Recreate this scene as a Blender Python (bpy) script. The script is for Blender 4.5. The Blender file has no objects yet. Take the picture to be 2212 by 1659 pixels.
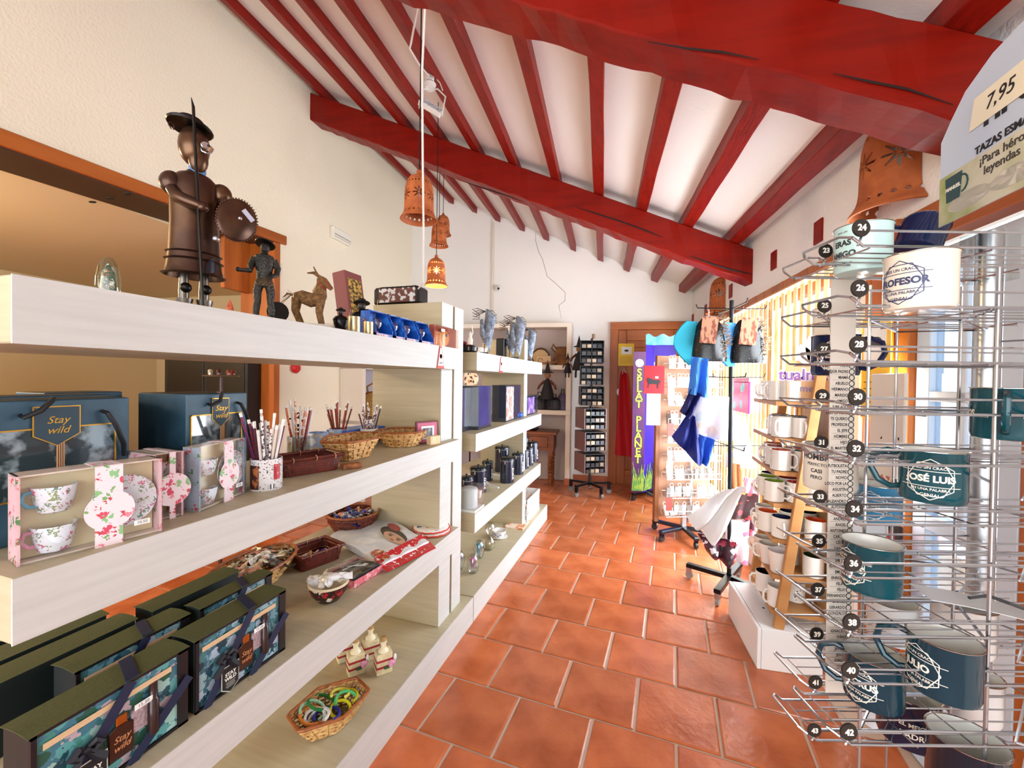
# Village souvenir shop: shelving on the left, mug displays on the right, red timber roof
import bpy, bmesh, math, random
from mathutils import Matrix, Vector
random.seed(7)
PI = math.pi
C = bpy.context.scene.collection
SC = bpy.context.scene
# ---------------------------------------------------------------- camera
F, YAW, PIT, ROL, H = 902.75, .3107, .0128, .0143, 1.485
def _basis():
    c, s = math.cos(YAW), math.sin(YAW)
    fw = Vector((-s*math.cos(PIT), c*math.cos(PIT), -math.sin(PIT)))
    r = Vector((c, s, 0)); u = r.cross(fw)
    return fw, r*math.cos(ROL)+u*math.sin(ROL), -r*math.sin(ROL)+u*math.cos(ROL)
FW, RT, UP = _basis(); CAM = Vector((0, 0, H))
cd = bpy.data.cameras.new('camera'); cd.sensor_width = 36; cd.lens = F/2212*36; cd.clip_start = .02
co = bpy.data.objects.new('camera', cd); C.objects.link(co)
m = Matrix.Identity(4)
for i in range(3):
    m[i][0], m[i][1], m[i][2], m[i][3] = RT[i], UP[i], -FW[i], CAM[i]
co.matrix_world = m; SC.camera = co
# photo point + a real plane -> place in the room
def ray(x, y): return FW + RT*((x-1106)/F) - UP*((y-829.5)/F)
def atX(x, y, X): d = ray(x, y); return CAM + d*(X/d.x)
def atY(x, y, Y): d = ray(x, y); return CAM + d*(Y/d.y)
def atZ(x, y, Z): d = ray(x, y); return CAM + d*((Z-H)/d.z)
def atD(x, y, D): return CAM + ray(x, y)*D
BE = math.radians(5.6)                       # the walls and roof stand 5.6 degrees off the shelving
EA = Vector((math.cos(BE), math.sin(BE), 0)); EB = Vector((-math.sin(BE), math.cos(BE), 0))
def AB(a, b, z=0): return EA*a + EB*b + Vector((0, 0, z))
def atA(x, y, A): d = ray(x, y); return CAM + d*(A/d.dot(EA))
def atB(x, y, B): d = ray(x, y); return CAM + d*(B/d.dot(EB))
RB = Matrix.Rotation(BE, 4, 'Z')
# ---------------------------------------------------------------- light
SC.view_settings.view_transform = 'Standard'; SC.view_settings.look = 'None'
SC.view_settings.gamma = 1; SC.view_settings.use_curve_mapping = False
SC.view_settings.exposure = 0.42
SC.cycles.max_bounces = 4; SC.cycles.diffuse_bounces = 3; SC.cycles.glossy_bounces = 2; SC.cycles.transmission_bounces = 5; SC.cycles.transparent_max_bounces = 10
SC.cycles.use_light_tree = False; SC.cycles.caustics_reflective = False; SC.cycles.caustics_refractive = False
w = bpy.data.worlds.new('sky'); SC.world = w; w.use_nodes = True
bg = w.node_tree.nodes['Background']; bg.inputs[0].default_value = (.93, .97, 1.0, 1); bg.inputs[1].default_value = 1.6
sd = bpy.data.lights.new('sun', 'SUN'); sd.energy = 6; sd.angle = .02; sd.color = (1, .94, .84)
so = bpy.data.objects.new('sun', sd); C.objects.link(so)
so.rotation_euler = Vector((-.42, .80, -.42)).to_track_quat('-Z', 'Y').to_euler()
def area(name, loc, to, sx, sy, e, col=(.86, .93, 1), portal=False):
    d = bpy.data.lights.new(name, 'AREA'); d.shape = 'RECTANGLE'; d.size = sx; d.size_y = sy; d.energy = e; d.color = col
    if portal: d.cycles.is_portal = True
    o = bpy.data.objects.new(name, d); C.objects.link(o); o.location = loc
    o.rotation_euler = (Vector(to)-Vector(loc)).to_track_quat('-Z', 'Y').to_euler(); return o
# soft fill lamp added at the unseen shop front, daylight at the long window
area('front_fill', AB(-1.0, -2.6, 1.5), AB(-1.0, 4, 1.7), 4.6, 2.6, 150)
area('window_daylight', AB(1.275, 3.7, 1.2), AB(-3, 3.9, 1.1), 3.4, 1.7, 300, (.82, .91, 1))
# ---------------------------------------------------------------- materials
def lin(h):
    if isinstance(h, (tuple, list)): return (*h[:3], 1)
    v = [int(h[i:i+2], 16)/255 for i in (0, 2, 4)]
    return tuple((x/12.92 if x <= .04045 else ((x+.055)/1.055)**2.4) for x in v) + (1,)
MATS = {}
def mat(col, rough=.6, metal=0, noise=None, bump=None, trans=0, emis=0, alpha=1, spec=.5, rnd=0, coat=0, key=''):
    k = (col, rough, metal, noise, bump, trans, emis, alpha, spec, rnd, coat, key)
    if k in MATS: return MATS[k]
    mt = bpy.data.materials.new(key or ('paint_'+str(len(MATS)))); mt.use_nodes = True
    nt = mt.node_tree; N = nt.nodes; L = nt.links; b = N['Principled BSDF']
    b.inputs['Base Color'].default_value = lin(col); b.inputs['Roughness'].default_value = rough
    b.inputs['Metallic'].default_value = metal; b.inputs['Specular IOR Level'].default_value = spec
    b.inputs['Transmission Weight'].default_value = trans; b.inputs['Alpha'].default_value = alpha
    b.inputs['Coat Weight'].default_value = coat
    if trans: b.inputs['IOR'].default_value = 1.3
    if emis: b.inputs['Emission Color'].default_value = lin(col); b.inputs['Emission Strength'].default_value = emis
    tc = N.new('ShaderNodeTexCoord')
    if noise:                                   # (second colour, scale, (stretch), threshold softness)
        c2, sc, st = noise[:3]
        mp = N.new('ShaderNodeMapping'); mp.inputs['Scale'].default_value = st; L.new(tc.outputs['Object'], mp.inputs[0])
        n = N.new('ShaderNodeTexNoise'); n.inputs['Scale'].default_value = sc; n.inputs['Detail'].default_value = 3; L.new(mp.outputs[0], n.inputs[0])
        r = N.new('ShaderNodeValToRGB'); lo, hi = noise[3] if len(noise) > 3 else (.35, .65)
        r.color_ramp.elements[0].position = lo; r.color_ramp.elements[1].position = hi
        r.color_ramp.elements[0].color = lin(col); r.color_ramp.elements[1].color = lin(c2)
        L.new(n.outputs[0], r.inputs[0]); L.new(r.outputs[0], b.inputs['Base Color'])
    if rnd:
        oi = N.new('ShaderNodeObjectInfo'); hs = N.new('ShaderNodeHueSaturation'); mr = N.new('ShaderNodeMapRange')
        mr.inputs[3].default_value = 1-rnd; mr.inputs[4].default_value = 1+rnd
        L.new(oi.outputs['Random'], mr.inputs[0]); L.new(mr.outputs[0], hs.inputs['Value'])
        src = b.inputs['Base Color'].links
        if src: L.new(src[0].from_socket, hs.inputs['Color'])
        else: hs.inputs['Color'].default_value = lin(col)
        L.new(hs.outputs[0], b.inputs['Base Color'])
    if bump:
        sc, st = bump[:2]
        n = N.new('ShaderNodeTexNoise'); n.inputs['Scale'].default_value = sc; n.inputs['Detail'].default_value = 2
        if len(bump) > 2:
            mp = N.new('ShaderNodeMapping'); mp.inputs['Scale'].default_value = bump[2]; L.new(tc.outputs['Object'], mp.inputs[0]); L.new(mp.outputs[0], n.inputs[0])
        else: L.new(tc.outputs['Object'], n.inputs[0])
        bp = N.new('ShaderNodeBump'); bp.inputs['Strength'].default_value = st; bp.inputs['Distance'].default_value = .01
        L.new(n.outputs[0], bp.inputs['Height']); L.new(bp.outputs[0], b.inputs['Normal'])
    MATS[k] = mt; return mt
def clear(tint='ffffff', gloss=.07, rough=.03, key='clear_pane'):
    k = ('clear', tint, gloss, rough)
    if k in MATS: return MATS[k]
    mt = bpy.data.materials.new(key); mt.use_nodes = True; N = mt.node_tree.nodes; L = mt.node_tree.links; N.remove(N['Principled BSDF'])
    t = N.new('ShaderNodeBsdfTransparent'); t.inputs[0].default_value = lin(tint)
    g = N.new('ShaderNodeBsdfGlossy'); g.inputs[1].default_value = rough
    lw = N.new('ShaderNodeLayerWeight'); lw.inputs[0].default_value = .25
    ma = N.new('ShaderNodeMath'); ma.operation = 'MULTIPLY_ADD'; ma.inputs[1].default_value = .25; ma.inputs[2].default_value = gloss; L.new(lw.outputs[1], ma.inputs[0])
    mx = N.new('ShaderNodeMixShader'); L.new(ma.outputs[0], mx.inputs[0]); L.new(t.outputs[0], mx.inputs[1]); L.new(g.outputs[0], mx.inputs[2])
    L.new(mx.outputs[0], N['Material Output'].inputs[0]); MATS[k] = mt; return mt
def patt(base, spots, scale=30, size=.35, rough=.4, key='print', st=(1, 1, 1)):
    """printed pattern: voronoi blotches of several colours on a ground"""
    k = ('patt', base, tuple(spots), scale, size, rough, st)
    if k in MATS: return MATS[k]
    mt = bpy.data.materials.new(key); mt.use_nodes = True; nt = mt.node_tree; N = nt.nodes; L = nt.links; b = N['Principled BSDF']
    b.inputs['Roughness'].default_value = rough
    tc = N.new('ShaderNodeTexCoord'); mp = N.new('ShaderNodeMapping'); mp.inputs['Scale'].default_value = st; L.new(tc.outputs['Object'], mp.inputs[0])
    nz = N.new('ShaderNodeTexNoise'); nz.inputs['Scale'].default_value = scale*2; L.new(mp.outputs[0], nz.inputs[0])
    mx = N.new('ShaderNodeMixRGB'); mx.inputs[0].default_value = .03; L.new(mp.outputs[0], mx.inputs[1]); L.new(nz.outputs[1], mx.inputs[2])
    v = N.new('ShaderNodeTexVoronoi'); v.inputs['Scale'].default_value = scale; L.new(mx.outputs[0], v.inputs[0])
    sp = N.new('ShaderNodeSeparateColor'); L.new(v.outputs['Color'], sp.inputs[0])
    r = N.new('ShaderNodeValToRGB'); r.color_ramp.interpolation = 'CONSTANT'; e = r.color_ramp.elements
    n = len(spots); e[0].position = 0; e[0].color = lin(spots[0])
    if n > 1: e[1].position = 1/n; e[1].color = lin(spots[1])
    else: e[1].position = 1; e[1].color = lin(spots[0])
    for i in range(2, n): q = e.new(i/n); q.color = lin(spots[i])
    L.new(sp.outputs[0], r.inputs[0])
    lt = N.new('ShaderNodeMath'); lt.operation = 'LESS_THAN'; lt.inputs[1].default_value = size; L.new(v.outputs['Distance'], lt.inputs[0])
    m2 = N.new('ShaderNodeMixRGB'); m2.inputs[1].default_value = lin(base); L.new(lt.outputs[0], m2.inputs[0]); L.new(r.outputs[0], m2.inputs[2])
    L.new(m2.outputs[0], b.inputs['Base Color']); MATS[k] = mt; return mt
# ---------------------------------------------------------------- mesh helpers
class MB:
    def __init__(s): s.v = []; s.f = []
    def add(s, vs, fs, M=None):
        o = len(s.v)
        s.v += [tuple(M @ Vector(p)) for p in vs] if M else [tuple(p) for p in vs]
        s.f += [tuple(o+i for i in f) for f in fs]; return s
    def box(s, x0, y0, z0, x1, y1, z1, M=None):
        vs = [(x, y, z) for z in (z0, z1) for x, y in ((x0, y0), (x1, y0), (x1, y1), (x0, y1))]
        return s.add(vs, [(3, 2, 1, 0), (4, 5, 6, 7), (0, 1, 5, 4), (1, 2, 6, 5), (2, 3, 7, 6), (3, 0, 4, 7)], M)
    def hexa(s, b, t, M=None):                  # bottom quad, top quad
        return s.add(list(b)+list(t), [(3, 2, 1, 0), (4, 5, 6, 7), (0, 1, 5, 4), (1, 2, 6, 5), (2, 3, 7, 6), (3, 0, 4, 7)], M)
    def prism(s, poly, z0, z1, M=None):
        n = len(poly)
        vs = [(x, y, z0) for x, y in poly]+[(x, y, z1) for x, y in poly]
        return s.add(vs, [tuple(range(n-1, -1, -1)), tuple(range(n, 2*n))]+[(i, (i+1) % n, n+(i+1) % n, n+i) for i in range(n)], M)
    def lathe(s, prof, n=20, M=None, a0=0, a1=2*PI, capb=True, capt=True, sx=1, sy=1):
        full = abs(a1-a0-2*PI) < 1e-6; k = n if full else n+1
        vs = [(sx*r*math.cos(a0+(a1-a0)*j/n), sy*r*math.sin(a0+(a1-a0)*j/n), z) for r, z in prof for j in range(k)]
        fs = [(i*k+j, i*k+(j+1) % k, (i+1)*k+(j+1) % k, (i+1)*k+j) for i in range(len(prof)-1) for j in range(n)]
        if full:
            if capb: fs.append(tuple(range(k-1, -1, -1)))
            if capt: fs.append(tuple((len(prof)-1)*k+j for j in range(k)))
        return s.add(vs, fs, M)
    def cyl(s, c, r, h, n=16, M=None, r1=None):
        c = Vector(c); T = Matrix.Translation(c); T = M @ T if M else T
        return s.lathe([(r, 0), (r if r1 is None else r1, h)], n, T)
    def sph(s, c, r, n=14, k=9, M=None, sc=(1, 1, 1)):
        pr = [(max(1e-4, math.sin(PI*i/k))*r, -math.cos(PI*i/k)*r) for i in range(k+1)]
        T = Matrix.Translation(Vector(c)) @ Matrix.Diagonal((*sc, 1)); T = M @ T if M else T
        return s.lathe(pr, n, T)
    def tube(s, pts, r, n=6, closed=False, M=None):
        P = [Vector(p) for p in pts]; k = len(P); rr = r if isinstance(r, (list, tuple)) else [r]*k
        vs = []; fs = []; prev = None
        for i, p in enumerate(P):
            a = P[(i-1) % k] if (closed or i) else p; b = P[(i+1) % k] if (closed or i < k-1) else p
            t = (b-a); t = t.normalized() if t.length > 1e-9 else Vector((0, 0, 1))
            if prev is None:
                q = Vector((0, 0, 1)) if abs(t.z) < .9 else Vector((1, 0, 0)); e = t.cross(q).normalized()
            else:
                e = prev-t*prev.dot(t); e = e.normalized() if e.length > 1e-6 else t.orthogonal().normalized()
            prev = e; g = t.cross(e)
            for j in range(n):
                an = 2*PI*j/n; vs.append(p+(e*math.cos(an)+g*math.sin(an))*rr[i])
        for i in range(k if closed else k-1):
            for j in range(n):
                fs.append((i*n+j, i*n+(j+1) % n, ((i+1) % k)*n+(j+1) % n, ((i+1) % k)*n+j))
        if not closed: fs.append(tuple(range(n-1, -1, -1))); fs.append(tuple((k-1)*n+j for j in range(n)))
        return s.add(vs, fs, M)
    def grid(s, fn, nu, nv, M=None, two=0):
        vs = [fn(i/nu, j/nv) for j in range(nv+1) for i in range(nu+1)]
        fs = [(j*(nu+1)+i, j*(nu+1)+i+1, (j+1)*(nu+1)+i+1, (j+1)*(nu+1)+i) for j in range(nv) for i in range(nu)]
        return s.add(vs, fs, M)
    def build(s, name, mt, parent=None, loc=None, rz=0, smooth=0, bevel=0, solid=0, seg=1):
        me = bpy.data.meshes.new(name); me.from_pydata(s.v, [], s.f)
        if bevel or solid:
            bm = bmesh.new(); bm.from_mesh(me)
            if bevel:
                bmesh.ops.remove_doubles(bm, verts=bm.verts, dist=1e-6)
                bmesh.ops.bevel(bm, geom=[e for e in bm.edges if len(e.link_faces) == 2 and e.calc_face_angle(0) > .5], offset=bevel, segments=seg, affect='EDGES', profile=.6)
            if solid: bmesh.ops.solidify(bm, geom=bm.faces[:], thickness=solid)
            bm.to_mesh(me); bm.free()
        me.materials.append(mt)
        if smooth: me.shade_smooth(); me.set_sharp_from_angle(angle=smooth if smooth != 1 else .7)
        return link(name, me, parent, loc, rz)
def link(name, me, parent=None, loc=None, rz=0):
    o = bpy.data.objects.new(name, me); C.objects.link(o)
    if parent: o.parent = parent
    if loc is not None: o.location = loc
    if rz: o.rotation_euler[2] = rz
    return o
def tag(o, label, cat, group=None):
    o['label'] = label; o['category'] = cat
    if group: o['group'] = group
    return o
def thing(name, label, cat, loc=(0, 0, 0), rz=0, group=None):
    o = bpy.data.objects.new(name, None); C.objects.link(o); o.location = loc; o.rotation_euler[2] = rz; o.empty_display_size = .05
    return tag(o, label, cat, group)
def struct(o): o['kind'] = 'structure'; return o
def dup(o, loc=None, rz=None, parent=None, label=None, rot=None):
    c = o.copy(); C.objects.link(c)
    if parent is not None: c.parent = parent
    if loc is not None: c.location = loc
    if rz is not None: c.rotation_euler[2] = rz
    if rot is not None: c.rotation_euler = rot
    if label: c['label'] = label
    for ch in list(o.children): dup(ch, parent=c)
    return c
def free(o, label, cat, group):                 # lies in or hangs on its parent: a thing of its own
    p = o.parent; Mp = Matrix.LocRotScale(p.location, p.rotation_euler, p.scale); o.parent = None; o.matrix_basis = Mp @ o.matrix_basis
    return tag(o, label, cat, group)
def T(x=0, y=0, z=0): return Matrix.Translation((x, y, z))
def R(a, ax='Z'): return Matrix.Rotation(a, 4, ax)
def frame(o, x, y, z=None):                      # matrix: origin + x axis + y axis
    x = Vector(x).normalized(); z = x.cross(Vector(y)).normalized(); y = z.cross(x); m = Matrix.Identity(4)
    for i in range(3): m[i][0], m[i][1], m[i][2], m[i][3] = x[i], y[i], z[i], o[i]
    return m
_TX = {}
def text_mesh(body, size=1, extrude=.0, align='CENTER', bold=0, sx=1, shear=0):
    cu = bpy.data.curves.new('lettering', 'FONT'); cu.body = body; cu.size = size; cu.align_x = align; cu.align_y = 'CENTER'
    cu.extrude = extrude; cu.resolution_u = 3; cu.offset = bold; cu.shear = shear
    o = bpy.data.objects.new('lettering', cu); me = o.to_mesh()
    vs = [tuple(v.co) for v in me.vertices]; fs = [tuple(p.vertices) for p in me.polygons]
    o.to_mesh_clear(); bpy.data.objects.remove(o); bpy.data.curves.remove(cu)
    return [(x*sx, y, z) for x, y, z in vs], fs
def text(name, body, size, M, mt, parent=None, sx=1, bold=0, bend=0, ext=.0004, shear=0, align='CENTER'):
    """flat lettering in the xy plane of M; bend wraps it on a cylinder of that radius whose axis is local y"""
    vs, fs = text_mesh(body, size, ext if not bend else 0, bold=bold, sx=sx, shear=shear, align=align); b = MB()
    if bend: vs = [(bend*math.sin(x/bend), y, bend*math.cos(x/bend)-bend) for x, y, z in vs]
    b.add(vs, fs, M); return b.build(name, mt, parent)
# ================================================================ the building
M_wall = mat('f2e6cd', .9, bump=(60, .35)); M_wallw = mat('f0ebe6', .9, bump=(60, .4)); M_ceil = mat('ece5de', .9, bump=(30, .15))
M_red = mat('831305', .42, noise=('620a04', 3, (.5, 5, 5), (.45, .9)), bump=(6, .1, (.4, 6, 6)), spec=.22, key='red_timber_paint')
M_red2 = mat('8a190c', .42, noise=('690d07', 6, (6, 1, 6), (.45, .8)), bump=(16, .3, (9, 1, 9)), spec=.22, key='red_joist_paint')
M_pine = mat('b8641f', .45, noise=('95480f', 7, (1, 1, .12), (.35, .7)), key='pine_upright')
M_pineh = mat('b8641f', .45, noise=('95480f', 7, (.12, .12, 1), (.35, .7)), key='pine_rail')
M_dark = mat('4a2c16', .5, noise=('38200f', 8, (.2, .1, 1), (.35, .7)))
M_grout = mat('c4aa94', .9)
M_tile = mat('c56d42', .22, noise=('a35029', 5, (1, 1, 1), (.38, .72)), bump=(26, .25), spec=.45, rnd=.16, key='terracotta_tile')
M_lam = mat('bdb295', .5, noise=('b2a788', 60, (.06, 1, 1), (.3, .7)), key='beige_woodgrain_laminate')
M_edge = mat('d0d1cc', .5, noise=('c6c8c3', 70, (1, .05, 1), (.3, .7)), key='pale_grey_edge')
M_beige = mat('cdb894', .75)
floor = struct(MB().box(-8, -3.6, -.14, 2.6, 7.2, -.007).build('floor', M_grout))
TP, TH = .34, -.0526
ct, st_ = math.cos(TH), math.sin(TH)
def tile_w(a, b): return Vector((ct*a-st_*b, st_*a+ct*b, 0))
tm = MB(); q = .164; e = .007
tm.hexa([(-q, -q, -.012), (q, -q, -.012), (q, q, -.012), (-q, q, -.012)], [(-q, -q, -.003), (q, -q, -.003), (q, q, -.003), (-q, q, -.003)])
tm.v = tm.v[:4]+tm.v[4:]; tm.f = tm.f[2:] + []      # sides only
k0 = len(tm.v); q2 = q-e
tm.v += [(-q2, -q2, 0), (q2, -q2, 0), (q2, q2, 0), (-q2, q2, 0)]
tm.f += [(4, 5, k0+1, k0), (5, 6, k0+2, k0+1), (6, 7, k0+3, k0+2), (7, 4, k0, k0+3), (k0, k0+1, k0+2, k0+3)]
tme = bpy.data.meshes.new('floor_tile'); tme.from_pydata(tm.v, [], tm.f); tme.materials.append(M_tile)
cand = []
for k in range(-14, 18):
    off = (.5 if k % 2 else 0)+.0055*k
    for i in range(-18, 9):
        a = -.9734+(i+off+.5)*TP; b = 1.4929+(k+.5)*TP; p = tile_w(a, b)
        av, bv = p.dot(EA), p.dot(EB)
        if av > 1.22 or bv > 6.3 or p.y < -3.2 or p.x < -7: continue
        d = p-CAM; z = d.dot(FW); vis = z > .3 and abs(d.dot(RT)/z) < 1.33 and d.dot(UP)/z > -1.05
        vis = vis and not (-1.68 < p.x < -1.12 and p.y < 4)
        cand.append((not vis, d.length, p))
cand.sort(key=lambda t: (t[0], t[1])); rest = MB()
for n, (nv, dl, p) in enumerate(cand):
    jz = random.uniform(-.0012, .0012); rz = TH+random.uniform(-.006, .006)
    if n < 290 and not nv:
        o = link('tile', tme, floor, (p.x, p.y, jz), rz)
    else: rest.add(tm.v, tm.f, T(p.x, p.y, jz) @ R(rz))
ro = rest.build('tile_field', M_tile, floor); ro['kind'] = 'stuff'
# roof
SL = .435
def zj(a, b): return 3.108-SL*a+.03*(b-3.807)          # underside of the joists
def slab(a0, a1, b0, b1, lo, hi, bld):
    c4 = [(a0, b0), (a1, b0), (a1, b1), (a0, b1)]
    return bld.hexa([AB(a, b, zj(a, b)+lo) for a, b in c4], [AB(a, b, zj(a, b)+hi) for a, b in c4])
ceiling = struct(slab(-3.3, 1.5, -3.2, 6.5, .09, .2, MB()).build('ceiling', M_ceil))
def timber(a0, a1, b0, b1, lo, hi, n, jit, name, mt, along):
    bb = MB(); vs = []; rr = random.Random(hash((round(a0, 3), round(b0, 3))) % 9999)
    for i in range(n+1):
        t = i/n
        for (u, v) in ((0, 0), (1, 0), (1, 1), (0, 1)):        # across, up
            if along == 'b': a = a0+(a1-a0)*u; b = b0+(b1-b0)*t
            else: a = a0+(a1-a0)*t; b = b0+(b1-b0)*u
            j = jit*(2.2 if (v == 0 and along == 'a') else 1)
            z = zj(a, b)+(lo if v == 0 else hi)+(rr.uniform(-j, j) if v == 0 else 0)
            w = rr.uniform(-jit, jit)
            if along == 'b': a += w
            else: b += w*1.2
            vs.append(AB(a, b, z))
    fs = [(3, 2, 1, 0), tuple(4*n+i for i in range(4))]
    for i in range(n):
        for j in range(4): fs.append((4*i+j, 4*i+(j+1) % 4, 4*i+4+(j+1) % 4, 4*i+4+j))
    bb.add(vs, fs); return bb.build(name, mt, ceiling, bevel=.004 if along == 'b' else .007)
for a in (1.06, .69, .31, -.06, -.45, -.85, -1.22, -1.6, -1.97, -2.35, -2.86):
    timber(a-.042, a+.042, -3.0, 6.28, 0, .1, 26, .0035, 'joist', M_red2, 'b')
timber(-3.1, 1.26, 1.56, 1.745, -.28, 0, 60, .0035, 'roof_beam', M_red, 'a')
timber(-3.1, 1.26, 3.807, 3.995, -.278, 0, 60, .0035, 'roof_beam', M_red, 'a')
# walls
def wbox(bld, a0, b0, z0, a1, b1, z1): return bld.box(a0, b0, z0, a1, b1, z1, RB)
ztop = lambda a, b: zj(a, b)+.15
wr = MB()
for b0, b1, z0, z1 in ((-3.2, 1.15, 2.05, 0), (1.15, 2.42, 2.1, 0), (2.42, 5.15, 2.12, 0), (5.15, 6.3, 0, 0), (2.42, 5.15, 0, .32), (-3.2, 1.15, 0, 2.06), (2.3, 2.44, 0, 2.12)):
    if z1 == 0: wr.hexa([AB(a, b, z0) for a, b in ((1.2, b0), (1.46, b0), (1.46, b1), (1.2, b1))], [AB(a, b, ztop(a, b)) for a, b in ((1.2, b0), (1.46, b0), (1.46, b1), (1.2, b1))])
    else: wbox(wr, 1.2, b0, z0, 1.46, b1, z1)
wall_right = struct(wr.build('wall_right', M_wallw))
wb = MB()
def wcol(bld, a0, a1, z0, b0=6.2, b1=6.5, zt=None):
    c4 = ((a0, b0), (a1, b0), (a1, b1), (a0, b1))
    return bld.hexa([AB(a, b, z0) for a, b in c4], [AB(a, b, ztop(a, b) if zt is None else zt) for a, b in c4])
wcol(wb, -3.3, .12, 0); wcol(wb, .12, 1.16, 2.28); wcol(wb, 1.16, 1.4, 0)
wall_back = struct(wb.build('wall_back', M_wallw))
LZ = lambda b: 2.71+.055*(b-1.53)                     # old lintel, not quite level
wl = MB()
wl.hexa([AB(a, b, LZ(b)-.02) for a, b in ((-3.36, -3.2), (-3, -3.2), (-3, 3.40), (-3.36, 3.40))], [AB(a, b, ztop(a, b)) for a, b in ((-3.36, -3.2), (-3, -3.2), (-3, 3.40), (-3.36, 3.40))])
wl.hexa([AB(a, b, 0) for a, b in ((-3.36, 3.40), (-3, 3.40), (-3, 6.3), (-3.36, 6.3))], [AB(a, b, ztop(a, b)) for a, b in ((-3.36, 3.40), (-3, 3.40), (-3, 6.3), (-3.36, 6.3))])
wall_left = struct(wl.build('wall_left', M_wall))
t1 = MB()
c4 = ((-3.36, -1.5), (-2.975, -1.5), (-2.975, 3.47), (-3.36, 3.47))
t1.hexa([AB(a, b, LZ(b)-.085) for a, b in c4], [AB(a, b, LZ(b)) for a, b in c4])
trim1 = struct(t1.build('trim_1', M_pineh, bevel=.004))
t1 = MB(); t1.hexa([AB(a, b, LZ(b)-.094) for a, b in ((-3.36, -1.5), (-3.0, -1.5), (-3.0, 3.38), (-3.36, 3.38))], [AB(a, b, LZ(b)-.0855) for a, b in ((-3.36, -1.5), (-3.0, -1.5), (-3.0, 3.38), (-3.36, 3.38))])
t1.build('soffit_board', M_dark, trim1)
kn = MB()
for x, y in ((200, 437), (238, 429), (275, 420)):
    p = atZ(x, y, LZ(1.9)-.097)
    kn.lathe([(.001, 0), (.028, 0), (.028, .004), (.001, .004)], 10, T(p.x, p.y, p.z) @ R(BE), sy=.5)
kn.build('knot', mat('140b06', .7), trim1)
t1 = MB(); wbox(t1, -3.36, 3.33, 0, -2.985, 3.40, LZ(3.4)-.09); t1.build('jamb', M_pine, trim1, bevel=.003)
t1 = MB(); wbox(t1, -3.30, 3.06, 2.25, -3.26, 3.33, LZ(3.4)-.09); t1.build('panel', M_pine, trim1, bevel=.003)
# red joist ends showing in the right wall
for b, z in ((2.72, 2.352), (3.36, 2.366), (4.4, 2.36), (5.40, 2.34), (6.13, 2.335)):
    s = MB(); wbox(s, 1.19, b-.045, z-.065, 1.25, b+.045, z+.065); s.build('joist_end', M_red2, wall_right)
# valance of short vertical boards over the window
vb = bpy.data.objects.new('trim_2', None); C.objects.link(vb); struct(vb)
b = 2.02; kk = 0
while b < 5.15:
    wd = .085
    s = MB(); wbox(s, 1.172-.002*(kk % 2), b+.0015, 2.105, 1.2, b+wd-.0015, 2.165); s.build('board', M_pine, vb, bevel=.0015); b += wd; kk += 1
s = MB(); wbox(s, 1.15, 2.0, 2.094, 1.2, 5.2, 2.106); s.build('rail', mat('c98a55', .5), vb)
# long window, glass and golden vertical louvres
win = bpy.data.objects.new('window_1', None); C.objects.link(win); struct(win)
for b0, b1, z0, z1 in ((2.44, 5.15, .32, .38), (2.44, 5.15, 2.06, 2.12), (2.44, 2.5, .32, 2.12), (5.09, 5.15, .32, 2.12), (3.74, 3.8, .32, 2.12)):
    s = MB(); wbox(s, 1.28, b0, z0, 1.34, b1, z1); s.build('window_frame', M_pine, win, bevel=.003)
s = MB(); wbox(s, 1.305, 2.5, .38, 1.311, 5.09, 2.06); s.build('pane', clear(), win)
M_louv = mat('d8b868', .45, noise=('f2e6b8', 14, (1, 1, .3), (.4, .7)), key='golden_louvre')
for i in range(28):
    b = 2.5+i*.094; p = AB(1.185, b, 0)
    s = MB(); s.box(-.003, -.013, .36, .003, .013, 2.09); o = s.build('louvre', M_louv, win, loc=p, rz=BE+math.radians(random.uniform(14, 32)))
# back door with frame
door = bpy.data.objects.new('door_1', None); C.objects.link(door); struct(door); door.location = AB(0, 0, 0); door.rotation_euler[2] = BE
def dpart(nm, a0, b0, z0, a1, b1, z1, mt, bev=.004, par=None): return MB().box(a0, b0, z0, a1, b1, z1).build(nm, mt, par or door, bevel=bev)
dpart('door_frame', .10, 6.13, 0, .21, 6.22, 2.305, M_pine); dpart('door_frame', 1.08, 6.13, 0, 1.18, 6.22, 2.305, M_pine); dpart('door_frame', .10, 6.125, 2.2, 1.18, 6.22, 2.31, M_pineh)
dpart('stile', .21, 6.17, 0, .33, 6.21, 2.2, M_pine); dpart('stile', .96, 6.17, 0, 1.08, 6.21, 2.2, M_pine)
for z0, z1 in ((0, .2), (.95, 1.08), (2.05, 2.2)): dpart('door_rail', .33, 6.17, z0, .96, 6.21, z1, M_pineh)
for z0, z1 in ((.2, .95), (1.08, 2.05)):
    dpart('panel', .33, 6.19, z0, .96, 6.21, z1, M_pine); dpart('panel', .42, 6.176, z0+.09, .87, 6.2, z1-.09, M_pine, .012)
st = MB(); wbox(st, -9, -8.3, 0, 8, -8, 7.5); struct(st.build('wall_sun_block', mat('d8cdbc', .9)))  # unseen wall added behind the visitor to keep sun out of the open front
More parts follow.
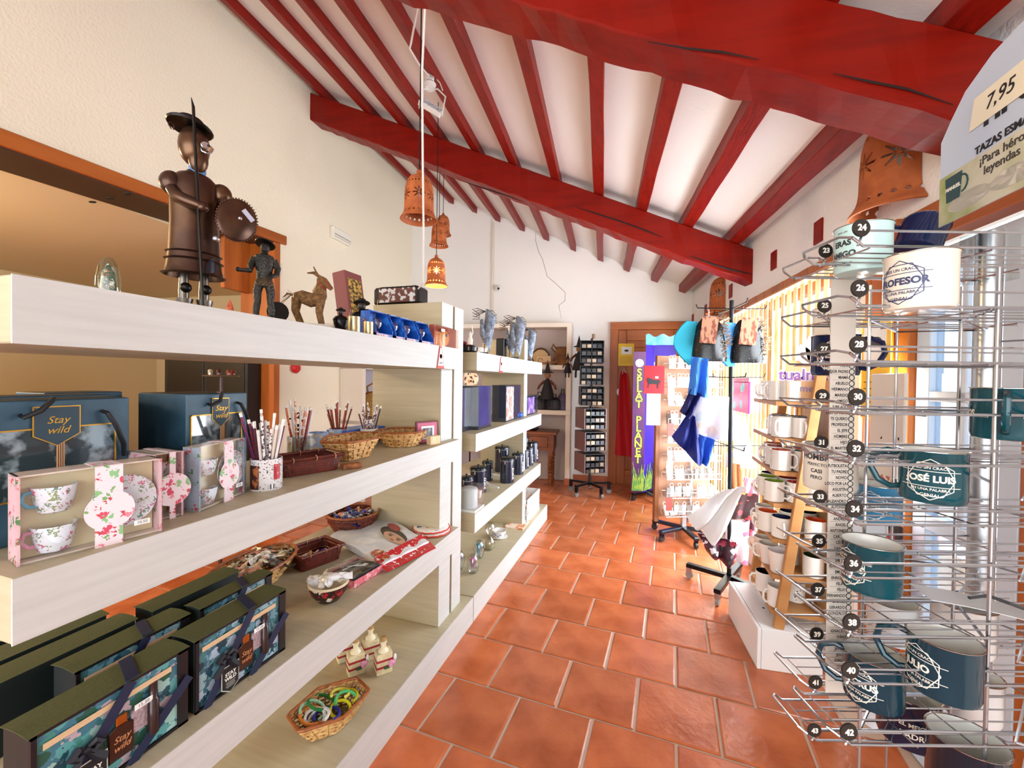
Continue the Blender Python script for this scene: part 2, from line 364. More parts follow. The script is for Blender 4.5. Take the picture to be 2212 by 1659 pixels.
# skirting of the back wall
def crack(par, pts, fn, r, mt):
    b = MB(); b.tube([fn(*q) for q in pts], [r*.3]+[r]*(len(pts)-2)+[r*.3], 4); b.build('crack', mt, par)
Mck = mat('9c8f86', .9); Mcr = mat('1c0402', .8)
crack(wall_back, [(1157, 498), (1157, 520), (1164, 545), (1172, 560), (1182, 597), (1200, 612), (1221, 632), (1220, 650), (1207, 660), (1213, 690)], lambda x, y: atB(x, y, 6.198), .0035, Mck)
crack(ceiling, [(1240, 446), (1290, 462), (1340, 478), (1400, 500), (1430, 512)], lambda x, y: atB(x, y, 3.800), .006, Mcr)
crack(ceiling, [(1490, 553), (1540, 571), (1580, 583), (1625, 592)], lambda x, y: atB(x, y, 3.800), .008, Mcr)
crack(ceiling, [(1000, 392), (1050, 408), (1090, 421), (1130, 436)], lambda x, y: atB(x, y, 3.800), .006, Mcr)
crack(ceiling, [(1400, 90), (1480, 104), (1560, 112), (1640, 128)], lambda x, y: atB(x, y, 1.552), .004, Mcr)
crack(ceiling, [(1800, 158), (1880, 176), (1960, 192), (2060, 226)], lambda x, y: atB(x, y, 1.552), .004, Mcr)
s = MB(); wbox(s, -.4, 6.19, 0, .1, 6.215, .09); struct(s.build('baseboard_back', M_tile))
# panelled wall and glazed door behind the enamel mug stand
wp = bpy.data.objects.new('trim_3', None); C.objects.link(wp); struct(wp)
b = 2.0
for kk in range(5):
    s = MB(); wbox(s, 1.215, b+.004, 0, 1.25, b+.084, 2.1); s.build('board', M_pine, wp, bevel=.004); b += .088
s = MB(); wbox(s, 1.25, 2.0, 0, 1.27, 2.44, 2.1); s.build('backing', M_dark, wp)
s = MB(); wbox(s, 1.13, 1.0, 2.0, 1.2, 2.02, 2.13); s.build('header', M_pineh, wp, bevel=.004)
d2 = bpy.data.objects.new('door_2', None); C.objects.link(d2); struct(d2)
M_blue = mat('c9d8e6', .35)
for b0, b1, z0, z1 in ((1.93, 2.0, 0, 2.0), (1.56, 1.63, 0, 2.0), (1.63, 1.93, 1.92, 2.0), (1.63, 1.93, 0, .25), (1.63, 1.93, .92, .98), (1.63, 1.93, 1.42, 1.46), (1.76, 1.79, .98, 1.92)):
    s = MB(); wbox(s, 1.24, b0, z0, 1.29, b1, z1); s.build('glazing_bar', M_blue, d2, bevel=.003)
s = MB(); wbox(s, 1.262, 1.63, .25, 1.268, 1.93, 1.92); s.build('pane', clear('eaf4ff'), d2)
s = MB(); wbox(s, 1.24, 1.16, 0, 1.3, 1.56, 2.02); s.build('door_leaf', M_pine, d2, bevel=.004)
s = MB(); wbox(s, 1.225, 1.22, .35, 1.245, 1.5, .95); s.build('panel', M_pineh, d2, bevel=.01)
s = MB(); wbox(s, 1.225, 1.22, 1.1, 1.245, 1.5, 1.85); s.build('panel', M_pineh, d2, bevel=.01)
# adjoining room seen through the opening on the left
ar = MB(); wbox(ar, -6.9, -3.2, 2.66, -3.36, 5.4, 2.76); struct(ar.build('ceiling', mat('d8c49c', .85)))
ar = MB(); wbox(ar, -6.95, -3.2, 0, -6.8, 5.4, 2.76); struct(ar.build('wall_far', mat('d9c7a2', .85)))
ar = MB(); wbox(ar, -6.9, 5.2, 0, -3.36, 5.4, 2.76); struct(ar.build('wall_end', mat('d9c7a2', .85)))
pl = bpy.data.lights.new('room_lamp', 'POINT'); pl.energy = 110; pl.color = (1, .80, .50); pl.shadow_soft_size = .12
po = bpy.data.objects.new('room_lamp', pl); C.objects.link(po); po.location = AB(-4.4, .7, 2.3)
# ================================================================ laminate shelving
ZT = ((1.531, 1.643), (1.036, 1.145), (.540, .655)); ZB = .155
def unit(nm, label, y0, y1, y1b, ends, xf=-.98, xb=-1.5, xb3=-1.66):
    t = thing(nm, label, 'shelving', (xf, y0, 0))
    for k, (z0, z1) in enumerate(ZT):
        MB().box((xb if k < 2 else xb3)-xf, 0, z0, 0, y1-y0, z1).build('shelf', M_lam, t, bevel=.0025)
        MB().box(0, -.001, z0-.0005, .0025, y1-y0+.001, z1+.0005).build('front_edge', M_edge, t, bevel=.0008)
    MB().box(xb3-xf, -.0, 0, .0, y1b-y0, ZB).build('plinth', M_lam, t, bevel=.003); MB().box(0, -.001, 0, .0025, y1b-y0, ZB+.0005).build('front_edge', M_edge, t)
    for ya, yb, zt, x0, x1 in ends:
        zs = [ZB]+[z for k in (2, 1, 0) for z in ZT[k]]+[zt]
        for q in range(0, len(zs), 2):
            if zs[q+1]-zs[q] > .01: MB().box(x0-xf, ya-y0, zs[q], x1-xf, yb-y0, zs[q+1]).build('upright', M_lam, t, bevel=.002); MB().box(x1-xf, ya-y0, zs[q], x1-xf+.003, yb-y0, zs[q+1]).build('front_edge', M_edge, t)
    return t
unitA = unit('shelf_unit', 'near pale laminate shelf unit holding baskets, gift bags and knight statues', .397, 2.12, 2.335, ((1.99, 2.12, 1.885, -1.46, -1.035),))
unitB = unit('shelf_unit', 'far pale laminate shelf unit holding navy canisters and black gift boxes', 2.345, 4.0, 4.33, ((3.62, 3.72, 1.84, -1.46, -1.05),))
MB().box(-.48, 2.145-.397, ZB, -.055, 2.26-.397, 1.885).build('divider', M_lam, unitA, bevel=.002); MB().box(-.055, 2.145-.397, ZB, -.052, 2.26-.397, 1.885).build('front_edge', M_edge, unitA)
# ================================================================ on the top shelf of the near unit
def facing(p): return math.atan2(-p.x, p.y)
ZT1 = 1.643
M_bron = mat('49342a', .30, .8, noise=('76563a', 9, (1, 1, 1), (.45, .8)), key='dark_bronze'); M_bron2 = mat('17130f', .35, .6, key='blackened_metal'); M_steel = mat('b9bcc0', .3, 1)
M_stick = mat('f2f2ee', .6); M_blk = mat('0b0c0e', .4); M_white = mat('eeeeea', .4); M_ink = mat('17171a', .6); M_gold = mat('c99b3c', .35, .7)
def knight():
    p = atX(425, 664, -1.08); p.z = ZT1
    t = thing('knight_statue', 'tall dark metal knight statue with wide hat, lance and round shield', 'statue', p, facing(p)+.12)
    k, v = .00096, .00118
    def L(px, py, y=0): return Vector(((px-425)*k, y, (664-py)*v))
    # bell shaped cloak body: (py, half width px)
    pr = [(592, 66), (585, 63), (575, 60), (560, 58), (540, 55), (520, 54), (480, 52), (440, 53), (410, 54), (392, 50), (380, 36), (374, 20), (370, 17)]
    b = MB(); b.lathe([(w*k, (664-y)*v) for y, w in pr], 28, T(L(420, 0).x, 0, 0) @ Matrix.Diagonal((1, .8, 1, 1)), capb=False)
    b.build('cloak', M_bron, t, smooth=1)
    b = MB()
    for y, w in ((545, 57), (560, 60), (590, 66)): b.lathe([(w*k-.002, (664-y)*v-.003), (w*k+.004, (664-y)*v), (w*k-.002, (664-y)*v+.003)], 28, T(L(420, 0).x, 0, 0) @ Matrix.Diagonal((1, .8, 1, 1)), capb=False, capt=False)
    b.build('cloak_band', M_bron, t, smooth=1)
    b = MB(); b.grid(lambda u, w: (.047*math.sin(.25+.75*u)-.0, -.053*math.cos(.25+.75*u)*.8-.006, (664-588)*v+.040*w*(1-.5*(2*u-1)**2)), 8, 4); b.build('dark_opening', mat('070a1c', .2), t, smooth=1)  # dark patch laid on the cloak stands in for its shaded black opening
    b = MB(); b.lathe([(.017, (664-376)*v), (.0185, (664-366)*v), (.017, (664-352)*v)], 18, T(L(425, 0).x, 0, 0)); b.build('collar', mat('4f7fb0', .5), t, smooth=1)
    b = MB(); b.sph(L(418, 318), .036, 20, 12, sc=(.92, .95, 1.35)); b.sph(L(425, 345, -.012), .024, 14, 9, sc=(.9, .8, 1.5)); hd = b.build('head', M_bron, t, smooth=1)
    b = MB(); b.tube([L(440, 318, -.036), L(447, 327, -.044), L(442, 333, -.041)], [.004, .006, .005], 6); b.build('nose', M_bron, hd, smooth=1)
    for s in (-1, 1):
        b = MB(); b.tube([L(440, 335, -.035), L(440+s*9, 332, -.036+.006*(s < 0)), L(440+s*14, 322, -.03), L(440+s*9, 316, -.03)], .0022, 6); b.build('moustache', M_steel, hd, smooth=1)
    b = MB(); b.lathe([(.008, 0), (.0095, .002), (.008, .004)], 14, Matrix.Translation(L(436, 322, -.038)) @ R(PI/2, 'X')); b.build('eye', M_steel, hd, smooth=1)
    b = MB(); b.tube([L(372, 296), L(366, 288), L(370, 282), L(378, 286), L(376, 296)], .0016, 5); b.build('ear', M_bron, hd)
    b = MB()
    b.lathe([(.001, .012), (.03, .008), (.046, .006), (.049, .010), (.047, .013), (.031, .013), (.026, .030), (.014, .036), (.001, .037)], 22, Matrix.Translation(L(408, 288)) @ R(.14, 'Y') @ R(-.08, 'X'), sx=1, sy=.92); b.build('hat', M_bron2, t, smooth=1)
    for s, px in ((-1, 368), (1, 472)):
        b = MB(); b.sph(L(px+4, 408, -.006), .026, 16, 10, sc=(.95, .95, 1.1)); b.build('shoulder_plate', M_bron, t, smooth=1)
    b = MB(); b.tube([L(372, 418, -.012), L(380, 440, -.035), L(408, 452, -.058), L(428, 458, -.066)], [.015, .015, .0135, .010], 10); b.build('arm', M_bron, t, smooth=1)
    b = MB(); b.sph(L(428, 458, -.066), .0125, 10, 7); b.build('hand', M_bron, t, smooth=1)
    b = MB(); b.tube([L(474, 415, -.01), L(488, 440, -.03), L(496, 455, -.045)], [.015, .014, .012], 10); b.build('arm', M_bron, t, smooth=1)
    b = MB(); b.tube([L(404, 246, -.066), L(408, 262, -.066), L(429, 662, -.066)], [.0006, .0032, .0034], 8); b.build('lance', M_bron2, t, smooth=1)
    Ms = Matrix.Translation(L(503, 466, -.06)) @ R(.25, 'Z') @ R(PI/2-.1, 'X') @ R(-.45, 'Z')
    b = MB(); b.lathe([(.001, .012), (.02, .0105), (.038, .004), (.045, .0), (.046, -.002), (.0445, -.0035), (.036, .0005), (.001, .008)], 30, Ms, sx=1, sy=1.28); sh = b.build('shield', M_bron, t, smooth=1)
    b = MB()
    for i in range(44):
        a = 2*PI*i/44; b.sph((Ms @ Vector((.0465*math.cos(a), 1.28*.0465*math.sin(a), -.0005))), .0022, 5, 4)
    b.build('rim_beads', M_bron, sh)
    b = MB(); b.sph(Ms @ Vector((0, 0, .013)), .005, 10, 6); b.build('boss', M_steel, sh, smooth=1)
    b = MB(); b.box(-.016, -.006, 0, .016, .006, .001, Ms @ T(.012, .022, .0115) @ R(-.35, 'Z') @ R(.18, 'X')); b.build('price_sticker', mat('aeb2c4', .6), sh)
    b = MB(); b.sph(L(457, 515, -.058), .0085, 12, 8); b.build('button', M_steel, t, smooth=1)
    for px, s in ((398, 0), (440, 1)):
        b = MB(); b.lathe([(.0105, (664-652)*v), (.0115, (664-625)*v), (.010, (664-600)*v), (.011, (664-570)*v)], 14, T(L(px, 0).x, 0, 0)); b.build('leg', mat('6d655c', .3, .9), t, smooth=1)
        b = MB(); b.sph(L(px+3, 618, -.012), .0125, 12, 8); b.build('knee', M_bron2, t, smooth=1)
        b = MB(); b.lathe([(.013, 0), (.0135, .002), (.0185, .028), (.0165, .0275)], 16, T(L(px+1, 0).x, -.002, 0)); b.build('boot', mat('8d8781', .3, .9), t, smooth=1)
    b = MB(); b.lathe([(.048, 0), (.045, .003)], 20, T(-.003, -.004, 0)); b.build('base', M_bron2, t, smooth=1)
knight()
def knight2():
    p = atX(570, 694, -1.06); p.z = ZT1
    t = thing('knight_figurine', 'grey bronze knight figurine in round hat standing on a black base', 'statue', p, facing(p)-.05)
    k, v = .00118, .00135
    def L(px, py, y=0): return Vector(((px-570)*k, y, (694-py)*v))
    b = MB(); b.lathe([(.001, 0), (.05, 0), (.047, .006), (.001, .007)], 9, T(.004, 0, 0), sy=.7); b.build('base', M_bron2, t)
    M = mat('3b3a36', .42, .7, bump=(160, .4), key='grey_bronze')
    b = MB(); b.lathe([(.012, .110), (.021, .118), (.019, .128), (.022, .148), (.027, .175), (.024, .187), (.010, .193), (.008, .2)], 18, sy=.72); b.build('torso', M, t, smooth=1)
    b = MB(); b.lathe([(.024, .098), (.024, .112), (.018, .122)], 14, sy=.8); b.build('breeches', mat('4d3f2b', .5, .5, bump=(120, .5)), t, smooth=1)
    for s in (-1, 1):
        b = MB(); b.tube([(s*.012, 0, .105), (s*.017, -.003, .08), (s*.016, -.002, .055), (s*.02, .002, .03), (s*.019, -.002, .012)], [.0125, .0115, .0095, .0095, .007], 10); b.build('leg', M, t, smooth=1)
        b = MB(); b.sph((s*.021, -.010, .011), .009, 10, 6, sc=(.8, 1.8, .6)); b.build('foot', M, t, smooth=1)
    b = MB(); b.tube([(.024, 0, .178), (.034, .004, .155), (.032, -.006, .135), (.018, -.018, .125)], [.010, .009, .0075, .006], 8); b.build('arm', M, t, smooth=1)
    b = MB(); b.tube([(-.024, 0, .178), (-.033, 0, .155), (-.034, -.012, .138), (-.058, -.016, .136)], [.010, .009, .0075, .005], 8); b.sph((-.062, -.016, .137), .007, 8, 6); b.build('arm', M, t, smooth=1)
    b = MB(); b.sph((.002, -.003, .211), .0145, 14, 9, sc=(.85, .95, 1.2)); b.build('head', M, t, smooth=1)
    b = MB(); b.lathe([(.001, -.002), (.026, .0), (.027, .002), (.014, .004), (.0135, .012), (.008, .017), (.001, .018)], 18, T(.002, -.003, .219) @ R(-.35, 'X') @ R(.2, 'Y')); b.build('hat', M_bron2, t, smooth=1)
    b = MB(); b.tube([(.025, .012, .008), (.022, .012, .1)], .0025, 6); b.build('sword', M_bron2, t)
    b = MB(); b.lathe([(.001, 0), (.03, 0), (.03, .006), (.001, .008)], 16, T(.034, .016, .03) @ R(PI/2, 'X') @ R(.3, 'Y')); b.build('shield', M_bron2, t, smooth=1)
knight2()
def bust(px, py, X, h, label):
    p = atX(px, py, X); p.z = ZT1; t = thing('knight_bust', label, 'figurine', p, facing(p)); s = h
    b = MB(); b.lathe([(.24*s, 0), (.26*s, .03*s), (.2*s, .1*s), (.27*s, .3*s), (.31*s, .5*s), (.22*s, .62*s), (.08*s, .66*s), (.07*s, .7*s)], 16, sy=.7); b.build('armour', mat('101013', .15, .6), t, smooth=1)
    b = MB(); b.sph((0, 0, .8*s), .115*s, 12, 8, sc=(.85, .95, 1.2)); b.build('head', mat('1b1511', .4), t, smooth=1)
    b = MB(); b.lathe([(.001, -.01*s), (.2*s, 0), (.2*s, .012*s), (.12*s, .03*s), (.09*s, .1*s), (.001, .12*s)], 14, T(0, 0, .87*s) @ R(-.2, 'X')); b.build('hat', mat('141210', .4), t, smooth=1)
    b = MB(); b.tube([(.25*s, -.1*s, .2*s), (.38*s, -.15*s, .95*s)], .008*s, 5); b.build('lance', mat('b59a5c', .5), t)
bust(736, 708, -1.03, .085, 'tiny black armoured bust between the straw donkey and brass cups')
bust(781, 700, -1.12, .165, 'larger glossy black armoured bust behind the brass cups')
# straw donkey on an oval dish
def donkey():
    p = atX(672, 700, -1.06); p.z = ZT1
    t = thing('straw_donkey', 'woven straw donkey with long horns-like ears and red bridle', 'ornament', p+Vector((0, 0, .014)), facing(p)-.1)
    M = mat('8f6a3c', .9, noise=('5f4224', 90, (1, 1, 1), (.35, .65)), bump=(120, 1.0), key='braided_straw'); k = .00118
    b = MB(); b.tube([(-.05, 0, .085), (-.03, 0, .088), (0, 0, .078), (.022, 0, .085), (.032, 0, .1)], [.014, .021, .024, .024, .019], 12); b.build('body', M, t, smooth=1)
    b = MB(); b.tube([(.028, 0, .095), (.03, 0, .125), (.032, -.002, .147)], [.02, .016, .015], 10); b.build('neck', M, t, smooth=1)
    b = MB(); b.tube([(.022, 0, .152), (.038, -.004, .143), (.062, -.010, .118)], [.012, .0135, .007], 10); b.build('head', M, t, smooth=1)
    for dx, dy in ((-.006, .004), (-.024, -.006)): b = MB(); b.tube([(.026, dy, .155), (.018+dx*.5, dy, .168), (.012+dx, dy, .19 if dx > -.01 else .165)], [.005, .005, .002], 6); b.build('ear', M, t, smooth=1)
    for x, y in ((-.045, -.012), (-.04, .014), (.026, -.012), (.030, .014)):
        b = MB(); b.tube([(x, y, .08), (x-.004, y*1.3, .04), (x+(.012 if x < 0 else .004), y*1.4, 0)], [.012, .008, .007], 8); b.build('leg', M, t, smooth=1)
    b = MB(); b.tube([(-.055, 0, .09), (-.07, 0, .095), (-.085, .002, .08)], [.004, .003, .001], 6)
    for i in range(9): b.tube([(-.055, 0, .095), (-.07-.004*i, .004*(i % 3-1), .105-.008*i)], .0006, 3)
    b.build('tail', M, t)
    b = MB(); b.tube([(.04, -.016, .150), (.058, -.017, .118), (.035, -.018, .118), (.022, -.016, .14)], .0013, 5); b.build('bridle', mat('b3202a', .6), t)
    b = MB()
    for i in range(9): b.lathe([(.004, -.004), (.001, .008)], 4, T(.008+.0028*i, -.001, .105+.005*i) @ R(-.7, 'Y'))
    b.build('mane', mat('a5793f', .9), t)
    b = MB(); b.lathe([(.001, .004), (.045, .004), (.055, .0125), (.057, .012), (.047, 0), (.001, 0)], 24, sx=1.25, sy=.6)
    tag(b.build('oval_dish', mat('e9e2d6', .3), loc=(p.x, p.y, ZT1), rz=facing(p)-.1, smooth=1), 'cream oval dish under the straw donkey', 'dish')
donkey()
def cup(px, py, X, r, h, label):
    p = atX(px, py, X); p.z = ZT1
    b = MB(); b.lathe([(r*.95, 0), (r, .003), (r, h), (r*.94, h), (r*.92, .006)], 22, capt=True)
    tag(b.build('brass_cup', mat('b8aa84', .32, .9, bump=(200, .15, (1, 1, .1)), key='brushed_brass'), loc=p, smooth=1), label, 'cup', 'brass cups')
cup(765, 719, -1.02, .021, .060, 'taller brushed brass cup beside the black bust'); cup(796, 724, -1.01, .0175, .050, 'shorter brushed brass cup next to the first blue box')
# blue boxed bulbs
def bulb_box(pa, pb, label):
    y0 = atX(pa, 700, -1.0).y; y1 = atX(pb, 700, -1.0).y; wd = min(.115, y1-y0); t = thing('bulb_box', label, 'box', (-1.0, y0, ZT1), 0, 'boxed bulbs')
    M = mat('1552b0', .35, noise=('2f78d8', 30, (1, 1, 1), (.5, .6))); h = .105; dp = .075
    b = MB(); b.box(-dp, 0, 0, -dp+.004, wd, h); b.box(-dp, 0, h-.004, -.035, wd, h); b.box(-dp, 0, 0, 0, wd, .014); b.build('carton', M, t)
    for y in (0, wd-.003):
        b = MB(); b.add([(-dp, y, 0), (0, y, 0), (0, y, .03), (-.035, y, h), (-dp, y, h)]+[(-dp, y+.003, 0), (0, y+.003, 0), (0, y+.003, .03), (-.035, y+.003, h), (-dp, y+.003, h)], [(4, 3, 2, 1, 0), (5, 6, 7, 8, 9)]+[(i, (i+1) % 5, 5+(i+1) % 5, 5+i) for i in range(5)]); b.build('side_panel', M, t)
    b = MB(); b.lathe([(.006, .0), (.010, .012), (.022, .03), (.024, .042), (.019, .056), (.001, .063)], 16, T(-.04, wd/2, .018)); b.build('bulb', clear('e6eef2', .16), t, smooth=1)
    b = MB(); b.lathe([(.008, 0), (.0085, .012)], 12, T(-.04, wd/2, .014)); b.build('bulb_base', mat('c23a33', .4), t, smooth=1)
    b = MB(); b.box(-.0340, wd*.25, h+.0002, -.06, wd*.7, h+.001); b.build('price_sticker', M_stick, t)
    b = MB(); b.box(-.002, .006, .002, .0008, wd*.72, .012); b.build('lettering', mat('e8e2f0', .5, noise=('c0405a', 260, (1, 1, 1), (.5, .55))), t)
    b = MB(); b.box(-.06, -.0008, .02, -.045, 0, .07); b.build('side_print', mat('b06a3a', .5, noise=('203a80', 160, (1, 1, 1), (.45, .5))), t)
for a, b_, l in ((812, 850, 'first blue windowed bulb box next to the brass cups'), (855, 876, 'second blue windowed bulb box in the row of four'), (878, 906, 'third blue windowed bulb box in the row of four'), (911, 944, 'last blue windowed bulb box beside the orange gift box')): bulb_box(a, b_, l)
y0 = atX(940, 720, -.995).y; y1 = atX(987, 740, -.995).y
t = thing('gift_box', 'flat brick red gift box with an orange guitar shaped ornament', 'box', (-1.0, y0, ZT1))
MB().box(-.03, 0, 0, 0, y1-y0, .105).build('carton', mat('8e3a22', .5, noise=('a85236', 20, (1, 1, 1))), t, bevel=.002)
b = MB(); b.lathe([(.001, .008), (.03, .007), (.036, .0), (.001, 0)], 20, T(.0005, (y1-y0)*.45, .045) @ R(PI/2, 'Y'), sx=1.15, sy=1.2); b.build('ornament', mat('d98a1c', .35), t, smooth=1)
b = MB(); b.lathe([(.001, .002), (.010, .002), (.010, 0)], 12, T(.009, (y1-y0)*.45, .062) @ R(PI/2, 'Y')); b.build('sound_hole', mat('2a1408', .5), t)
MB().box(.0005, -.004, 0, .012, y1-y0+.004, .104).build('clear_cover', clear('fff4ec', .12), t)
MB().box(.0125, (y1-y0)*.2, .075, .013, (y1-y0)*.36, .09).build('price_sticker', M_stick, t)
# glass paperweight and small goods at the back of the shelf
p = atX(233, 634, -1.1); p.z = ZT1
t = thing('glass_dome', 'small clear glass dome with red and green flowers inside on the top shelf', 'ornament', p)
b = MB(); b.lathe([(.026, 0), (.028, .01), (.027, .045), (.022, .07), (.012, .086), (.001, .09)], 18, sy=.7); b.build('dome', clear('e8efe9', .05, .06), t, smooth=1)
b = MB(); b.lathe([(.02, 0), (.022, .02), (.017, .055), (.001, .078)], 7, sy=.5); b.build('flowers', patt('3c5a44', ['c2604f', '27452f', 'd8b0a0', 'e8e0d8'], 90, .5), t, smooth=1)
p = atX(497, 672, -1.32); p.z = ZT1
t = thing('cloth_gnome', 'small orange cloth gnome ornament between the two knights', 'ornament', p)
b = MB(); b.lathe([(.02, 0), (.021, .02), (.015, .04), (.007, .075), (.001, .09)], 12); b.build('body', mat('e0764e', .8, noise=('c2452c', 70, (1, 1, 1), (.5, .55))), t, smooth=1)
b = MB(); b.sph((0, -.014, .02), .011, 8, 6); b.build('face', mat('3a2a20', .8), t, smooth=1)
p0 = atX(452, 660, -1.36); p1 = atX(492, 672, -1.36)
t = thing('pink_card_box', 'pale pink card box with an arched cut-out behind the knight statue', 'box', (p0.x, p0.y, ZT1))
MB().box(-.06, 0, 0, 0, p1.y-p0.y, .06).build('carton', mat('d9c0c6', .6), t, bevel=.002)
b = MB(); b.lathe([(.001, 0), (.03, 0), (.03, .002), (.001, .002)], 20, T(0, (p1.y-p0.y)*.55, 0) @ R(PI/2, 'Y'), a0=PI/2, a1=3*PI/2); b.build('cut_out', M_blk, t)
for px, X, w_, h_, lab in ((520, -1.38, .03, .055, 'little clear glass bottle behind the bronze knight figurine'), (622, -1.40, .06, .062, 'plain beige carton behind the straw donkey')):
    p = atX(px, 680, X); p.z = ZT1
    if w_ < .05: b = MB(); b.lathe([(.012, 0), (.013, .002), (.013, .03), (.005, .04), (.006, .055)], 12); tag(b.build('glass_bottle', clear('e6ecea', .2), loc=p, smooth=1), lab, 'bottle')
    else: tag(MB().box(-.03, 0, 0, .03, w_*2.4, h_).build('carton', mat('b9a283', .7), loc=p, bevel=.002), lab, 'carton')
p0 = atX(700, 655, -1.36); p1 = atX(762, 655, -1.36)
tag(MB().box(-.05, 0, 0, .05, p1.y-p0.y, .075).build('cream_carton', mat('ded3bd', .7), loc=(p0.x, p0.y, ZT1), bevel=.002), 'long cream carton lying behind the straw donkey', 'carton')
def stand_box(pa, pb, pt, X, mf, label, dep=.07, tilt=-.16, frontm=None):
    p0 = atX(pa, 660, X); p1 = atX(pb, 660, X); h = atX((pa+pb)/2, pt, X).z-ZT1; wd = p1.y-p0.y
    t = thing('picture_box', label, 'box', (X, p0.y, ZT1)); t.rotation_euler = (0, tilt, 0)
    MB().box(-dep, 0, 0, 0, wd, h).build('carton', mf, t, bevel=.002)
    MB().box(.0004, wd*.12, h*.08, .0014, wd*.88, h*.9).build('picture', frontm or mat('caa64a', .3, noise=('3a2a20', 60, (1, 1, 1), (.4, .6))), t)
stand_box(764, 800, 585, -1.28, mat('7a3b3a', .5), 'burgundy picture box leaning at the back of the top shelf')
stand_box(752, 765, 588, -1.36, mat('dfe6e0', .5), 'pale green picture box behind the burgundy one', .03)
# black tin lying on the divider, white flex and tissue on it
p = atX(816, 656, -1.2); t = thing('long_tin', 'black tin with sketched portraits lying on top of the divider panel', 'tin', (-1.47, 2.0, 1.8855))
MB().box(0, 0, 0, .29, .11, .098).build('tin_body', mat('15110f', .3), t, bevel=.012)
MB().box(.04, -.0015, .012, .27, 0, .09).build('portrait_print', mat('5b2a22', .4, noise=('c9ccd0', 34, (1, 1, 1), (.5, .56))), t)
MB().box(.04, .005, .0985, .27, .105, .0992).build('lid_print', mat('54251e', .4, noise=('aab0b8', 34, (1, 1, 1), (.5, .56))), t)
# ================================================================ second shelf of the near unit
Z2 = 1.1452
M_teal = mat('28485a', .45, noise=('3a5c70', 12, (1, 1, 1), (.4, .7)), key='slate_teal_card'); M_tealD = mat('0c1a1e', .5); M_rib = mat('0a0d14', .45)
M_rose = patt('f3e1e6', ['d8506a', 'e88a9a', '7fb070', 'c94f58', 'f3e1e6', '8fc48a'], 55, .42, key='rose_print')
M_rose2 = patt('dfe6f2', ['c94a70', '8a9a70', 'b05a80', 'dfe6f2', '6a8a78'], 85, .42, key='rose_china')
M_straw = mat('dab272', .7, noise=('a87034', 60, (1, 1, 1), (.4, .7)), key='cane'); M_cane = mat('a85f2c', .45, noise=('7c3d16', 50, (1, 1, 1), (.4, .7)), key='brown_cane'); M_cdark = mat('6b2414', .45, noise=('4a150a', 50, (1, 1, 1), (.4, .7)), key='red_brown_cane')
def sticker(par, body, x, y, z, w=.03, h=.012, size=.009):
    """white price label on a +x facing surface"""
    o = MB().box(0, -w/2, -h/2, .0006, w/2, h/2).build('price_label', M_stick, par, loc=(x, y, z))
    text('price', body, size, frame((x+.0008, y, z), (0, 1, 0), (0, 0, 1)), mat('8f949c', .6), par)
    return o
def pentagon(par, y, z, w, h, x, body, size):
    pg = [(-w/2, h/2), (w/2, h/2), (w/2, -h*.22), (0, -h/2), (-w/2, -h*.22)][::-1]
    M = frame((x, y, z), (0, 1, 0), (0, 0, 1))
    MB().prism([(a*1.07, b*1.06) for a, b in pg], 0, .001, M).build('badge_edge', M_gold, par); MB().prism(pg, .0008, .0018, M).build('badge', mat('223a48', .5), par)
    for i, s in enumerate(body): text('lettering', s, size, M @ T(0, h*.16-i*size*1.0, .002), M_gold, par, sx=1.0, shear=.35)
def gift_bag(x, y, w, d, h, label, price='16.60', rz=0, full=True):
    t = thing('gift_bag', label, 'gift bag', (x, y, Z2), rz, 'slate teal gift bags')
    MB().box(-d, 0, 0, 0, w, h).build('bag_body', M_teal, t, bevel=.002)
    b = MB(); b.box(-d+.004, .004, h-.012, -.004, w-.004, h+.0006); b.build('fold_in_top', M_tealD, t)
    if not full: return t
    y0, y1, z0, z1 = w*.06, w*.9, h*.3, h*.8
    MB().box(.0002, y0, z0, .001, y1, z1).build('window', mat('2a3a40', .15, noise=('8fa0a8', 22, (1, 1, 1), (.5, .62)), coat=1), t)
    for a0, c0, a1, c1 in ((y0, z0, y0+.003, z1), (y1-.003, z0, y1, z1), (y0, z1-.003, y1, z1), (y0, z0, y1, z0+.003)):
        MB().box(.0009, a0, c0, .0022, a1, c1).build('gold_edge', M_gold, t)
    b = MB()
    for i in range(4): b.tube([(.003, w*.52+i*.0034, z0+.002), (.003, w*.52+i*.0034, z1-.02)], .0014, 5)
    b.build('reed_sticks', mat('b58a64', .6), t)
    b = MB(); b.lathe([(.02, 0), (.022, .03), (.021, .034)], 14, T(.001, w*.72, z0+.004), sx=.3); b.build('candle', mat('3a3326', .4, noise=('8a8270', 200, (1, 1, 1), (.5, .6))), t, smooth=1)
    pentagon(t, w*.52, z1+.002, w*.26, h*.28, .0028, ('Stay', 'wild'), h*.075)
    for yy in (.32, .8):
        b = MB(); s = 1 if yy < .5 else -1
        b.tube([(.002, w*yy, h*.9), (.012, w*yy+s*.0, h*.885), (.022, w*yy+s*.02, h*.93), (.02, w*(yy+s*.14), h*1.0), (-.01, w*(yy+s*.2), h*1.01)] if yy < .5 else [(.002, w*yy, h*.9), (.014, w*yy+.004, h*.885), (.018, w*yy+.018, h*.78), (.012, w*yy+.036, h*.62), (.006, w*yy+.04, h*.52)], [.004, .0045, .005, .005, .004], 6)
        b.build('ribbon_handle', M_rib, t, smooth=1)
    sticker(t, price, .001, w*.53, h*.93, .036, .014, .011)
    return t
gift_bag(-1.17, .459-.06, .209+.06, .10, .282, 'nearest slate teal gift bag with gold edged window behind the pink cup set')
gift_bag(-1.285, .47, .22, .10, .286, 'plain topped gift bag just behind the nearest gift bag', full=False)
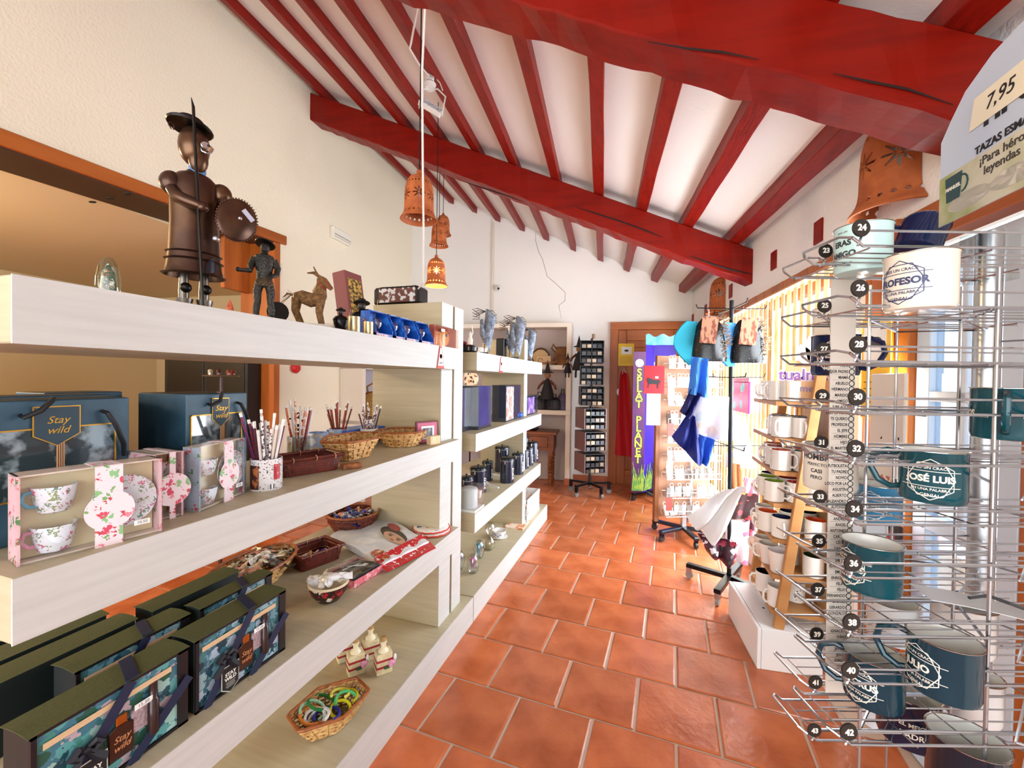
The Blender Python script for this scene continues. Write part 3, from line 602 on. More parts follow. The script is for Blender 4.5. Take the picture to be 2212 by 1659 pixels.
gift_bag(-1.17, .797, .179, .19, .285, 'gift bag with gold badge standing behind the strawberry printed cup set')
gift_bag(-1.395, .62, .16, .12, .288, 'gift bag at the back of the shelf behind the other bags', full=False)
def half_cup(par, x, y, z, s, col, hm, hs):
    b = MB(); b.lathe([(.018*s, 0), (.021*s, .002), (.027*s, .024*s), (.031*s, .048*s), (.029*s, .048*s), (.024*s, .022*s), (.001, .004)], 20, T(x, y, z), capt=False); c = b.build('boxed_cup', col, par, smooth=1)
    b = MB(); b.tube([(x+.004, y+hs*.025*s, z+.04*s), (x+.008, y+hs*.038*s, z+.04*s), (x+.01, y+hs*.042*s, z+.028*s), (x+.008, y+hs*.034*s, z+.016*s), (x+.004, y+hs*.024*s, z+.014*s)], .0035*s, 8); b.build('handle', hm, c, smooth=1)
def tea_box(x, y, rz, w, h, d, sidem, label, price, flip=1):
    t = thing('cup_set_box', label, 'boxed cups', (x, y, Z2), rz, 'boxed flowered cup sets')
    MB().box(-d, 0, 0, -.004, .004, h).build('end_card', sidem, t); MB().box(-d, w-.004, 0, -.004, w, h).build('end_card', sidem, t)
    MB().box(-d, 0, 0, -d+.003, w, h).build('back_card', mat('eddcc0', .6), t); MB().box(-d, 0, h-.003, 0-.01, w, h).build('top_card', mat('efe3d6', .6), t); MB().box(-d, 0, 0, 0-.01, w, .003).build('bottom_card', mat('efe3d6', .6), t)
    MB().box(-d*.8, .006, .004, -d*.55, w-.006, h-.006).build('inner_tray', mat('e8dcb4', .7), t)
    pk, bl = mat('d98ab0', .3), mat('3fa6c8', .3)
    half_cup(t, -d*.42, w*.24, h*.52, w/.2, M_rose2, bl if flip > 0 else pk, -1); half_cup(t, -d*.42, w*.24, h*.06, w/.2, M_rose2, pk if flip > 0 else bl, -1)
    b = MB(); b.lathe([(.001, .002), (.03, .002), (.052, .006), (.053, .004), (.03, 0), (.001, 0)], 28, T(-d*.3, w*.72, h*.5) @ R(PI/2, 'Y')); b.build('saucer', M_rose2, t, smooth=1)
    b = MB(); b.box(-.001, w*.48, -.002, .0016, w*.68, h+.001); b.box(-d, w*.48, h, .0016, w*.68, h+.0016); b.build('paper_band', M_rose, t)
    b = MB(); b.lathe([(.001, .001), (.038, .001), (.038, 0), (.001, 0)], 26, T(.0018, w*.585, h*.44) @ R(PI/2, 'Y')); b.build('band_medallion', M_rose, t)
    b = MB(); b.box(-d, -.0006, -.0001, -.0004, w+.0006, h+.0008); b.build('clear_box', clear('fdfcfa', .10, .06), t)
    if price: sticker(t, price, .0004, w*.83, h*.2, .026, .010, .008)
    return t
M_endp = patt('efc8d2', ['c8303c', 'e6909c', '3f8a48', 'efc8d2', 'efc8d2'], 60, .38, key='pink_strawberry_card'); M_endb = patt('a9bdd2', ['c8303c', '3f8a48', 'a9bdd2', 'a9bdd2', 'a9bdd2'], 60, .38, key='blue_strawberry_card')
tea_box(-1.030, .424, -.215, .205, .157, .062, M_endp, 'pink boxed cup and saucer set nearest the camera', '10.50')
tea_box(-1.060, .655, -.10, .06, .155, .11, M_endp, 'small pink boxed cups seen from the end beside the nearest set', None)
tea_box(-1.040, .744, .29, .168, .160, .046, M_endb, 'boxed cup set with pale blue strawberry end panel', '9.50', -1)
# pencil cups
COLP = ['efe9e2', '7a2430', 'a03034', '3a2440', 'eceae4', 'e0d0c0', 'f2efea', '5a2a34', 'eceae4', '6a3a7a']
def pencils(par, n, r, z, ln, seed, pal=COLP, tipm=None, spread=.28, what='cup'):
    rr = random.Random(seed)
    for i in range(n):
        a = 2*PI*i/n+rr.uniform(-.3, .3); q = r*rr.uniform(.25, .9); l = ln*rr.uniform(.85, 1.15); tl = spread*rr.uniform(.3, 1.1)
        base = Vector((q*.4*math.cos(a), q*.4*math.sin(a), z)); dr = Vector((math.sin(tl)*math.cos(a), math.sin(tl)*math.sin(a), math.cos(tl)))
        b = MB(); b.tube([base, base+dr*l], .0040, 6); o = b.build('pencil', mat(rr.choice(pal), .45, noise=(rr.choice(pal), 120, (1, 1, 1), (.5, .55))), par)
        b = MB(); b.tube([base+dr*l, base+dr*(l+.012)], .0045, 6); b.build('eraser', mat('f0ece4', .6), o); free(o, 'pencil standing in the '+what, 'pencil', 'pencils in the '+what)
def pen_cup(px, py, r, h, wallm, n, label, seed, ln=.16, spread=.25, pal=COLP, z=Z2):
    what = label.split(' with ')[0].replace(' packed', '').split(' full ')[0]
    p = atZ(px, py, z); p = p+Vector((p.x, p.y, 0)).normalized()*r
    t = thing('pencil_cup', label, 'pencil cup', (p.x, p.y, z), facing(p))
    b = MB(); b.lathe([(r*.96, 0), (r, .003), (r, h), (r*.93, h), (r*.92, .004), (.001, .004)], 26); b.build('cup_wall', wallm, t, smooth=1)
    if n: pencils(t, n, r, .008, ln, seed, pal, spread=spread, what=what)
    return t
t = pen_cup(575, 1062, .043, .092, mat('e9e6e6', .35, noise=('3a3a44', 190, (1, 1, 1), (.60, .62))), 20, 'spotted white pencil cup full of printed pencils, nearest of the cups', 3, .19)
b = MB(); b.grid(lambda u, v: (.0437*math.sin(-1.2+.75*u), -.0437*math.cos(-1.2+.75*u), .006+.07*v), 6, 1); b.build('figure_print', mat('4a2420', .4, noise=('b06a3a', 60, (1, 1, 1), (.5, .6))), t)
b = MB(); b.grid(lambda u, v: (.0437*math.sin(.45+.5*u), -.0437*math.cos(.45+.5*u), .032+.045*v), 6, 1); b.build('figure_print', mat('b0202c', .4, noise=('d8a0a0', 90, (1, 1, 1), (.6, .62))), t)
b = MB(); b.grid(lambda u, v: (.0438*math.sin(.1+.5*u), -.0438*math.cos(.1+.5*u), .006+.014*v), 6, 1); b.build('barcode', mat('f4f4f4', .5, noise=('202020', 400, (1, 1, .01), (.5, .52))), t)
pen_cup(645, 1000, .042, .10, clear('eef2f4', .10), 13, 'clear pencil cup with pale pens behind the nearest cup', 8, .21, .2, ['f2f2f0', 'e4e6ee', '8a2a34', 'e07a50', 'dfe8e4'])
pen_cup(686, 972, .047, .075, patt('9fb4d6', ['d8b878', 'e6ecf2', '7f98c0'], 30, .5), 0, 'empty pale blue cup printed with windmill sails', 1)
pen_cup(731, 966, .043, .085, patt('a8bede', ['b06a4a', 'e6d8b8', '8fa8cc'], 34, .45), 16, 'blue scenic cup packed with brown carved pencils', 12, .18, .3, ['9a5a30', '7a3a20', 'b0703a', 'c8302c', '5a2a1a'])
pen_cup(797, 962, .043, .08, mat('eee8da', .35, noise=('26303e', 80, (1, 1, 1), (.66, .68))), 12, 'cream cup with dark diamonds holding assorted pencils beside round basket', 21, .17, .35)
# baskets
def basket(par, shape, zr, rings, n, amp, mt, rimm, rim_r, floor_m=None, ups=1):
    """woven wall: rows of strands bulging in and out past the stakes; shape(th)->(x,y) unit outline; zr: (z, scale) pairs"""
    def zs(t):
        k = t*(len(zr)-1); i = min(int(k), len(zr)-2); f = k-i; return [zr[i][j]*(1-f)+zr[i+1][j]*f for j in (0, 1)]
    b = MB()
    for rI in range(rings):
        z, s = zs((rI+.5)/rings); hh = (zr[-1][0]-zr[0][0])/rings*.55; k = n*2; vs = []; fs = []
        for j in range(k):
            th = 2*PI*j/k; x, y = shape(th); o = amp*(1 if (j//1+rI) % 2 else -1)*(1 if j % 2 else .0)+amp*(.5 if (j//2+rI) % 2 else -.5)
            l = math.hypot(x, y); f = s+o/l
            for dz, dr in ((-hh, 0), (0, amp*.5/l), (hh, 0), (0, -amp*.6/l)): vs.append((x*(f+dr), y*(f+dr), z+dz))
        for j in range(k):
            for q in range(4): fs.append((4*j+q, 4*((j+1) % k)+q, 4*((j+1) % k)+(q+1) % 4, 4*j+(q+1) % 4))
        b.add(vs, fs)
    b.build('woven_wall', mt, par, smooth=1.2)
    b = MB()
    for j in range(n):
        th = 2*PI*(j+.25)/n; x, y = shape(th); b.tube([(x*zs(i/4)[1], y*zs(i/4)[1], zs(i/4)[0]) for i in range(5)], amp*.8, 4)
    b.build('stakes', rimm, par)
    b = MB(); b.tube([(shape(2*PI*j/40)[0]*zr[-1][1], shape(2*PI*j/40)[1]*zr[-1][1], zr[-1][0]) for j in range(40)], rim_r, 8, closed=True); b.build('rim', rimm, par, smooth=1)
    b = MB(); pf = [(shape(2*PI*j/28)[0]*zr[0][1], shape(2*PI*j/28)[1]*zr[0][1]) for j in range(28)]; b.prism(pf, zr[0][0]-.002, zr[0][0]+.002); b.build('base', floor_m or mt, par)
ell = lambda a, b_: (lambda th: (a*math.cos(th), b_*math.sin(th)))
def sup(a, b_, n_=6): return lambda th: (a*math.copysign(abs(math.cos(th))**(2/n_), math.cos(th)), b_*math.copysign(abs(math.sin(th))**(2/n_), math.sin(th)))
def poly(a, b_, n_):
    def f(th):
        k = th/(2*PI)*n_; i = int(k); q = k-i; a0 = 2*PI*i/n_; a1 = 2*PI*(i+1)/n_
        return (a*(math.cos(a0)*(1-q)+math.cos(a1)*q), b_*(math.sin(a0)*(1-q)+math.sin(a1)*q))
    return f
t = thing('basket', 'hexagonal pale cane bread basket on the second shelf', 'basket', (-1.18, 1.475, Z2+.003), .25, 'cane baskets')
basket(t, poly(.115, .178, 6), [(0, .62), (.028, .72), (.055, .88), (.08, 1.0)], 7, 26, .0038, M_straw, M_cane, .0045)
t = thing('basket', 'round cane basket with dried leaves beside the picture frames', 'basket', (-1.16, 1.82, Z2+.003), 0, 'cane baskets')
basket(t, ell(.118, .118), [(0, .66), (.02, .78), (.045, .93), (.07, 1.0)], 7, 26, .0034, M_straw, M_cane, .005)
b = MB()
for i in range(16):
    a = random.uniform(0, 6.28); q = random.uniform(0, .05); b.sph((q*math.cos(a), q*math.sin(a), .04+random.uniform(0, .012)), .02, 6, 4, sc=(1.2, .5, .25), M=R(a))
b.build('dried_leaves', mat('8b7a50', .8, noise=('4a3a22', 60, (1, 1, 1))), t)['kind'] = 'stuff'
def tray_basket(x, y, rz, L_, W_, h, z, label, fill):
    t = thing('tray_basket', label, 'basket', (x, y, z+.003), rz, 'dark cane tray baskets')
    basket(t, sup(W_/2, L_/2, 9), [(0, .86), (h*.5, .93), (h, 1.0)], 5, 34, .0016, M_cdark, M_cdark, .003)
    for s in (-1, 1):
        b = MB(); b.tube([(-W_/2, s*L_/2, h+.003), (W_/2, s*L_/2, h+.003)], .0065, 8); b.build('rim_bar', M_cdark, t, smooth=1)
        b = MB(); b.tube([(s*W_/2, -L_/2, h+.003), (s*W_/2, L_/2, h+.003)], .0065, 8); b.build('rim_bar', M_cdark, t, smooth=1)
        for q in (-.6, .1, .7):
            b = MB(); b.tube([(s*W_/2+.009*math.cos(a), q*L_/2, h+.003+.009*math.sin(a)) for a in [i*.9 for i in range(7)]], .0012, 4, closed=True); b.build('binding', mat('d8b48a', .6), t)
    fill(t, L_, W_, h); return t
def leaves(t, L_, W_, h):
    b = MB()
    for i in range(14): b.sph((random.uniform(-W_*.3, W_*.3), random.uniform(-L_*.35, L_*.3), .02+random.uniform(0, .012)), .022, 6, 4, sc=(1.4, .45, .2), M=None)
    b.build('dried_leaves', mat('a59a62', .8, noise=('6a5a30', 60, (1, 1, 1))), t)['kind'] = 'stuff'
tray_basket(-1.15, 1.185, -.40, .22, .135, .05, Z2, 'dark red-brown cane tray basket with dried leaves behind the pencil cup', leaves)
p = atZ(768, 1013, Z2); tag(MB().box(-.02, -.035, 0, .02, .035, .02).build('wooden_block', mat('a9683a', .5, noise=('6b3a18', 60, (1, 1, 1))), loc=(p.x-.02, p.y, Z2), rz=-.5, bevel=.004), 'small carved wooden block under the edge of the hexagonal basket', 'block')
# frames, blue box and bull sign
t = thing('framed_print', 'pink picture frame with grey print at the end of the second shelf', 'picture frame', (-1.10, 1.855, Z2), -.5)
MB().box(-.012, 0, 0, 0, .13, .115).build('frame_border', mat('7a3a44', .5), t, bevel=.002); MB().box(0, .008, .008, .0012, .122, .107).build('mount', mat('c96a86', .5), t); MB().box(.001, .03, .022, .002, .105, .09).build('paper', M_white, t); MB().box(.0018, .04, .032, .0028, .095, .08).build('print', mat('9aa0a4', .5, noise=('4a5054', 50, (1, 1, 1))), t)
tag(MB().box(-.03, 0, 0, .0, .07, .045).build('wooden_box', mat('e2c79c', .5, noise=('d2b486', 20, (1, 6, 1))), loc=(-1.02, 1.86, Z2), rz=-.3, bevel=.002), 'little pale wooden box in front of the pink picture frame', 'box')
t = thing('blue_carton', 'bright blue carton behind the round basket', 'box', (-1.40, 1.80, Z2)); MB().box(-.08, 0, 0, .06, .14, .075).build('carton', mat('1d62c0', .4, noise=('102a70', 40, (1, 1, 1), (.55, .6))), t, bevel=.002); MB().box(-.03, .02, .0752, .04, .1, .0757).build('label', mat('c8d4e8', .5), t)
t = thing('blue_carton', 'bright blue carton behind the pencil cups', 'box', (-1.42, 1.66, Z2)); MB().box(-.06, 0, 0, .06, .16, .078).build('carton', mat('1d62c0', .4, noise=('102a70', 40, (1, 1, 1), (.55, .6))), t, bevel=.002)
p = atZ(668, 985, Z2); t = thing('iron_bull_sign', 'black iron bull ornament behind the clear pencil cup', 'ornament', (-1.46, 1.46, Z2), facing(p))
b = MB(); b.tube([(-.02, 0, 0), (.0, 0, .06), (.03, 0, .115), (.022, 0, .14), (.005, 0, .155), (-.03, 0, .15)], .004, 6); b.tube([(.005, 0, .155), (.012, 0, .17), (.006, 0, .176), (-.002, 0, .17)], .0035, 6); b.build('outline', M_bron2, t, smooth=1)
b = MB()
for i in range(4): b.box(-.012, -.003, .06+.018*i, .012, .003, .072+.018*i)
b.build('body_bars', M_bron2, t)
tag(MB().box(-.02, -.03, 0, .02, .03, .07).build('yellow_pack', mat('dccb8e', .6, noise=('c8b068', 30, (1, 1, 1))), loc=(-1.36, 1.36, Z2), rz=.4), 'small yellow paper pack between the clear cup and the hexagonal basket', 'packet')
# price triangles hanging on the shelf fronts
def tri_tag(px, py0, py1, X, label):
    a = atX(px, py0, X); c = atX(px, py1, X); h = a.z-c.z; w_ = h*.55
    t = thing('price_tag', label, 'price tag', (X+.002, a.y, c.z), 0, 'triangular shelf tags')
    M = frame((0, 0, 0), (0, 1, 0), (0, 0, 1))
    MB().prism([(-w_*.15, h), (-w_*.62, 0), (w_*.62, 0), (w_*.15, h)][::-1], 0, .002, M).build('card', mat('c8392c', .5), t)
    MB().prism([(-w_*.09, h*.93), (-w_*.46, h*.12), (w_*.46, h*.12), (w_*.09, h*.93)][::-1], .002, .0026, M).build('card_face', mat('f0ece8', .5), t)
    b = MB(); b.lathe([(.001, .0004), (w_*.2, .0004)], 12, M @ T(0, h*.55, .0026)); b.build('emblem', mat('d86a5a', .5), t)
    MB().prism([(-w_*.3, h*.2), (w_*.3, h*.2), (w_*.26, h*.3), (-w_*.26, h*.3)], .0026, .003, M).build('price_line', mat('8a8a8a', .5), t)
tri_tag(951, 748, 796, -.9775, 'red edged price triangle on the top shelf near the divider')
tri_tag(1082, 771, 805, -.9775, 'red edged price triangle on the far shelf unit')
# ================================================================ third shelf and plinth of the near unit
Z3, Z4 = .6552, ZB+.0002
M_olive = mat('53562e', .75, noise=('454a26', 300, (1, 1, 1))); M_navy = mat('16203f', .6); M_boxin = patt('3f6a78', ['2a4a5c', '6a9aa8', '8fb0b8', '24404c', 'a8b8c8', '4a7a80'], 46, .62, .25, key='jungle_print'); M_boxin2 = patt('46788a', ['27525c', '5fa0a0', '9cc4bc', '2f5a4a', 'b8a8b0', '4a8a80'], 40, .62, .25, key='jungle_print_green')
def fragrance_box(x, y, w, h, d, label, inm, rz=0, front=True, price=None, z=Z3):
    """shallow gift box standing on its long edge: olive top, printed inside, reed sticks, bottles, ribbon with bow"""
    t = thing('fragrance_gift_box', label, 'gift box', (x, y, z), rz, 'boxed fragrance sets')
    MB().box(-d, 0, 0, -.004, w, h).build('carton', mat('0f1a1a', .5), t, bevel=.002)
    b = MB(); b.grid(lambda u, v: (-d-.002+(d+.003)*u, -.004+(w+.008)*v, h+.0006+.004*math.sin(PI*u)*abs(2*v-1)**3), 6, 8); b.build('top_flap', M_olive, t, solid=.001)
    if front:
        MB().box(-.004, .008, .008, -.0032, w-.008, h-.008).build('printed_lining', inm, t)
        b = MB(); b.box(-.004, 0, 0, .001, w, .006); b.box(-.004, 0, h-.006, .001, w, h); b.box(-.004, 0, 0, .001, .008, h); b.box(-.004, w-.022, 0, .001, w, h); b.build('window_edge', mat('1a1418', .4), t)
        b = MB()
        for i in range(4): b.tube([(.001, w*.06, h*.86-i*.0030), (.001, w*.86, h*.875-i*.0030)], .0016, 5)
        b.build('reed_sticks', mat('d8b890', .6), t)
        bt = MB(); bw = w*.085; cy = w*.50
        bt.prism([(cy-bw, h*.16), (cy+bw, h*.16), (cy+bw, h*.52), (cy+bw*.4, h*.56), (cy-bw*.4, h*.56), (cy-bw, h*.52)], -.002, .004, frame((0, 0, 0), (0, 1, 0), (0, 0, 1))); bo = bt.build('bottle', mat('2a1410', .12, coat=1), t, bevel=.002)
        MB().box(-.002, cy-bw*.42, h*.56, .0045, cy+bw*.42, h*.66).build('bottle_cap', mat('c9772f', .25, .8), bo, bevel=.001)
        text('lettering', 'Stay', h*.1, frame((.0046, cy, h*.40), (0, 1, 0), (0, .2, 1)), mat('c98a5a', .5), bo, shear=.3); text('lettering', 'wild', h*.1, frame((.0046, cy, h*.30), (0, 1, 0), (0, .2, 1)), mat('c98a5a', .5), bo, shear=.3)
        b = MB(); b.tube([(.002, w*.72, h*.2), (.002, w*.72, h*.62), (.002, w*.72, h*.64), (.002, w*.72, h*.82)], [.011, .011, .008, .008], 10); b.build('spray_bottle', mat('3a2a28', .15, .3), t, smooth=1)
        b = MB(); b.box(-.003, w*.57, h*.34, .0015, w*.68, h*.62); b.build('seed_pouch', mat('b9a3a8', .5, noise=('8a7a80', 160, (1, 1, 1))), t)
        # ribbon diagonals and bow
        M = frame((.006, 0, 0), (0, 1, 0), (0, 0, 1)); r = w*.042
        for (y0, z0), (y1, z1) in (((w*.08, 0), (w*.56, h)), ((w*.55, 0), (w*1.0, h*.62))):
            q = Vector((y1-y0, z1-z0)).normalized(); n = Vector((-q.y, q.x))*r
            MB().prism([(y0-n.x, z0-n.y), (y1-n.x, z1-n.y), (y1+n.x, z1+n.y), (y0+n.x, z0+n.y)], 0, .001, M).build('ribbon', M_navy, t)
        b = MB(); b.hexa([(-d, w*.66, h+.003), (-d, w*.66+2.2*r, h+.003), (.001, w*.53+2.2*r, h+.003), (.001, w*.53, h+.003)], [(-d, w*.66, h+.0055), (-d, w*.66+2.2*r, h+.0055), (.001, w*.53+2.2*r, h+.0055), (.001, w*.53, h+.0055)]); b.build('ribbon', M_navy, t)
        b = MB()
        for s in (-1, 1):
            b.tube([(.008, w*.27, h*.56), (.014, w*(.27+s*.05), h*.62), (.012, w*(.27+s*.085), h*.56), (.010, w*(.27+s*.045), h*.50), (.008, w*.27, h*.56)], [.004, .007, .008, .007, .004], 6)
            b.tube([(.008, w*.27, h*.55), (.010, w*(.27+s*.06), h*.42), (.009, w*(.27+s*.11), h*.34)], [.004, .009, .010], 4)
        b.sph((.011, w*.27, h*.555), .007, 8, 6); b.build('bow', mat('0b0f1c', .6), t, smooth=1)
        pg = [(-.022, .032), (.022, .032), (.022, -.02), (0, -.036), (-.022, -.02)][::-1]; Mb = frame((.009, w*.31, h*.22), (0, 1, 0), (0, 0, 1))
        MB().prism([(a*1.1, c*1.08) for a, c in pg], 0, .0008, Mb).build('hang_tag', mat('c8c4b4', .5), t); MB().prism(pg, .0006, .0014, Mb).build('hang_tag', M_ink, t)
        for i, s in enumerate(('STAY', 'WILD')): text('lettering', s, .0125, Mb @ T(0, .012-i*.012, .0016), mat('e8e6dc', .5), t, bold=.0004)
        for i in range(4): MB().box(-.013+.002*(i % 2), -.010-i*.004, .0015, .013-.002*(i % 2), -.0088-i*.004, .0019, Mb).build('small_print', mat('b8b6ac', .5), t)
    if price: sticker(t, price, .0075, w*.64, h*.66, .034, .012, .010)
    return t
fragrance_box(-1.03, .440, .268, .178, .085, 'nearest fragrance gift box with green jungle lining and navy bow', M_boxin2, price='15.50')
fragrance_box(-1.03, .726, .265, .180, .085, 'fragrance gift box with grey-blue jungle lining beside the painted bowl', M_boxin, price='15.50')
fragrance_box(-1.18, .575, .24, .172, .08, 'second-row fragrance gift box just behind the nearest one', M_boxin)
fragrance_box(-1.165, .835, .23, .178, .06, 'second-row fragrance gift box behind the grey-blue one', M_boxin)
for x, y, w_, l in ((-1.30, .50, .26, 'third-row dark gift box with olive top at the camera end'), (-1.40, .50, .25, 'fourth-row dark gift box with olive top at the camera end'), (-1.30, .80, .26, 'third-row dark gift box with olive top in the middle'), (-1.50, .52, .25, 'rearmost dark gift box with olive top')):
    fragrance_box(x, y, w_, .165, .075, l, M_boxin, front=False)
# boat shaped basket with dried packets
def packets(t, n, rx, ry, z, seed, cols, s=1.0, nm='wrapped_trinket', lab='wrapped posy heaped in the oval cane basket'):
    rr = random.Random(seed)
    for i in range(n):
        x, y = rr.uniform(-rx, rx), rr.uniform(-ry, ry); b = MB(); k = s*rr.uniform(.8, 1.25)
        b.sph((0, 0, 0), .016*k, 7, 5, sc=(1.3, .8, .55)); b.grid(lambda u, v: (.012*k+.03*k*u, (-.012+.024*v)*k*(.4+u), .01*k*math.sin(5*v+u)), 2, 3)
        o = b.build(nm, mat(rr.choice(cols), .35, noise=(rr.choice(cols), 60, (1, 1, 1), (.45, .6))), t, loc=(x, y, z+rr.uniform(0, .02)), rz=rr.uniform(0, 6.28)); o.rotation_euler[0] = rr.uniform(-.5, .5); free(o, lab, 'trinket', lab.replace('heaped', 'pieces').replace('lying', 'pieces'))
PKT = ['d8cfa8', 'e8e2c8', '3a2a22', 'c98a70', 'b0a070', 'e8e6e0', '6a6a6e']
t = thing('basket', 'oval cane basket heaped with wrapped dried posies on the third shelf', 'basket', (-1.47, 1.26, Z3+.003), .15, 'cane baskets')
basket(t, ell(.115, .20), [(0, .6), (.025, .75), (.055, .92), (.08, 1.0)], 7, 30, .0034, M_straw, M_cane, .006); packets(t, 26, .065, .13, .065, 5, PKT, 1.6)
b = MB(); b.tube([(.06, -.12, .06), (.03, -.14, .085), (-.03, -.12, .10), (-.06, -.06, .085)], .005, 6); b.build('handle', M_cane, t, smooth=1)
def trinkets(t, L_, W_, h):
    packets(t, 8, W_*.28, L_*.3, .016, 9, ['e8e2d8', 'd8a888', 'c8b490', 'e6e6ea', 'e0a070'], 1.0, 'trinket', 'small pale trinket lying in the dark cane tray on the third shelf')
    b = MB(); b.sph((.01, L_*.22, .026), .03, 16, 8, sc=(1, 1.1, .55)); b.build('blue_tin', mat('14147a', .15), t, smooth=1)
    b = MB(); b.box(-.03, -L_*.38, .004, .01, -L_*.25, .022); b.build('blue_packet', mat('1c1c6a', .4), t)
tray_basket(-1.40, 1.50, -.30, .20, .155, .06, Z3, 'dark red-brown cane tray with blue tin and trinkets on the third shelf', trinkets)
t = thing('basket', 'round cane basket of blue trinkets at the far end of the third shelf', 'basket', (-1.51, 1.90, Z3+.003), 0, 'cane baskets')
basket(t, ell(.135, .135), [(0, .68), (.025, .8), (.06, .95), (.09, 1.0)], 8, 28, .003, M_cdark, M_cane, .006); packets(t, 18, .075, .075, .062, 15, ['1a3ab0', '0f2070', 'd8dcea', '18181c', 'e0a080'], 1.2, 'blue_trinket', 'blue or pale trinket lying in the round cane basket')
# cellophane pack with printed shirt, pot holders, black packs, bowl
pts = [atZ(*q, Z3) for q in ((705, 1170), (812, 1106), (935, 1185), (830, 1238))]
def bil(u, v): a = pts[0]*(1-u)+pts[1]*u; c = pts[3]*(1-u)+pts[2]*u; return a*(1-v)+c*v      # u away, v towards the aisle
t = thing('shirt_pack', 'white printed shirt folded in clear wrap lying on the third shelf', 'shirt pack', (0, 0, 0))
b = MB(); b.grid(lambda u, v: bil(.04+.92*u, .04+.92*v)+Vector((0, 0, .004+.0035*math.sin(17*u+5*v)*math.cos(13*v))), 16, 14); b.build('shirt', mat('f4f6fa', .7, noise=('dfe6ee', 18, (1, 1, 1)), bump=(40, .3)), t, solid=.026, smooth=1)
def disc(u0, v0, ru, rv, mt, nm, dz, n=20, a0=0, a1=2*PI):
    b = MB(); vs = [bil(u0, v0)+Vector((0, 0, dz))]+[bil(u0+ru*math.cos(a0+(a1-a0)*i/n), v0+rv*math.sin(a0+(a1-a0)*i/n))+Vector((0, 0, dz)) for i in range(n+1)]
    b.add(vs, [(0, i+1, i+2) for i in range(n)]); return b.build(nm, mt, t)
disc(.66, .62, .14, .20, mat('2a2626', .5), 'printed_hair', .0345); disc(.60, .68, .10, .165, mat('e0b094', .5), 'printed_face', .0352); disc(.80, .52, .075, .10, mat('c8323c', .5, noise=('8a1a24', 120, (1, 1, 1))), 'printed_flower', .0356)
for du, dv in ((.60, .61), (.60, .74)): disc(du, dv, .014, .03, mat('3a2a24', .5), 'printed_eye', .0358); disc(du+.035, dv, .008, .045, mat('2a1c18', .5), 'printed_brow', .0358)
disc(.535, .69, .014, .03, mat('b0303a', .5), 'printed_lips', .0358)
disc(.15, .82, .10, .12, mat('b8482c', .5, noise=('e8d8b0', 50, (1, 1, 1), (.5, .55))), 'printed_figures', .0352)
b = MB(); b.grid(lambda u, v: bil(-.0+1.0*u, .84+.20*v)+Vector((0, 0, .036-.026*v)), 12, 3); b.build('red_spotted_cloth', patt('c8202c', ['f0e8e4'], 40, .28), t, solid=.003)
b = MB(); b.grid(lambda u, v: bil(-.02+1.04*u, -.02+1.06*v)+Vector((0, 0, .0385+.004*math.sin(23*u+3*v)*math.sin(19*v)-(.02 if v > .85 else 0))), 18, 16); b.build('clear_wrap', clear('ffffff', .02, .10), t, smooth=1)
c = atZ(934, 1148, Z3)
for k, lab in ((0, 'lower of two round printed pot holders stacked at the shelf end'), (1, 'upper of two round printed pot holders stacked at the shelf end')):
    t = thing('pot_holder', lab, 'pot holder', (c.x-.012*k, c.y+.01*k, Z3+.0002+k*.013), .3*k, 'printed pot holders')
    b = MB(); b.lathe([(.001, 0), (.090, 0), (.096, .004), (.096, .008), (.091, .012), (.001, .0125)], 30); b.build('pad', mat('eeeae6', .7), t, smooth=1)
    b = MB(); b.tube([(0.097*math.cos(2*PI*i/40), 0.097*math.sin(2*PI*i/40), .006+.0012*math.sin(i*2.3)) for i in range(40)], .0042, 6, closed=True); b.tube([(-.096, .01, .008), (-.12, .02, .02), (-.118, .03, .034), (-.1, .022, .02)], .003, 5); b.build('red_binding', mat('c8402e', .6), t)
    if k: b = MB(); b.lathe([(.001, .0128), (.08, .0128), (.08, .0126)], 26); b.build('print', patt('f0ece8', ['2a2a30', 'b03030', '2a4a9a', 'f0ece8', 'f0ece8', '7a2a24'], 34, .42), t)
q = [atZ(*a, Z3) for a in ((708, 1256), (762, 1276), (824, 1238), (772, 1212))]
cx = sum((a.x for a in q))/4; cy = sum((a.y for a in q))/4; rz = math.atan2(-(q[2]-q[1]).x, (q[2]-q[1]).y)
t = thing('trinket_tray', 'shallow pink carton holding black carded key chains', 'tray', (cx, cy, Z3), rz)
b = MB(); b.box(-.075, -.085, 0, .075, .085, .003); b.box(.072, -.085, 0, .075, .085, .03); b.box(-.075, -.085, 0, -.072, .085, .03); b.box(-.075, -.085, 0, .075, -.082, .03); b.box(-.075, .082, 0, .075, .085, .03); b.build('carton', patt('d8707c', ['e8b0b4', 'c04a5a'], 50, .4), t)
for i in range(4): b = MB(); b.box(-.062, -.075, 0, .062, .075, .005); o = b.build('black_card', mat('1b1918', .5), t, loc=(.002*i, -.002*i, .010+.0075*i)); o.rotation_euler[1] = -.05
b = MB(); b.tube([(-.02, -.05, .041), (-.01, -.01, .043), (.0, .02, .042), (.02, .025, .042), (.02, .01, .043), (-.01, -.005, .043), (-.03, -.02, .042)], .0022, 5); b.build('cord', M_white, t, smooth=1)
MB().box(.01, .02, .0385, .03, .045, .0395).build('price_label', M_stick, t); MB().box(.02, -.06, .0385, .055, -.02, .041).build('metal_tag', mat('6a6248', .3, .8), t, bevel=.004)
b = MB(); b.grid(lambda u, v: (-.08+.16*u, -.09+.18*v, .045+.006*math.sin(14*u)*math.sin(11*v)), 10, 10); b.build('clear_wrap', clear('ffffff', .09, .08), t, smooth=1)
p = atZ(710, 1312, Z3); p = p+Vector((p.x, p.y, 0)).normalized()*.06
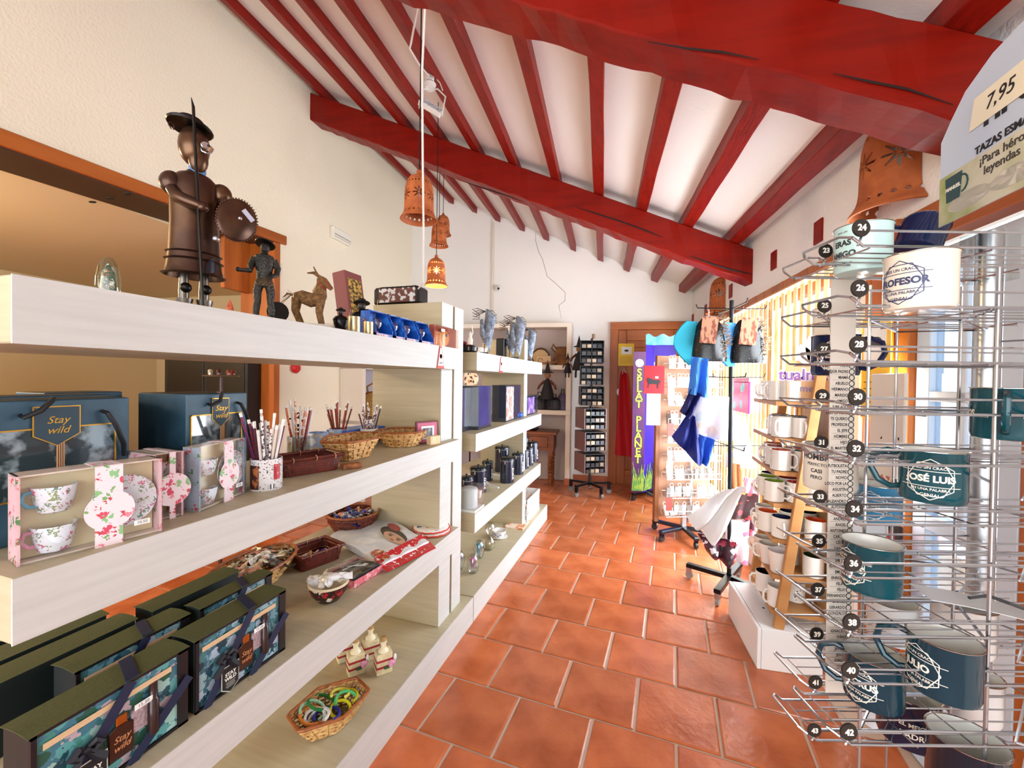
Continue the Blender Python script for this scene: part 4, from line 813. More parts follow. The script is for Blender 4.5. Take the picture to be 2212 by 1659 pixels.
t = thing('painted_bowl', 'small dark painted bowl with red waves holding wrapped spoons', 'bowl', (p.x, p.y, Z3), facing(p))
b = MB(); b.lathe([(.032, 0), (.04, .003), (.061, .03), (.069, .054), (.070, .062)], 26, capt=False); b.build('outer_glaze', patt('2a1214', ['a02028', '1a1416', 'e8e0d0', '8a1a20'], 40, .45, .25), t, smooth=1)
b = MB(); b.lathe([(.0705, .060), (.0718, .065), (.068, .068), (.0635, .066), (.057, .03), (.027, .011), (.001, .009)], 26, capt=False, capb=False); b.build('cream_rim', mat('e6d9b8', .3), t, smooth=1)
packets(t, 9, .032, .032, .066, 33, ['e8e4d6', 'd8d2c4', 'eef0f2', 'c8c0a8'], 1.3, 'wrapped_spoon', 'wrapped spoon lying in the painted bowl')
# plinth: cord basket and bottles
t = thing('basket', 'hexagonal cane basket full of coloured cord bracelets on the plinth', 'basket', (-1.13, 1.30, Z4+.003), -.42, 'cane baskets')
basket(t, poly(.105, .155, 6), [(0, .60), (.03, .76), (.06, .92), (.078, 1.0)], 8, 30, .003, M_straw, M_cane, .0065)
rr = random.Random(4)
CBL = ['bright yellow closed cord bracelet in the hexagonal basket', 'dull yellow cord bracelet in the hexagonal basket', 'pale yellow cord bracelet in the hexagonal basket', 'dark green closed cord bracelet in the hexagonal basket', 'mint cord bracelet in the hexagonal basket', 'light green cord bracelet in the hexagonal basket', 'pure white closed cord bracelet in the hexagonal basket', 'off-white open cord bracelet in the hexagonal basket', 'royal blue cord bracelet in the hexagonal basket', 'orange cord bracelet in the hexagonal basket']
for i, (col, a) in enumerate((('e8e020', .3), ('d8cc18', 1.4), ('e8e45a', 2.2), ('1f7a30', 3.4), ('a8e0c0', 4.2), ('58c878', .9), ('f2f2ee', 5.0), ('eceae6', 5.3), ('1c2ca0', 5.8), ('e88a30', 4.7))):
    cx, cy = .045*math.cos(a), .065*math.sin(a); b = MB(); ra = rr.uniform(.030, .044); tl = rr.uniform(.2, .9)
    b.tube([(cx+ra*1.3*math.cos(2*PI*j/14), cy+ra*math.sin(2*PI*j/14), .066+.016*math.sin(2*PI*j/14+i)*tl+.002*(i % 3)) for j in range(11 if i % 3 else 14)], .0056, 7, closed=(i % 3 == 0)); free(b.build('cord_bracelet', mat(col, .6, bump=(300, .5)), t, smooth=1), CBL[i], 'bracelet', 'cord bracelets in the hexagonal basket')
b = MB()
for i in range(22): b.sph((rr.uniform(-.045, .045), rr.uniform(-.075, .075), .03+rr.uniform(0, .02)), .012, 7, 4, sc=(1.2, .9, .35))
o = b.build('metal_charms', mat('8d8170', .35, .8), t); o['kind'] = 'stuff'
def flower_bottle(px, py, label, k=1.0, flower=True):
    k *= 1.6
    p = atZ(px, py, Z4); t = thing('ceramic_bottle', label, 'bottle', (p.x, p.y, Z4), facing(p)+.25, 'ceramic rose bottles')
    b = MB(); b.box(-.022*k, -.017*k, 0, .022*k, .017*k, .058*k); b.build('bottle_body', mat('e8dcb8', .5, noise=('d6c698', 40, (1, 1, 1))), t, bevel=.006, seg=2)
    b = MB(); b.lathe([(.016*k, .054*k), (.014*k, .062*k), (.007*k, .068*k), (.007*k, .080*k), (.0095*k, .082*k), (.0095*k, .086*k), (.006*k, .086*k)], 14); b.build('neck', mat('e8dcb8', .5), t, smooth=1)
    b = MB(); b.lathe([(.0055*k, .084*k), (.0065*k, .098*k)], 12); b.build('cork', mat('b08850', .8), t, smooth=1)
    for z in (.018, .036): MB().box(-.0226*k, -.0176*k, z*k, .0226*k, .0176*k, (z+.006)*k).build('red_band', mat('a82a34', .6), t)
    if flower:
        b = MB()
        for i in range(9): a = i*2.4; b.sph((.016*k+.004*k*math.cos(a)*(i/6), -.022*k-.001*i, .032*k+.004*k*math.sin(a)*(i/6)), .006*k, 7, 5, sc=(1, .6, 1))
        b.build('rose', mat('e29ac0', .6), t, smooth=1)
        b = MB(); b.sph((.028*k, -.018*k, .04*k), .009*k, 7, 4, sc=(.5, .3, 1.3)); b.build('white_petal', M_white, t, smooth=1); b = MB(); b.sph((.005*k, -.021*k, .02*k), .008*k, 7, 4, sc=(1.3, .3, .5)); b.build('leaf', mat('2a6a48', .6), t, smooth=1)
flower_bottle(768, 1452, 'front left cream ceramic bottle with pink rose'); flower_bottle(828, 1449, 'front right cream ceramic bottle with pink rose'); flower_bottle(800, 1420, 'middle cream ceramic bottle with cork behind the front pair', 1.0, False); flower_bottle(744, 1424, 'rear left cream ceramic bottle half hidden under the shelf', .95, True)
# ================================================================ far unit
def canister(x, y, label, h=.115, r=.038, z=Z3):
    t = thing('canister', label, 'canister', (x, y, z+.0002), 0, 'navy enamel canisters')
    b = MB(); b.lathe([(r, 0), (r, h), (r*.97, h)], 22); b.build('drum', mat('141b33', .22, coat=.4), t, smooth=1)
    b = MB(); b.lathe([(r*1.03, h-.012), (r*1.05, h-.008), (r*1.03, h-.003), (r, h), (r*1.0, h+.006), (r*.9, h+.012), (.001, h+.014)], 22, capb=False); b.build('lid', mat('2a3038', .2, .7), t, smooth=1)
    b = MB(); b.lathe([(r*1.02, h-.014), (r*1.045, h-.010), (r*1.02, h-.006)], 22, capb=False, capt=False); b.build('steel_ring', M_steel, t, smooth=1)
    b = MB(); b.lathe([(.006, h+.013), (.005, h+.02), (.008, h+.026), (.004, h+.03)], 10); b.build('knob', M_blk, t, smooth=1)
    b = MB(); b.box(-.005, -r*1.12, h-.035, .005, -r*1.0, h-.002); b.build('clasp', M_steel, t, bevel=.002)
    vs, fs = text_mesh('SUGAR' if h > .1 else 'TEA', h*.2, bold=.0006); b = MB(); rr_ = r+.0006
    b.add([(rr_*math.cos(y_/rr_-.25), rr_*math.sin(y_/rr_-.25), h*.40+x_*.8) for x_, y_, z_ in vs], [tuple(reversed(f)) for f in fs]); b.build('lettering', mat('e8e8ec', .5), t)
for i, (px, py, X, hh, rr_, l) in enumerate(((1095, 1040, -1.05, .115, .037, 'front navy canister nearest the aisle'), (1118, 1030, -1.055, .105, .034, 'second navy canister in the aisle row'), (1131, 1021, -1.07, .10, .032, 'third navy canister in the aisle row'), (1141, 1012, -1.07, .10, .032, 'fourth navy canister in the aisle row'), (1150, 1002, -1.08, .115, .037, 'last navy canister in the aisle row'), (1033, 1022, -1.16, .105, .040, 'navy canister with clasp at the left behind white spoons'), (1053, 1018, -1.22, .09, .030, 'short navy canister behind the left clasp one'), (1008, 1020, -1.13, .10, .030, 'small navy canister partly hidden by the divider'), (1084, 1008, -1.22, .13, .042, 'tall navy canister behind the front one'), (1098, 996, -1.32, .13, .042, 'tall navy canister at the rear of the shelf'), (1112, 1000, -1.20, .125, .04, 'tall navy canister in the rear row centre'), (1130, 992, -1.25, .12, .04, 'tall navy canister in the rear row right'))):
    p = atX(px, py, X); canister(X, p.y, l, hh*1.62, rr_*1.5)
# white spoons and boxed white canister
p = atX(1010, 1090, -1.06); t = thing('boxed_canister', 'white canister in a clear box beside white measuring spoons', 'box', (-1.06, p.y+.02, Z3+.0002))
MB().box(-.075, -.075, 0, .075, .075, .014).build('tray', M_white, t); b = MB(); b.lathe([(.055, .014), (.057, .125), (.052, .132), (.03, .14)], 20); b.build('white_drum', mat('c9ced0', .4), t, smooth=1); MB().box(-.074, -.074, .014, .074, .074, .15).build('clear_box', clear('ffffff', .12), t)
for i, (px, py, a) in enumerate(((1030, 1035, .9), (1050, 1045, .7), (1065, 1030, 1.3), (1042, 1050, .3), (1058, 1055, 1.0))):
    q = atZ(px, py, Z3); t = thing('measuring_spoon', ['longest white spoon of the pile on the far unit', 'white spoon lying across the pile on the far unit', 'white spoon nearest the canisters', 'white spoon leaning on the small mortar', 'lowest white spoon of the pile on the far unit'][i], 'spoon', (q.x, q.y, Z3+.006+.004*i), a, 'white spoons')
    b = MB(); b.tube([(0, -.11, .006), (0, .04, .010), (0, .09, .008)], [.006, .006, .007], 6); b.build('spoon_handle', mat('f2f2f0', .25), t, smooth=1); b = MB(); b.sph((0, .115, .006), .026, 10, 6, sc=(1, 1.3, .4)); b.build('spoon_bowl', mat('f2f2f0', .25), t, smooth=1)
q = atZ(1036, 1078, Z3); b = MB(); b.lathe([(.014, 0), (.018, .01), (.024, .05), (.021, .05), (.014, .008), (.001, .007)], 16, capt=False); tag(b.build('mortar_cup', M_white, loc=(q.x-.02, q.y+.03, Z3+.0002), smooth=1), 'small white mortar cup among the spoons', 'cup')
# second shelf of the far unit: gift bags in clear sleeves
def sleeve(pa, pb, X, d, h, m1, label, z=Z2):
    y0 = atX(pa, 900, X).y; y1 = atX(pb, 900, X).y; t = thing('sleeved_box', label, 'gift box', (X, y0, z+.0002), 0, 'boxes in clear sleeves')
    MB().box(-d, 0, 0, -.003, y1-y0, h).build('carton', m1, t, bevel=.002); MB().box(-d-.002, -.002, 0, 0, y1-y0+.002, h+.004).build('clear_sleeve', clear('f4f6fa', .16, .05), t)
    return t
M_bk = mat('10121c', .3, noise=('2a3048', 12, (1, 1, 1)))
sleeve(1000, 1022, -1.09, .12, .275, M_bk, 'left black box in glossy clear sleeve on the far unit'); sleeve(1034, 1062, -1.04, .16, .285, M_bk, 'second black box in crumpled clear sleeve on the far unit')
t = sleeve(1093, 1124, -1.035, .13, .285, mat('26304a', .35), 'navy box with orange patterned front in clear sleeve'); MB().box(-.003, .01, .01, -.0015, .20, .275).build('front_print', mat('dba888', .4, noise=('eef2f8', 26, (1, 1, 1), (.45, .55))), t)
t = sleeve(1139, 1161, -1.04, .10, .18, mat('1a1c30', .35), 'dark box with violet picture at the end of the far shelf'); MB().box(-.003, .012, .012, -.0015, .26, .165).build('picture', mat('7a4ab0', .3, noise=('d8b8e8', 20, (1, 1, 1), (.45, .6))), t)
p = atX(1128, 893, -1.02); b = MB(); b.sph((0, 0, .026), .036, 16, 10, sc=(1, 1, .72)); tag(b.build('blue_pouch', mat('1f50c8', .4), loc=(-1.05, p.y, Z2), smooth=1), 'round bright blue pouch between the patterned box and violet picture', 'pouch')
# plinth of the far unit
p = atX(1140, 1100, -1.02); t = thing('storage_basket', 'white plastic lattice basket with papers at the far end of the plinth', 'basket', (-1.02, p.y-.02, Z4))
MW = mat('f4f4f2', .4)
b = MB()
L_, W_, hh = .46, .30, .21
for i in range(26):
    y = L_*i/25
    b.box(-.004, y-.003, .03, 0, y+.003, hh-.03)
for i in range(14): x = -W_*i/13; b.box(x-.003, -.004, .03, x+.003, 0, hh-.03)
for z in (.05, .075, .1, .125): b.box(-.004, 0, z-.002, 0, L_, z+.002); b.box(-W_, -.004, z-.002, 0, 0, z+.002)
o = b.build('lattice', MW, t); o['kind'] = 'stuff'
b = MB(); b.box(-.006, -.006, 0, .002, L_, .032); b.box(-W_, -.006, 0, 0, .002, .032); b.box(-.008, -.008, hh-.03, .004, L_, hh); b.box(-W_, -.008, hh-.03, 0, .004, hh); b.box(-W_, 0, 0, -W_+.004, L_, hh); b.box(-W_, L_-.004, 0, 0, L_, hh); b.box(-W_, 0, 0, 0, L_, .004); b.build('shell', MW, t)
MB().box(.004, .02, .07, .0055, .22, .15).build('paper_notice', mat('f8f8f6', .6), t)
for i in range(5): MB().box(.0056, .05, .085+.012*i, .0059, .19-.01*i, .088+.012*i).build('notice_line', mat('b8bcc4', .6), t)
b = MB(); b.box(-W_*.8, .04, .1, -.03, L_-.04, .165); b.build('papers', mat('e6d8c8', .6, noise=('d89a7a', 30, (1, 1, 1), (.5, .6))), t)
q = atZ(1130, 1135, Z4); t = thing('paper_stack', 'orange and white patterned napkin pack on the far plinth', 'paper pack', (-1.08, q.y-.02, Z4), 0); MB().box(-.1, -.10, 0, .07, .16, .012).build('napkins', mat('e8d6c6', .5, noise=('d98a5a', 26, (1, 1, 1), (.5, .56))), t)
q = atZ(1078, 1160, Z4); t = thing('tea_bowl', 'white bowl with blue and orange band on the far plinth', 'bowl', (q.x, q.y, Z4+.0002))
b = MB(); b.lathe([(.03, 0), (.035, .004), (.055, .035), (.06, .06), (.057, .06), (.05, .035), (.001, .008)], 22, capt=False); b.build('bowl_body', mat('e8e6e4', .25), t, smooth=1)
b = MB(); b.lathe([(.045, .018), (.0565, .036), (.0585, .046)], 22, capt=False, capb=False); b.build('painted_band', patt('e8e6e4', ['3a4aa0', 'd8843a', '5a6ab0'], 50, .45), t, smooth=1); b = MB(); b.lathe([(.001, .002), (.05, .004), (.072, .010), (.073, .008), (.045, 0), (.001, 0)], 24); b.build('saucer', mat('e6e2dc', .3), t, smooth=1)
q = atZ(1058, 1187, Z4); t = thing('hourglass', 'clear glass hourglass with pale sand on the far plinth', 'hourglass', (q.x, q.y, Z4))
b = MB(); b.lathe([(.017, 0), (.036, .016), (.042, .049), (.031, .081), (.007, .105), (.031, .129), (.042, .161), (.036, .193), (.017, .21)], 18); b.build('glass', clear('f2f4f2', .2), t, smooth=1); b = MB(); b.lathe([(.014, .003), (.033, .017), (.038, .045), (.001, .06)], 16); b.build('sand', mat('b8ac84', .9), t, smooth=1)
for px, py, col, l, k in ((1024, 1238, 'd070a8', 'pink jellyfish glass paperweight nearest the aisle', 1.0), (1037, 1205, '4fb4d0', 'turquoise jellyfish glass paperweight behind the pink one', 1.0), (994, 1230, 'a88ab8', 'lilac glass paperweight half hidden by the divider', 1.0)):
    q = atZ(px, py, Z4); t = thing('glass_paperweight', l, 'paperweight', (q.x-.01, q.y, Z4), 0, 'jellyfish paperweights')
    b = MB(); b.lathe([(.025, 0), (.034, .014), (.041, .063), (.035, .105), (.018, .129), (.001, .134)], 18); b.build('glass_egg', clear('eef4f6', .22), t, smooth=1)
    b = MB(); b.sph((0, 0, .092), .025, 14, 8, sc=(1, 1, .7)); 
    for i in range(6): a = i*1.05; b.tube([(.015*math.cos(a), .015*math.sin(a), .09), (.009*math.cos(a), .009*math.sin(a), .056), (.006*math.cos(a+.6), .006*math.sin(a+.6), .025)], [.004, .003, .0014], 5)
    b.build('jellyfish', mat(col, .3), t, smooth=1)
# top shelf of the far unit: winged figures, vase, shell and board
def wing_fig(px, py0, py1, X, label, col='5a6270'):
    a = atX(px, py1, X); h = atX(px, py0, X).z-ZT1; t = thing('winged_figure', label, 'figurine', (X, a.y, ZT1), facing(a), 'pewter winged figures')
    M = mat(col, .4, .5, noise=('8a94a4', 40, (1, 1, 1)), bump=(120, .6)); s = h
    MB().box(-.09*s, -.07*s, 0, .09*s, .07*s, .02).build('plinth_block', M_blk, t, bevel=.002)
    b = MB(); b.tube([(0, 0, .02), (.01*s, 0, .35*s), (0, 0, .6*s)], [.008*s, .014*s, .02*s], 6); b.build('stem', mat('4a4038', .4, .5), t, smooth=1)
    b = MB(); b.grid(lambda u, v: ((.02+.22*v*(1-.3*u))*s*(1 if 1 else 0)-.06*s*u, -.02*s-.05*s*math.sin(PI*v), (.98-.72*u-.2*v*v)*s), 8, 5); b.build('cape', M, t, solid=.003, smooth=1)
    b = MB(); b.sph((-.06*s, -.01, .70*s), .05*s, 10, 7, sc=(.8, .8, 1.3)); b.tube([(-.06*s, -.01, .66*s), (-.03*s, 0, .45*s), (0, 0, .3*s)], [.04*s, .07*s, .03*s], 8); b.build('body', M, t, smooth=1)
    for sx in (-1, 1):
        b = MB()
        for i in range(4): b.tube([(.02*s, 0, .93*s), (sx*.16*s, 0, (.99-.05*i)*s*(1 if sx < 0 else .96)), (sx*.26*s, 0, (.95-.07*i)*s*(1.02 if sx < 0 else .9)), (sx*.1*s, 0, (.86-.03*i)*s)], .008*s, 5)
        b.build('wire_wing', mat('3a2c20', .4, .4), t)
wing_fig(1046, 665, 762, -1.06, 'tallest pewter winged figure at the near end of the far unit'); wing_fig(1100, 692, 772, -1.10, 'shorter pewter winged figure beside the black vase'); wing_fig(1112, 680, 775, -1.04, 'pewter winged figure with broad cape'); wing_fig(1140, 706, 780, -1.05, 'small pewter winged figure at the far end of the row')
p = atX(1078, 770, -1.18); b = MB(); b.lathe([(.05, 0), (.05, .17), (.045, .175)], 4, R(PI/4)); tag(b.build('black_vase', mat('0d0d10', .2), loc=(-1.16, p.y, ZT1), bevel=.002), 'tall square black vase behind the winged figures', 'vase')
p = atX(1012, 762, -1.12); t = thing('dark_shell_bowl', 'glossy black bowl with red cloth near the divider', 'bowl', (-1.12, p.y, ZT1)); b = MB(); b.lathe([(.03, 0), (.06, .02), (.062, .045), (.04, .06), (.001, .062)], 20); b.build('bowl_body', mat('0c0a0c', .12), t, smooth=1); b = MB(); b.sph((-.04, -.02, .07), .03, 9, 6, sc=(1.3, .8, .5)); b.build('cloth', mat('7a1a24', .8), t, smooth=1)
p = atX(1036, 760, -1.2); t = thing('white_swan', 'white ceramic swan figurine between the black bowl and vase', 'figurine', (-1.2, p.y, ZT1), 1.0); b = MB(); b.sph((0, 0, .04), .045, 14, 8, sc=(1.4, .8, .85)); b.build('swan_body', mat('eeeae0', .3), t, smooth=1); b = MB(); b.tube([(.045, 0, .05), (.075, 0, .08), (.065, 0, .115), (.045, 0, .12), (.04, 0, .105)], [.014, .012, .010, .011, .008], 8); b.build('neck', mat('eeeae0', .3), t, smooth=1)
p = atX(1010, 740, -1.3); t = thing('white_hand_figure', 'white ceramic dancer figurine near the divider', 'figurine', (-1.32, p.y+.1, ZT1)); b = MB(); b.lathe([(.03, 0), (.028, .03), (.016, .09), (.02, .14), (.01, .17), (.012, .19), (.001, .21)], 14); b.build('dress', mat('eeeae6', .35), t, smooth=1); b = MB(); b.tube([(0, 0, .15), (.02, 0, .2), (.01, 0, .25)], .004, 6); b.build('arm', mat('eeeae6', .35), t, smooth=1)
# ================================================================ ceramic mugs on the ladder shelf, white plinth
t = thing('white_plinth', 'low white box cabinet under the wooden mug ladder', 'cabinet', (.572, 2.44, 0), .09)
MB().box(.02, 0, 0, .30, .52, .205).build('carcass', M_white, t, bevel=.002); MB().box(0, -.001, 0, .018, .521, .212).build('front_board', mat('f0efec', .35), t, bevel=.002)
MB().box(.02, -.0, .205, .30, .52, .212).build('top_board', mat('f0efec', .35), t, bevel=.001)
b = MB(); b.lathe([(.001, 0), (.007, 0), (.007, .001), (.001, .001)], 12, T(.1, .22, .2122)); b.build('cable_hole', M_blk, t)
M_beech = mat('c08a50', .5, noise=('a8713a', 9, (.3, 1, 1), (.35, .7)), key='beech_board')
RZ = (1.385, 1.195, 1.020, .850, .665, .475, .290)
lad = thing('mug_ladder', 'leaning beech display ladder with seven shelves of ceramic mugs', 'shelf', (0, 0, 0))
for k, z in enumerate(RZ): MB().box(.645, 2.5, z-.022, .905 if k else .88, 2.98-.02*(k < 2), z).build('shelf_board', M_beech, lad, bevel=.002)
for y in (2.462, 2.985):
    b = MB(); b.hexa([(.650, y, .2125), (.698, y, .2125), (.698, y+.03, .2125), (.650, y+.03, .2125)], [(.815, y, 1.55), (.86, y, 1.55), (.86, y+.03, 1.55), (.815, y+.03, 1.55)]); b.build('front_leg', M_beech, lad, bevel=.003)
    MB().box(.885, y, .2125, .925, y+.03, 1.6).build('back_leg', M_beech, lad, bevel=.003)
MB().box(.905, 2.5, .28, .912, 2.98, 1.66).build('back_board', mat('c9a06c', .5, noise=('b88a54', 9, (1, 1, .2))), lad)
# sign board with leaves over the ladder
t = thing('leaf_sign', 'cardboard leaf-topped sign with mauve lettering over the mug ladder', 'sign', (.86, 2.52, 1.40))
Ms = frame((0, 0, 0), (math.cos(.05), math.sin(.05), 0), (0, 0, 1))
MB().box(-.16, -.004, 0, .06, .0, .20).build('sign_card', mat('d8a878', .6), t)
def leaf(cx, cz, l, w_, ang, nm, mt):
    pg = [(w_*math.sin(PI*i/10), l*i/10) for i in range(11)]+[(-w_*math.sin(PI*i/10), l*i/10) for i in range(9, 0, -1)]
    MB().prism(pg, .001, .005, frame((cx, -.005, cz), (math.cos(ang), 0, math.sin(ang)), (-math.sin(ang), 0, math.cos(ang)))).build(nm, mt, t)
leaf(-.06, .17, .24, .055, -.28, 'leaf', mat('e6dcd8', .6)); leaf(-.07, .17, .12, .035, .30, 'leaf', mat('dccfc6', .6))
text('lettering_back', 'tualma', .082, frame((-.09, -.0045, .125), (1, 0, 0), (0, 0, 1)), mat('e8dcee', .5), t, bold=.006); text('lettering', 'tualma', .082, frame((-.09, -.006, .125), (1, 0, 0), (0, 0, 1)), mat('8a5a9c', .5), t, bold=.001)
text('lettering', 'gemela', .05, frame((-.08, -.006, .055), (1, 0, 0), (0, 0, 1)), mat('8f7fa4', .5), t, bold=.001)
CER = mat('ece6dc', .18, coat=.5, key='glazed_ceramic')
def mug_proto(inner, pr, s=1.0, taper=1.0, handle=True):
    t = thing('ceramic_mug', 'x', 'mug', (0, 0, -50)); r, h = .048*s, .108*s
    b = MB(); b.lathe([(r*.9*taper, 0), (r*taper, .004), (r, h), (r*.935, h)], 24, capt=False); b.build('mug_body', CER, t, smooth=1)
    b = MB(); b.lathe([(r*.935, h+.0004), (r*.92, h-.004), (r*.9*taper, .012), (.001, .012)], 24, capb=False, capt=False); b.build('inside', mat(inner, .25), t, smooth=1)
    b = MB(); b.tube([(r*.95, 0, h*.82), (r*1.35, 0, h*.82), (r*1.62, 0, h*.68), (r*1.62, 0, h*.38), (r*1.35, 0, h*.2), (r*.95*taper, 0, h*.2)], [.006, .0062, .006, .006, .0062, .006], 8); b.build('handle', CER, t, smooth=1)
    if pr: b = MB(); b.grid(lambda u, v: (-(r*taper+(r-r*taper)*v+.0005)*math.cos(-.7+1.4*u), (r*taper+(r-r*taper)*v+.0005)*math.sin(-.7+1.4*u), h*(.16+.62*v)), 8, 3); b.build('print', pr, t)
    return t
PR1 = patt('ece6dc', ['2a2a2e', 'ece6dc', 'b85a4a'], 70, .36); PR2 = mat('b8321f', .4, noise=('d85a3a', 60, (1, 1, 1))); PR3 = patt('ece6dc', ['5a3a52', 'a83a4a', 'd88a3a'], 60, .45); PR4 = mat('ece6dc', .3, noise=('26221f', 40, (1, 1, .5), (.62, .63)))
PRO = {k: mug_proto(c, p, s, tp) for k, (c, p, s, tp) in dict(w=('ece6dc', None, 1, 1), r=('a8241c', PR1, 1, 1), o=('d8501c', PR4, 1, 1), g=('7f9a24', PR1, 1, 1), n=('141c3c', PR3, 1, 1), k=('141214', PR1, 1, 1), b=('d8501c', PR2, 1, 1), d=('2a3a18', None, 1, 1), l=('d8cfc0', PR4, 1, .78), p=('e0d0cc', patt('ece0d8', ['b87a7a', 'ece0d8'], 60, .25), 1.05, .78)).items()}
first = set()
CN = dict(w='white inside', r='red inside', o='orange inside', g='green inside', n='navy inside', k='black inside', b='orange inside and a red label', d='dark green inside', l='a tapered waist and black motif', p='pink specks and a tapered waist')
ORD = ['top', 'second', 'third', 'fourth', 'fifth', 'sixth', 'lowest']
# row, kind, x, y, handle direction (deg)
MUGS = [(0, 'w', .735, 2.555, -25), (0, 'r', .690, 2.64, 200), (0, 'o', .695, 2.735, 190), (0, 'l', .70, 2.83, 190),
 (1, 'w', .69, 2.56, 235), (1, 'k', .78, 2.55, 268), (1, 'k', .70, 2.66, 230), (1, 'k', .79, 2.66, 250), (1, 'r', .74, 2.77, 200),
 (2, 'o', .69, 2.555, -35), (2, 'd', .795, 2.55, 265), (2, 'b', .775, 2.665, 100), (2, 'r', .70, 2.70, 180), (2, 'o', .72, 2.83, 200),
 (3, 'g', .665, 2.57, -30), (3, 'g', .66, 2.68, 200), (3, 'r', .76, 2.68, 200), (3, 'r', .77, 2.57, 100), (3, 'd', .85, 2.55, 260), (3, 'n', .70, 2.79, 200), (3, 'k', .865, 2.68, 200),
 (4, 'o', .655, 2.64, 190), (4, 'n', .70, 2.55, 262), (4, 'l', .665, 2.75, 200), (4, 'n', .77, 2.68, 200), (4, 'o', .855, 2.555, -20), (4, 'k', .86, 2.70, 200),
 (5, 'p', .69, 2.555, -70), (5, 'l', .67, 2.665, 150), (5, 'l', .668, 2.77, 150), (5, 'd', .85, 2.56, -30), (5, 'r', .78, 2.70, 200),
 (6, 'w', .69, 2.56, 200), (6, 'k', .67, 2.73, 185), (6, 'r', .80, 2.66, 100)]
cnt = {}
for rI, kd, x, y, a in MUGS:
    cnt[rI] = cnt.get(rI, 0)+1; nth = ['first', 'second', 'third', 'fourth', 'fifth', 'sixth', 'seventh', 'eighth'][cnt[rI]-1]
    lab = f'ceramic mug with {CN[kd]} on the {ORD[rI]} ladder shelf, {nth} placed there'
    pos = 'front' if y < 2.6 else ('middle' if y < 2.72 else 'rear')
    side = 'left' if x < .73 else ('right' if x < .83 else 'far right')
    lab = f'mug, {CN[kd]}, on {ORD[rI]} ladder shelf, {pos} {side}'
    loc = (x, y, RZ[rI]+.0002)
    if kd not in first: o = PRO[kd]; o.location = loc; o.rotation_euler[2] = math.radians(a); o['label'] = lab; o['group'] = 'ceramic mugs on the ladder shelf'; first.add(kd)
    else: dup(PRO[kd], loc, math.radians(a), label=lab)
# pink packet pegged in front of the louvres
p = atA(1618, 825, 1.10); q = atA(1660, 905, 1.10)
t = thing('gift_packet', 'hot pink packet with turquoise bottle shapes hanging by the louvres', 'packet', (p.x, p.y, q.z), math.atan2(-(q-p).x, (q-p).y)); wd = Vector((q.x-p.x, q.y-p.y)).length; hh = p.z-q.z
MB().box(-.02, -wd, 0, .0, 0, hh).build('bag', patt('e0348a', ['3cc0c0', 'e0348a', 'e0348a', '5ad0d0'], 16, .4, st=(1, 1, .7)), t, bevel=.006); MB().box(-.019, -wd, hh, .001, 0, hh+.03).build('header_card', mat('e89ab8', .5, noise=('c84a78', 40, (1, 1, 1))), t)
b = MB(); b.tube([(-.01, -wd/2, hh+.03), (-.01, -wd/2, 2.096-q.z)], .0008, 4); b.build('string', M_stick, t)
# ================================================================ hat and cloth rack
RK = Vector((.584, 3.29, 0))
t = thing('rolling_rack', 'black pole rack on a cross of castered feet, hung with hats and scarves', 'rack', RK)
b = MB(); b.tube([(0, 0, .10), (-.02, 0, 2.06)], .014, 10); b.build('pole', mat('15151a', .35, .6), t, smooth=1)
M_blkm = mat('1a1a1e', .3, .7)
for k, a in enumerate((1.15, 2.75, 4.30, -.75)):
    d = Vector((math.cos(a), math.sin(a), 0)); e_ = d*.3
    o = MB().box(0, -.022, .085, .29, .022, .115).build('foot', M_blkm, t, rz=a, bevel=.003)
    c = o; b = MB(); b.lathe([(.001, -.011), (.026, -.011), (.028, 0), (.026, .011), (.001, .011)], 16, T(.27, 0, .03) @ R(PI/2, 'X')); b.build('caster', mat('8d8a86', .4), c, smooth=1); b = MB(); b.box(.25, -.016, .05, .29, .016, .085); b.build('caster_fork', M_steel, c)
for z in (2.0, 1.515, 1.03):
    for a in (0.35, 1.9, 3.4, 4.9):
        b = MB(); b.tube([(-.015, 0, z), (-.015+.24*math.cos(a), .24*math.sin(a), z+.005), (-.015+.25*math.cos(a), .25*math.sin(a), z+.03)], .004, 6); b.build('arm', M_blkm, t)
def rp(px, py, dy=0): return atY(px, py, RK.y+dy)
def hat(px, py, dy, colc, side, label):
    c = rp(px, py, dy); t = thing('fur_trim_hat', label, 'hat', c, -.1)
    b = MB(); b.lathe([(.145, -.15), (.15, -.12), (.13, .0), (.11, .10), (.06, .15), (.001, .16)], 20, sx=.8, sy=.5); b.build('sequin_crown', mat('0a0a0c', .25, noise=('e6e6ea', 220, (1, 1, 1), (.70, .72)), key='black_sequins'), t, smooth=1)
    b = MB(); rr = random.Random(px)
    for i in range(90):
        z = rr.uniform(-.14, .15); x = side*.105*(1-.3*abs(z)/.15)+rr.uniform(-.015, .015); b.tube([(x, -.03+rr.uniform(-.03, .03), z), (x+side*rr.uniform(.02, .045), -.04+rr.uniform(-.03, .03), z+rr.uniform(-.02, .03))], [.004, .0008], 3)
    o = b.build('fur_edge', mat('a08468', .9), t); o['kind'] = 'stuff'
    b = MB(); b.grid(lambda u, v: (-side*(.07+.15*u*math.sin(PI*(.15+.75*v))), -.02-.05*u, .13-.30*v), 6, 8); b.build('peak', mat(colc, .7), t, solid=.012, smooth=1)
    b = MB(); b.box(-.055, -.105, -.03, .045, -.1, .15, R(.1, 'Y')); b.build('hang_tag', mat('c08a6c', .6, noise=('8a4a34', 50, (1, 1, .4), (.5, .56))), t)
    b = MB(); b.tube([(0, -.02, .15), (.0, 0, .2), (.0, .02, .215)], .003, 5); b.build('loop', M_white, t)
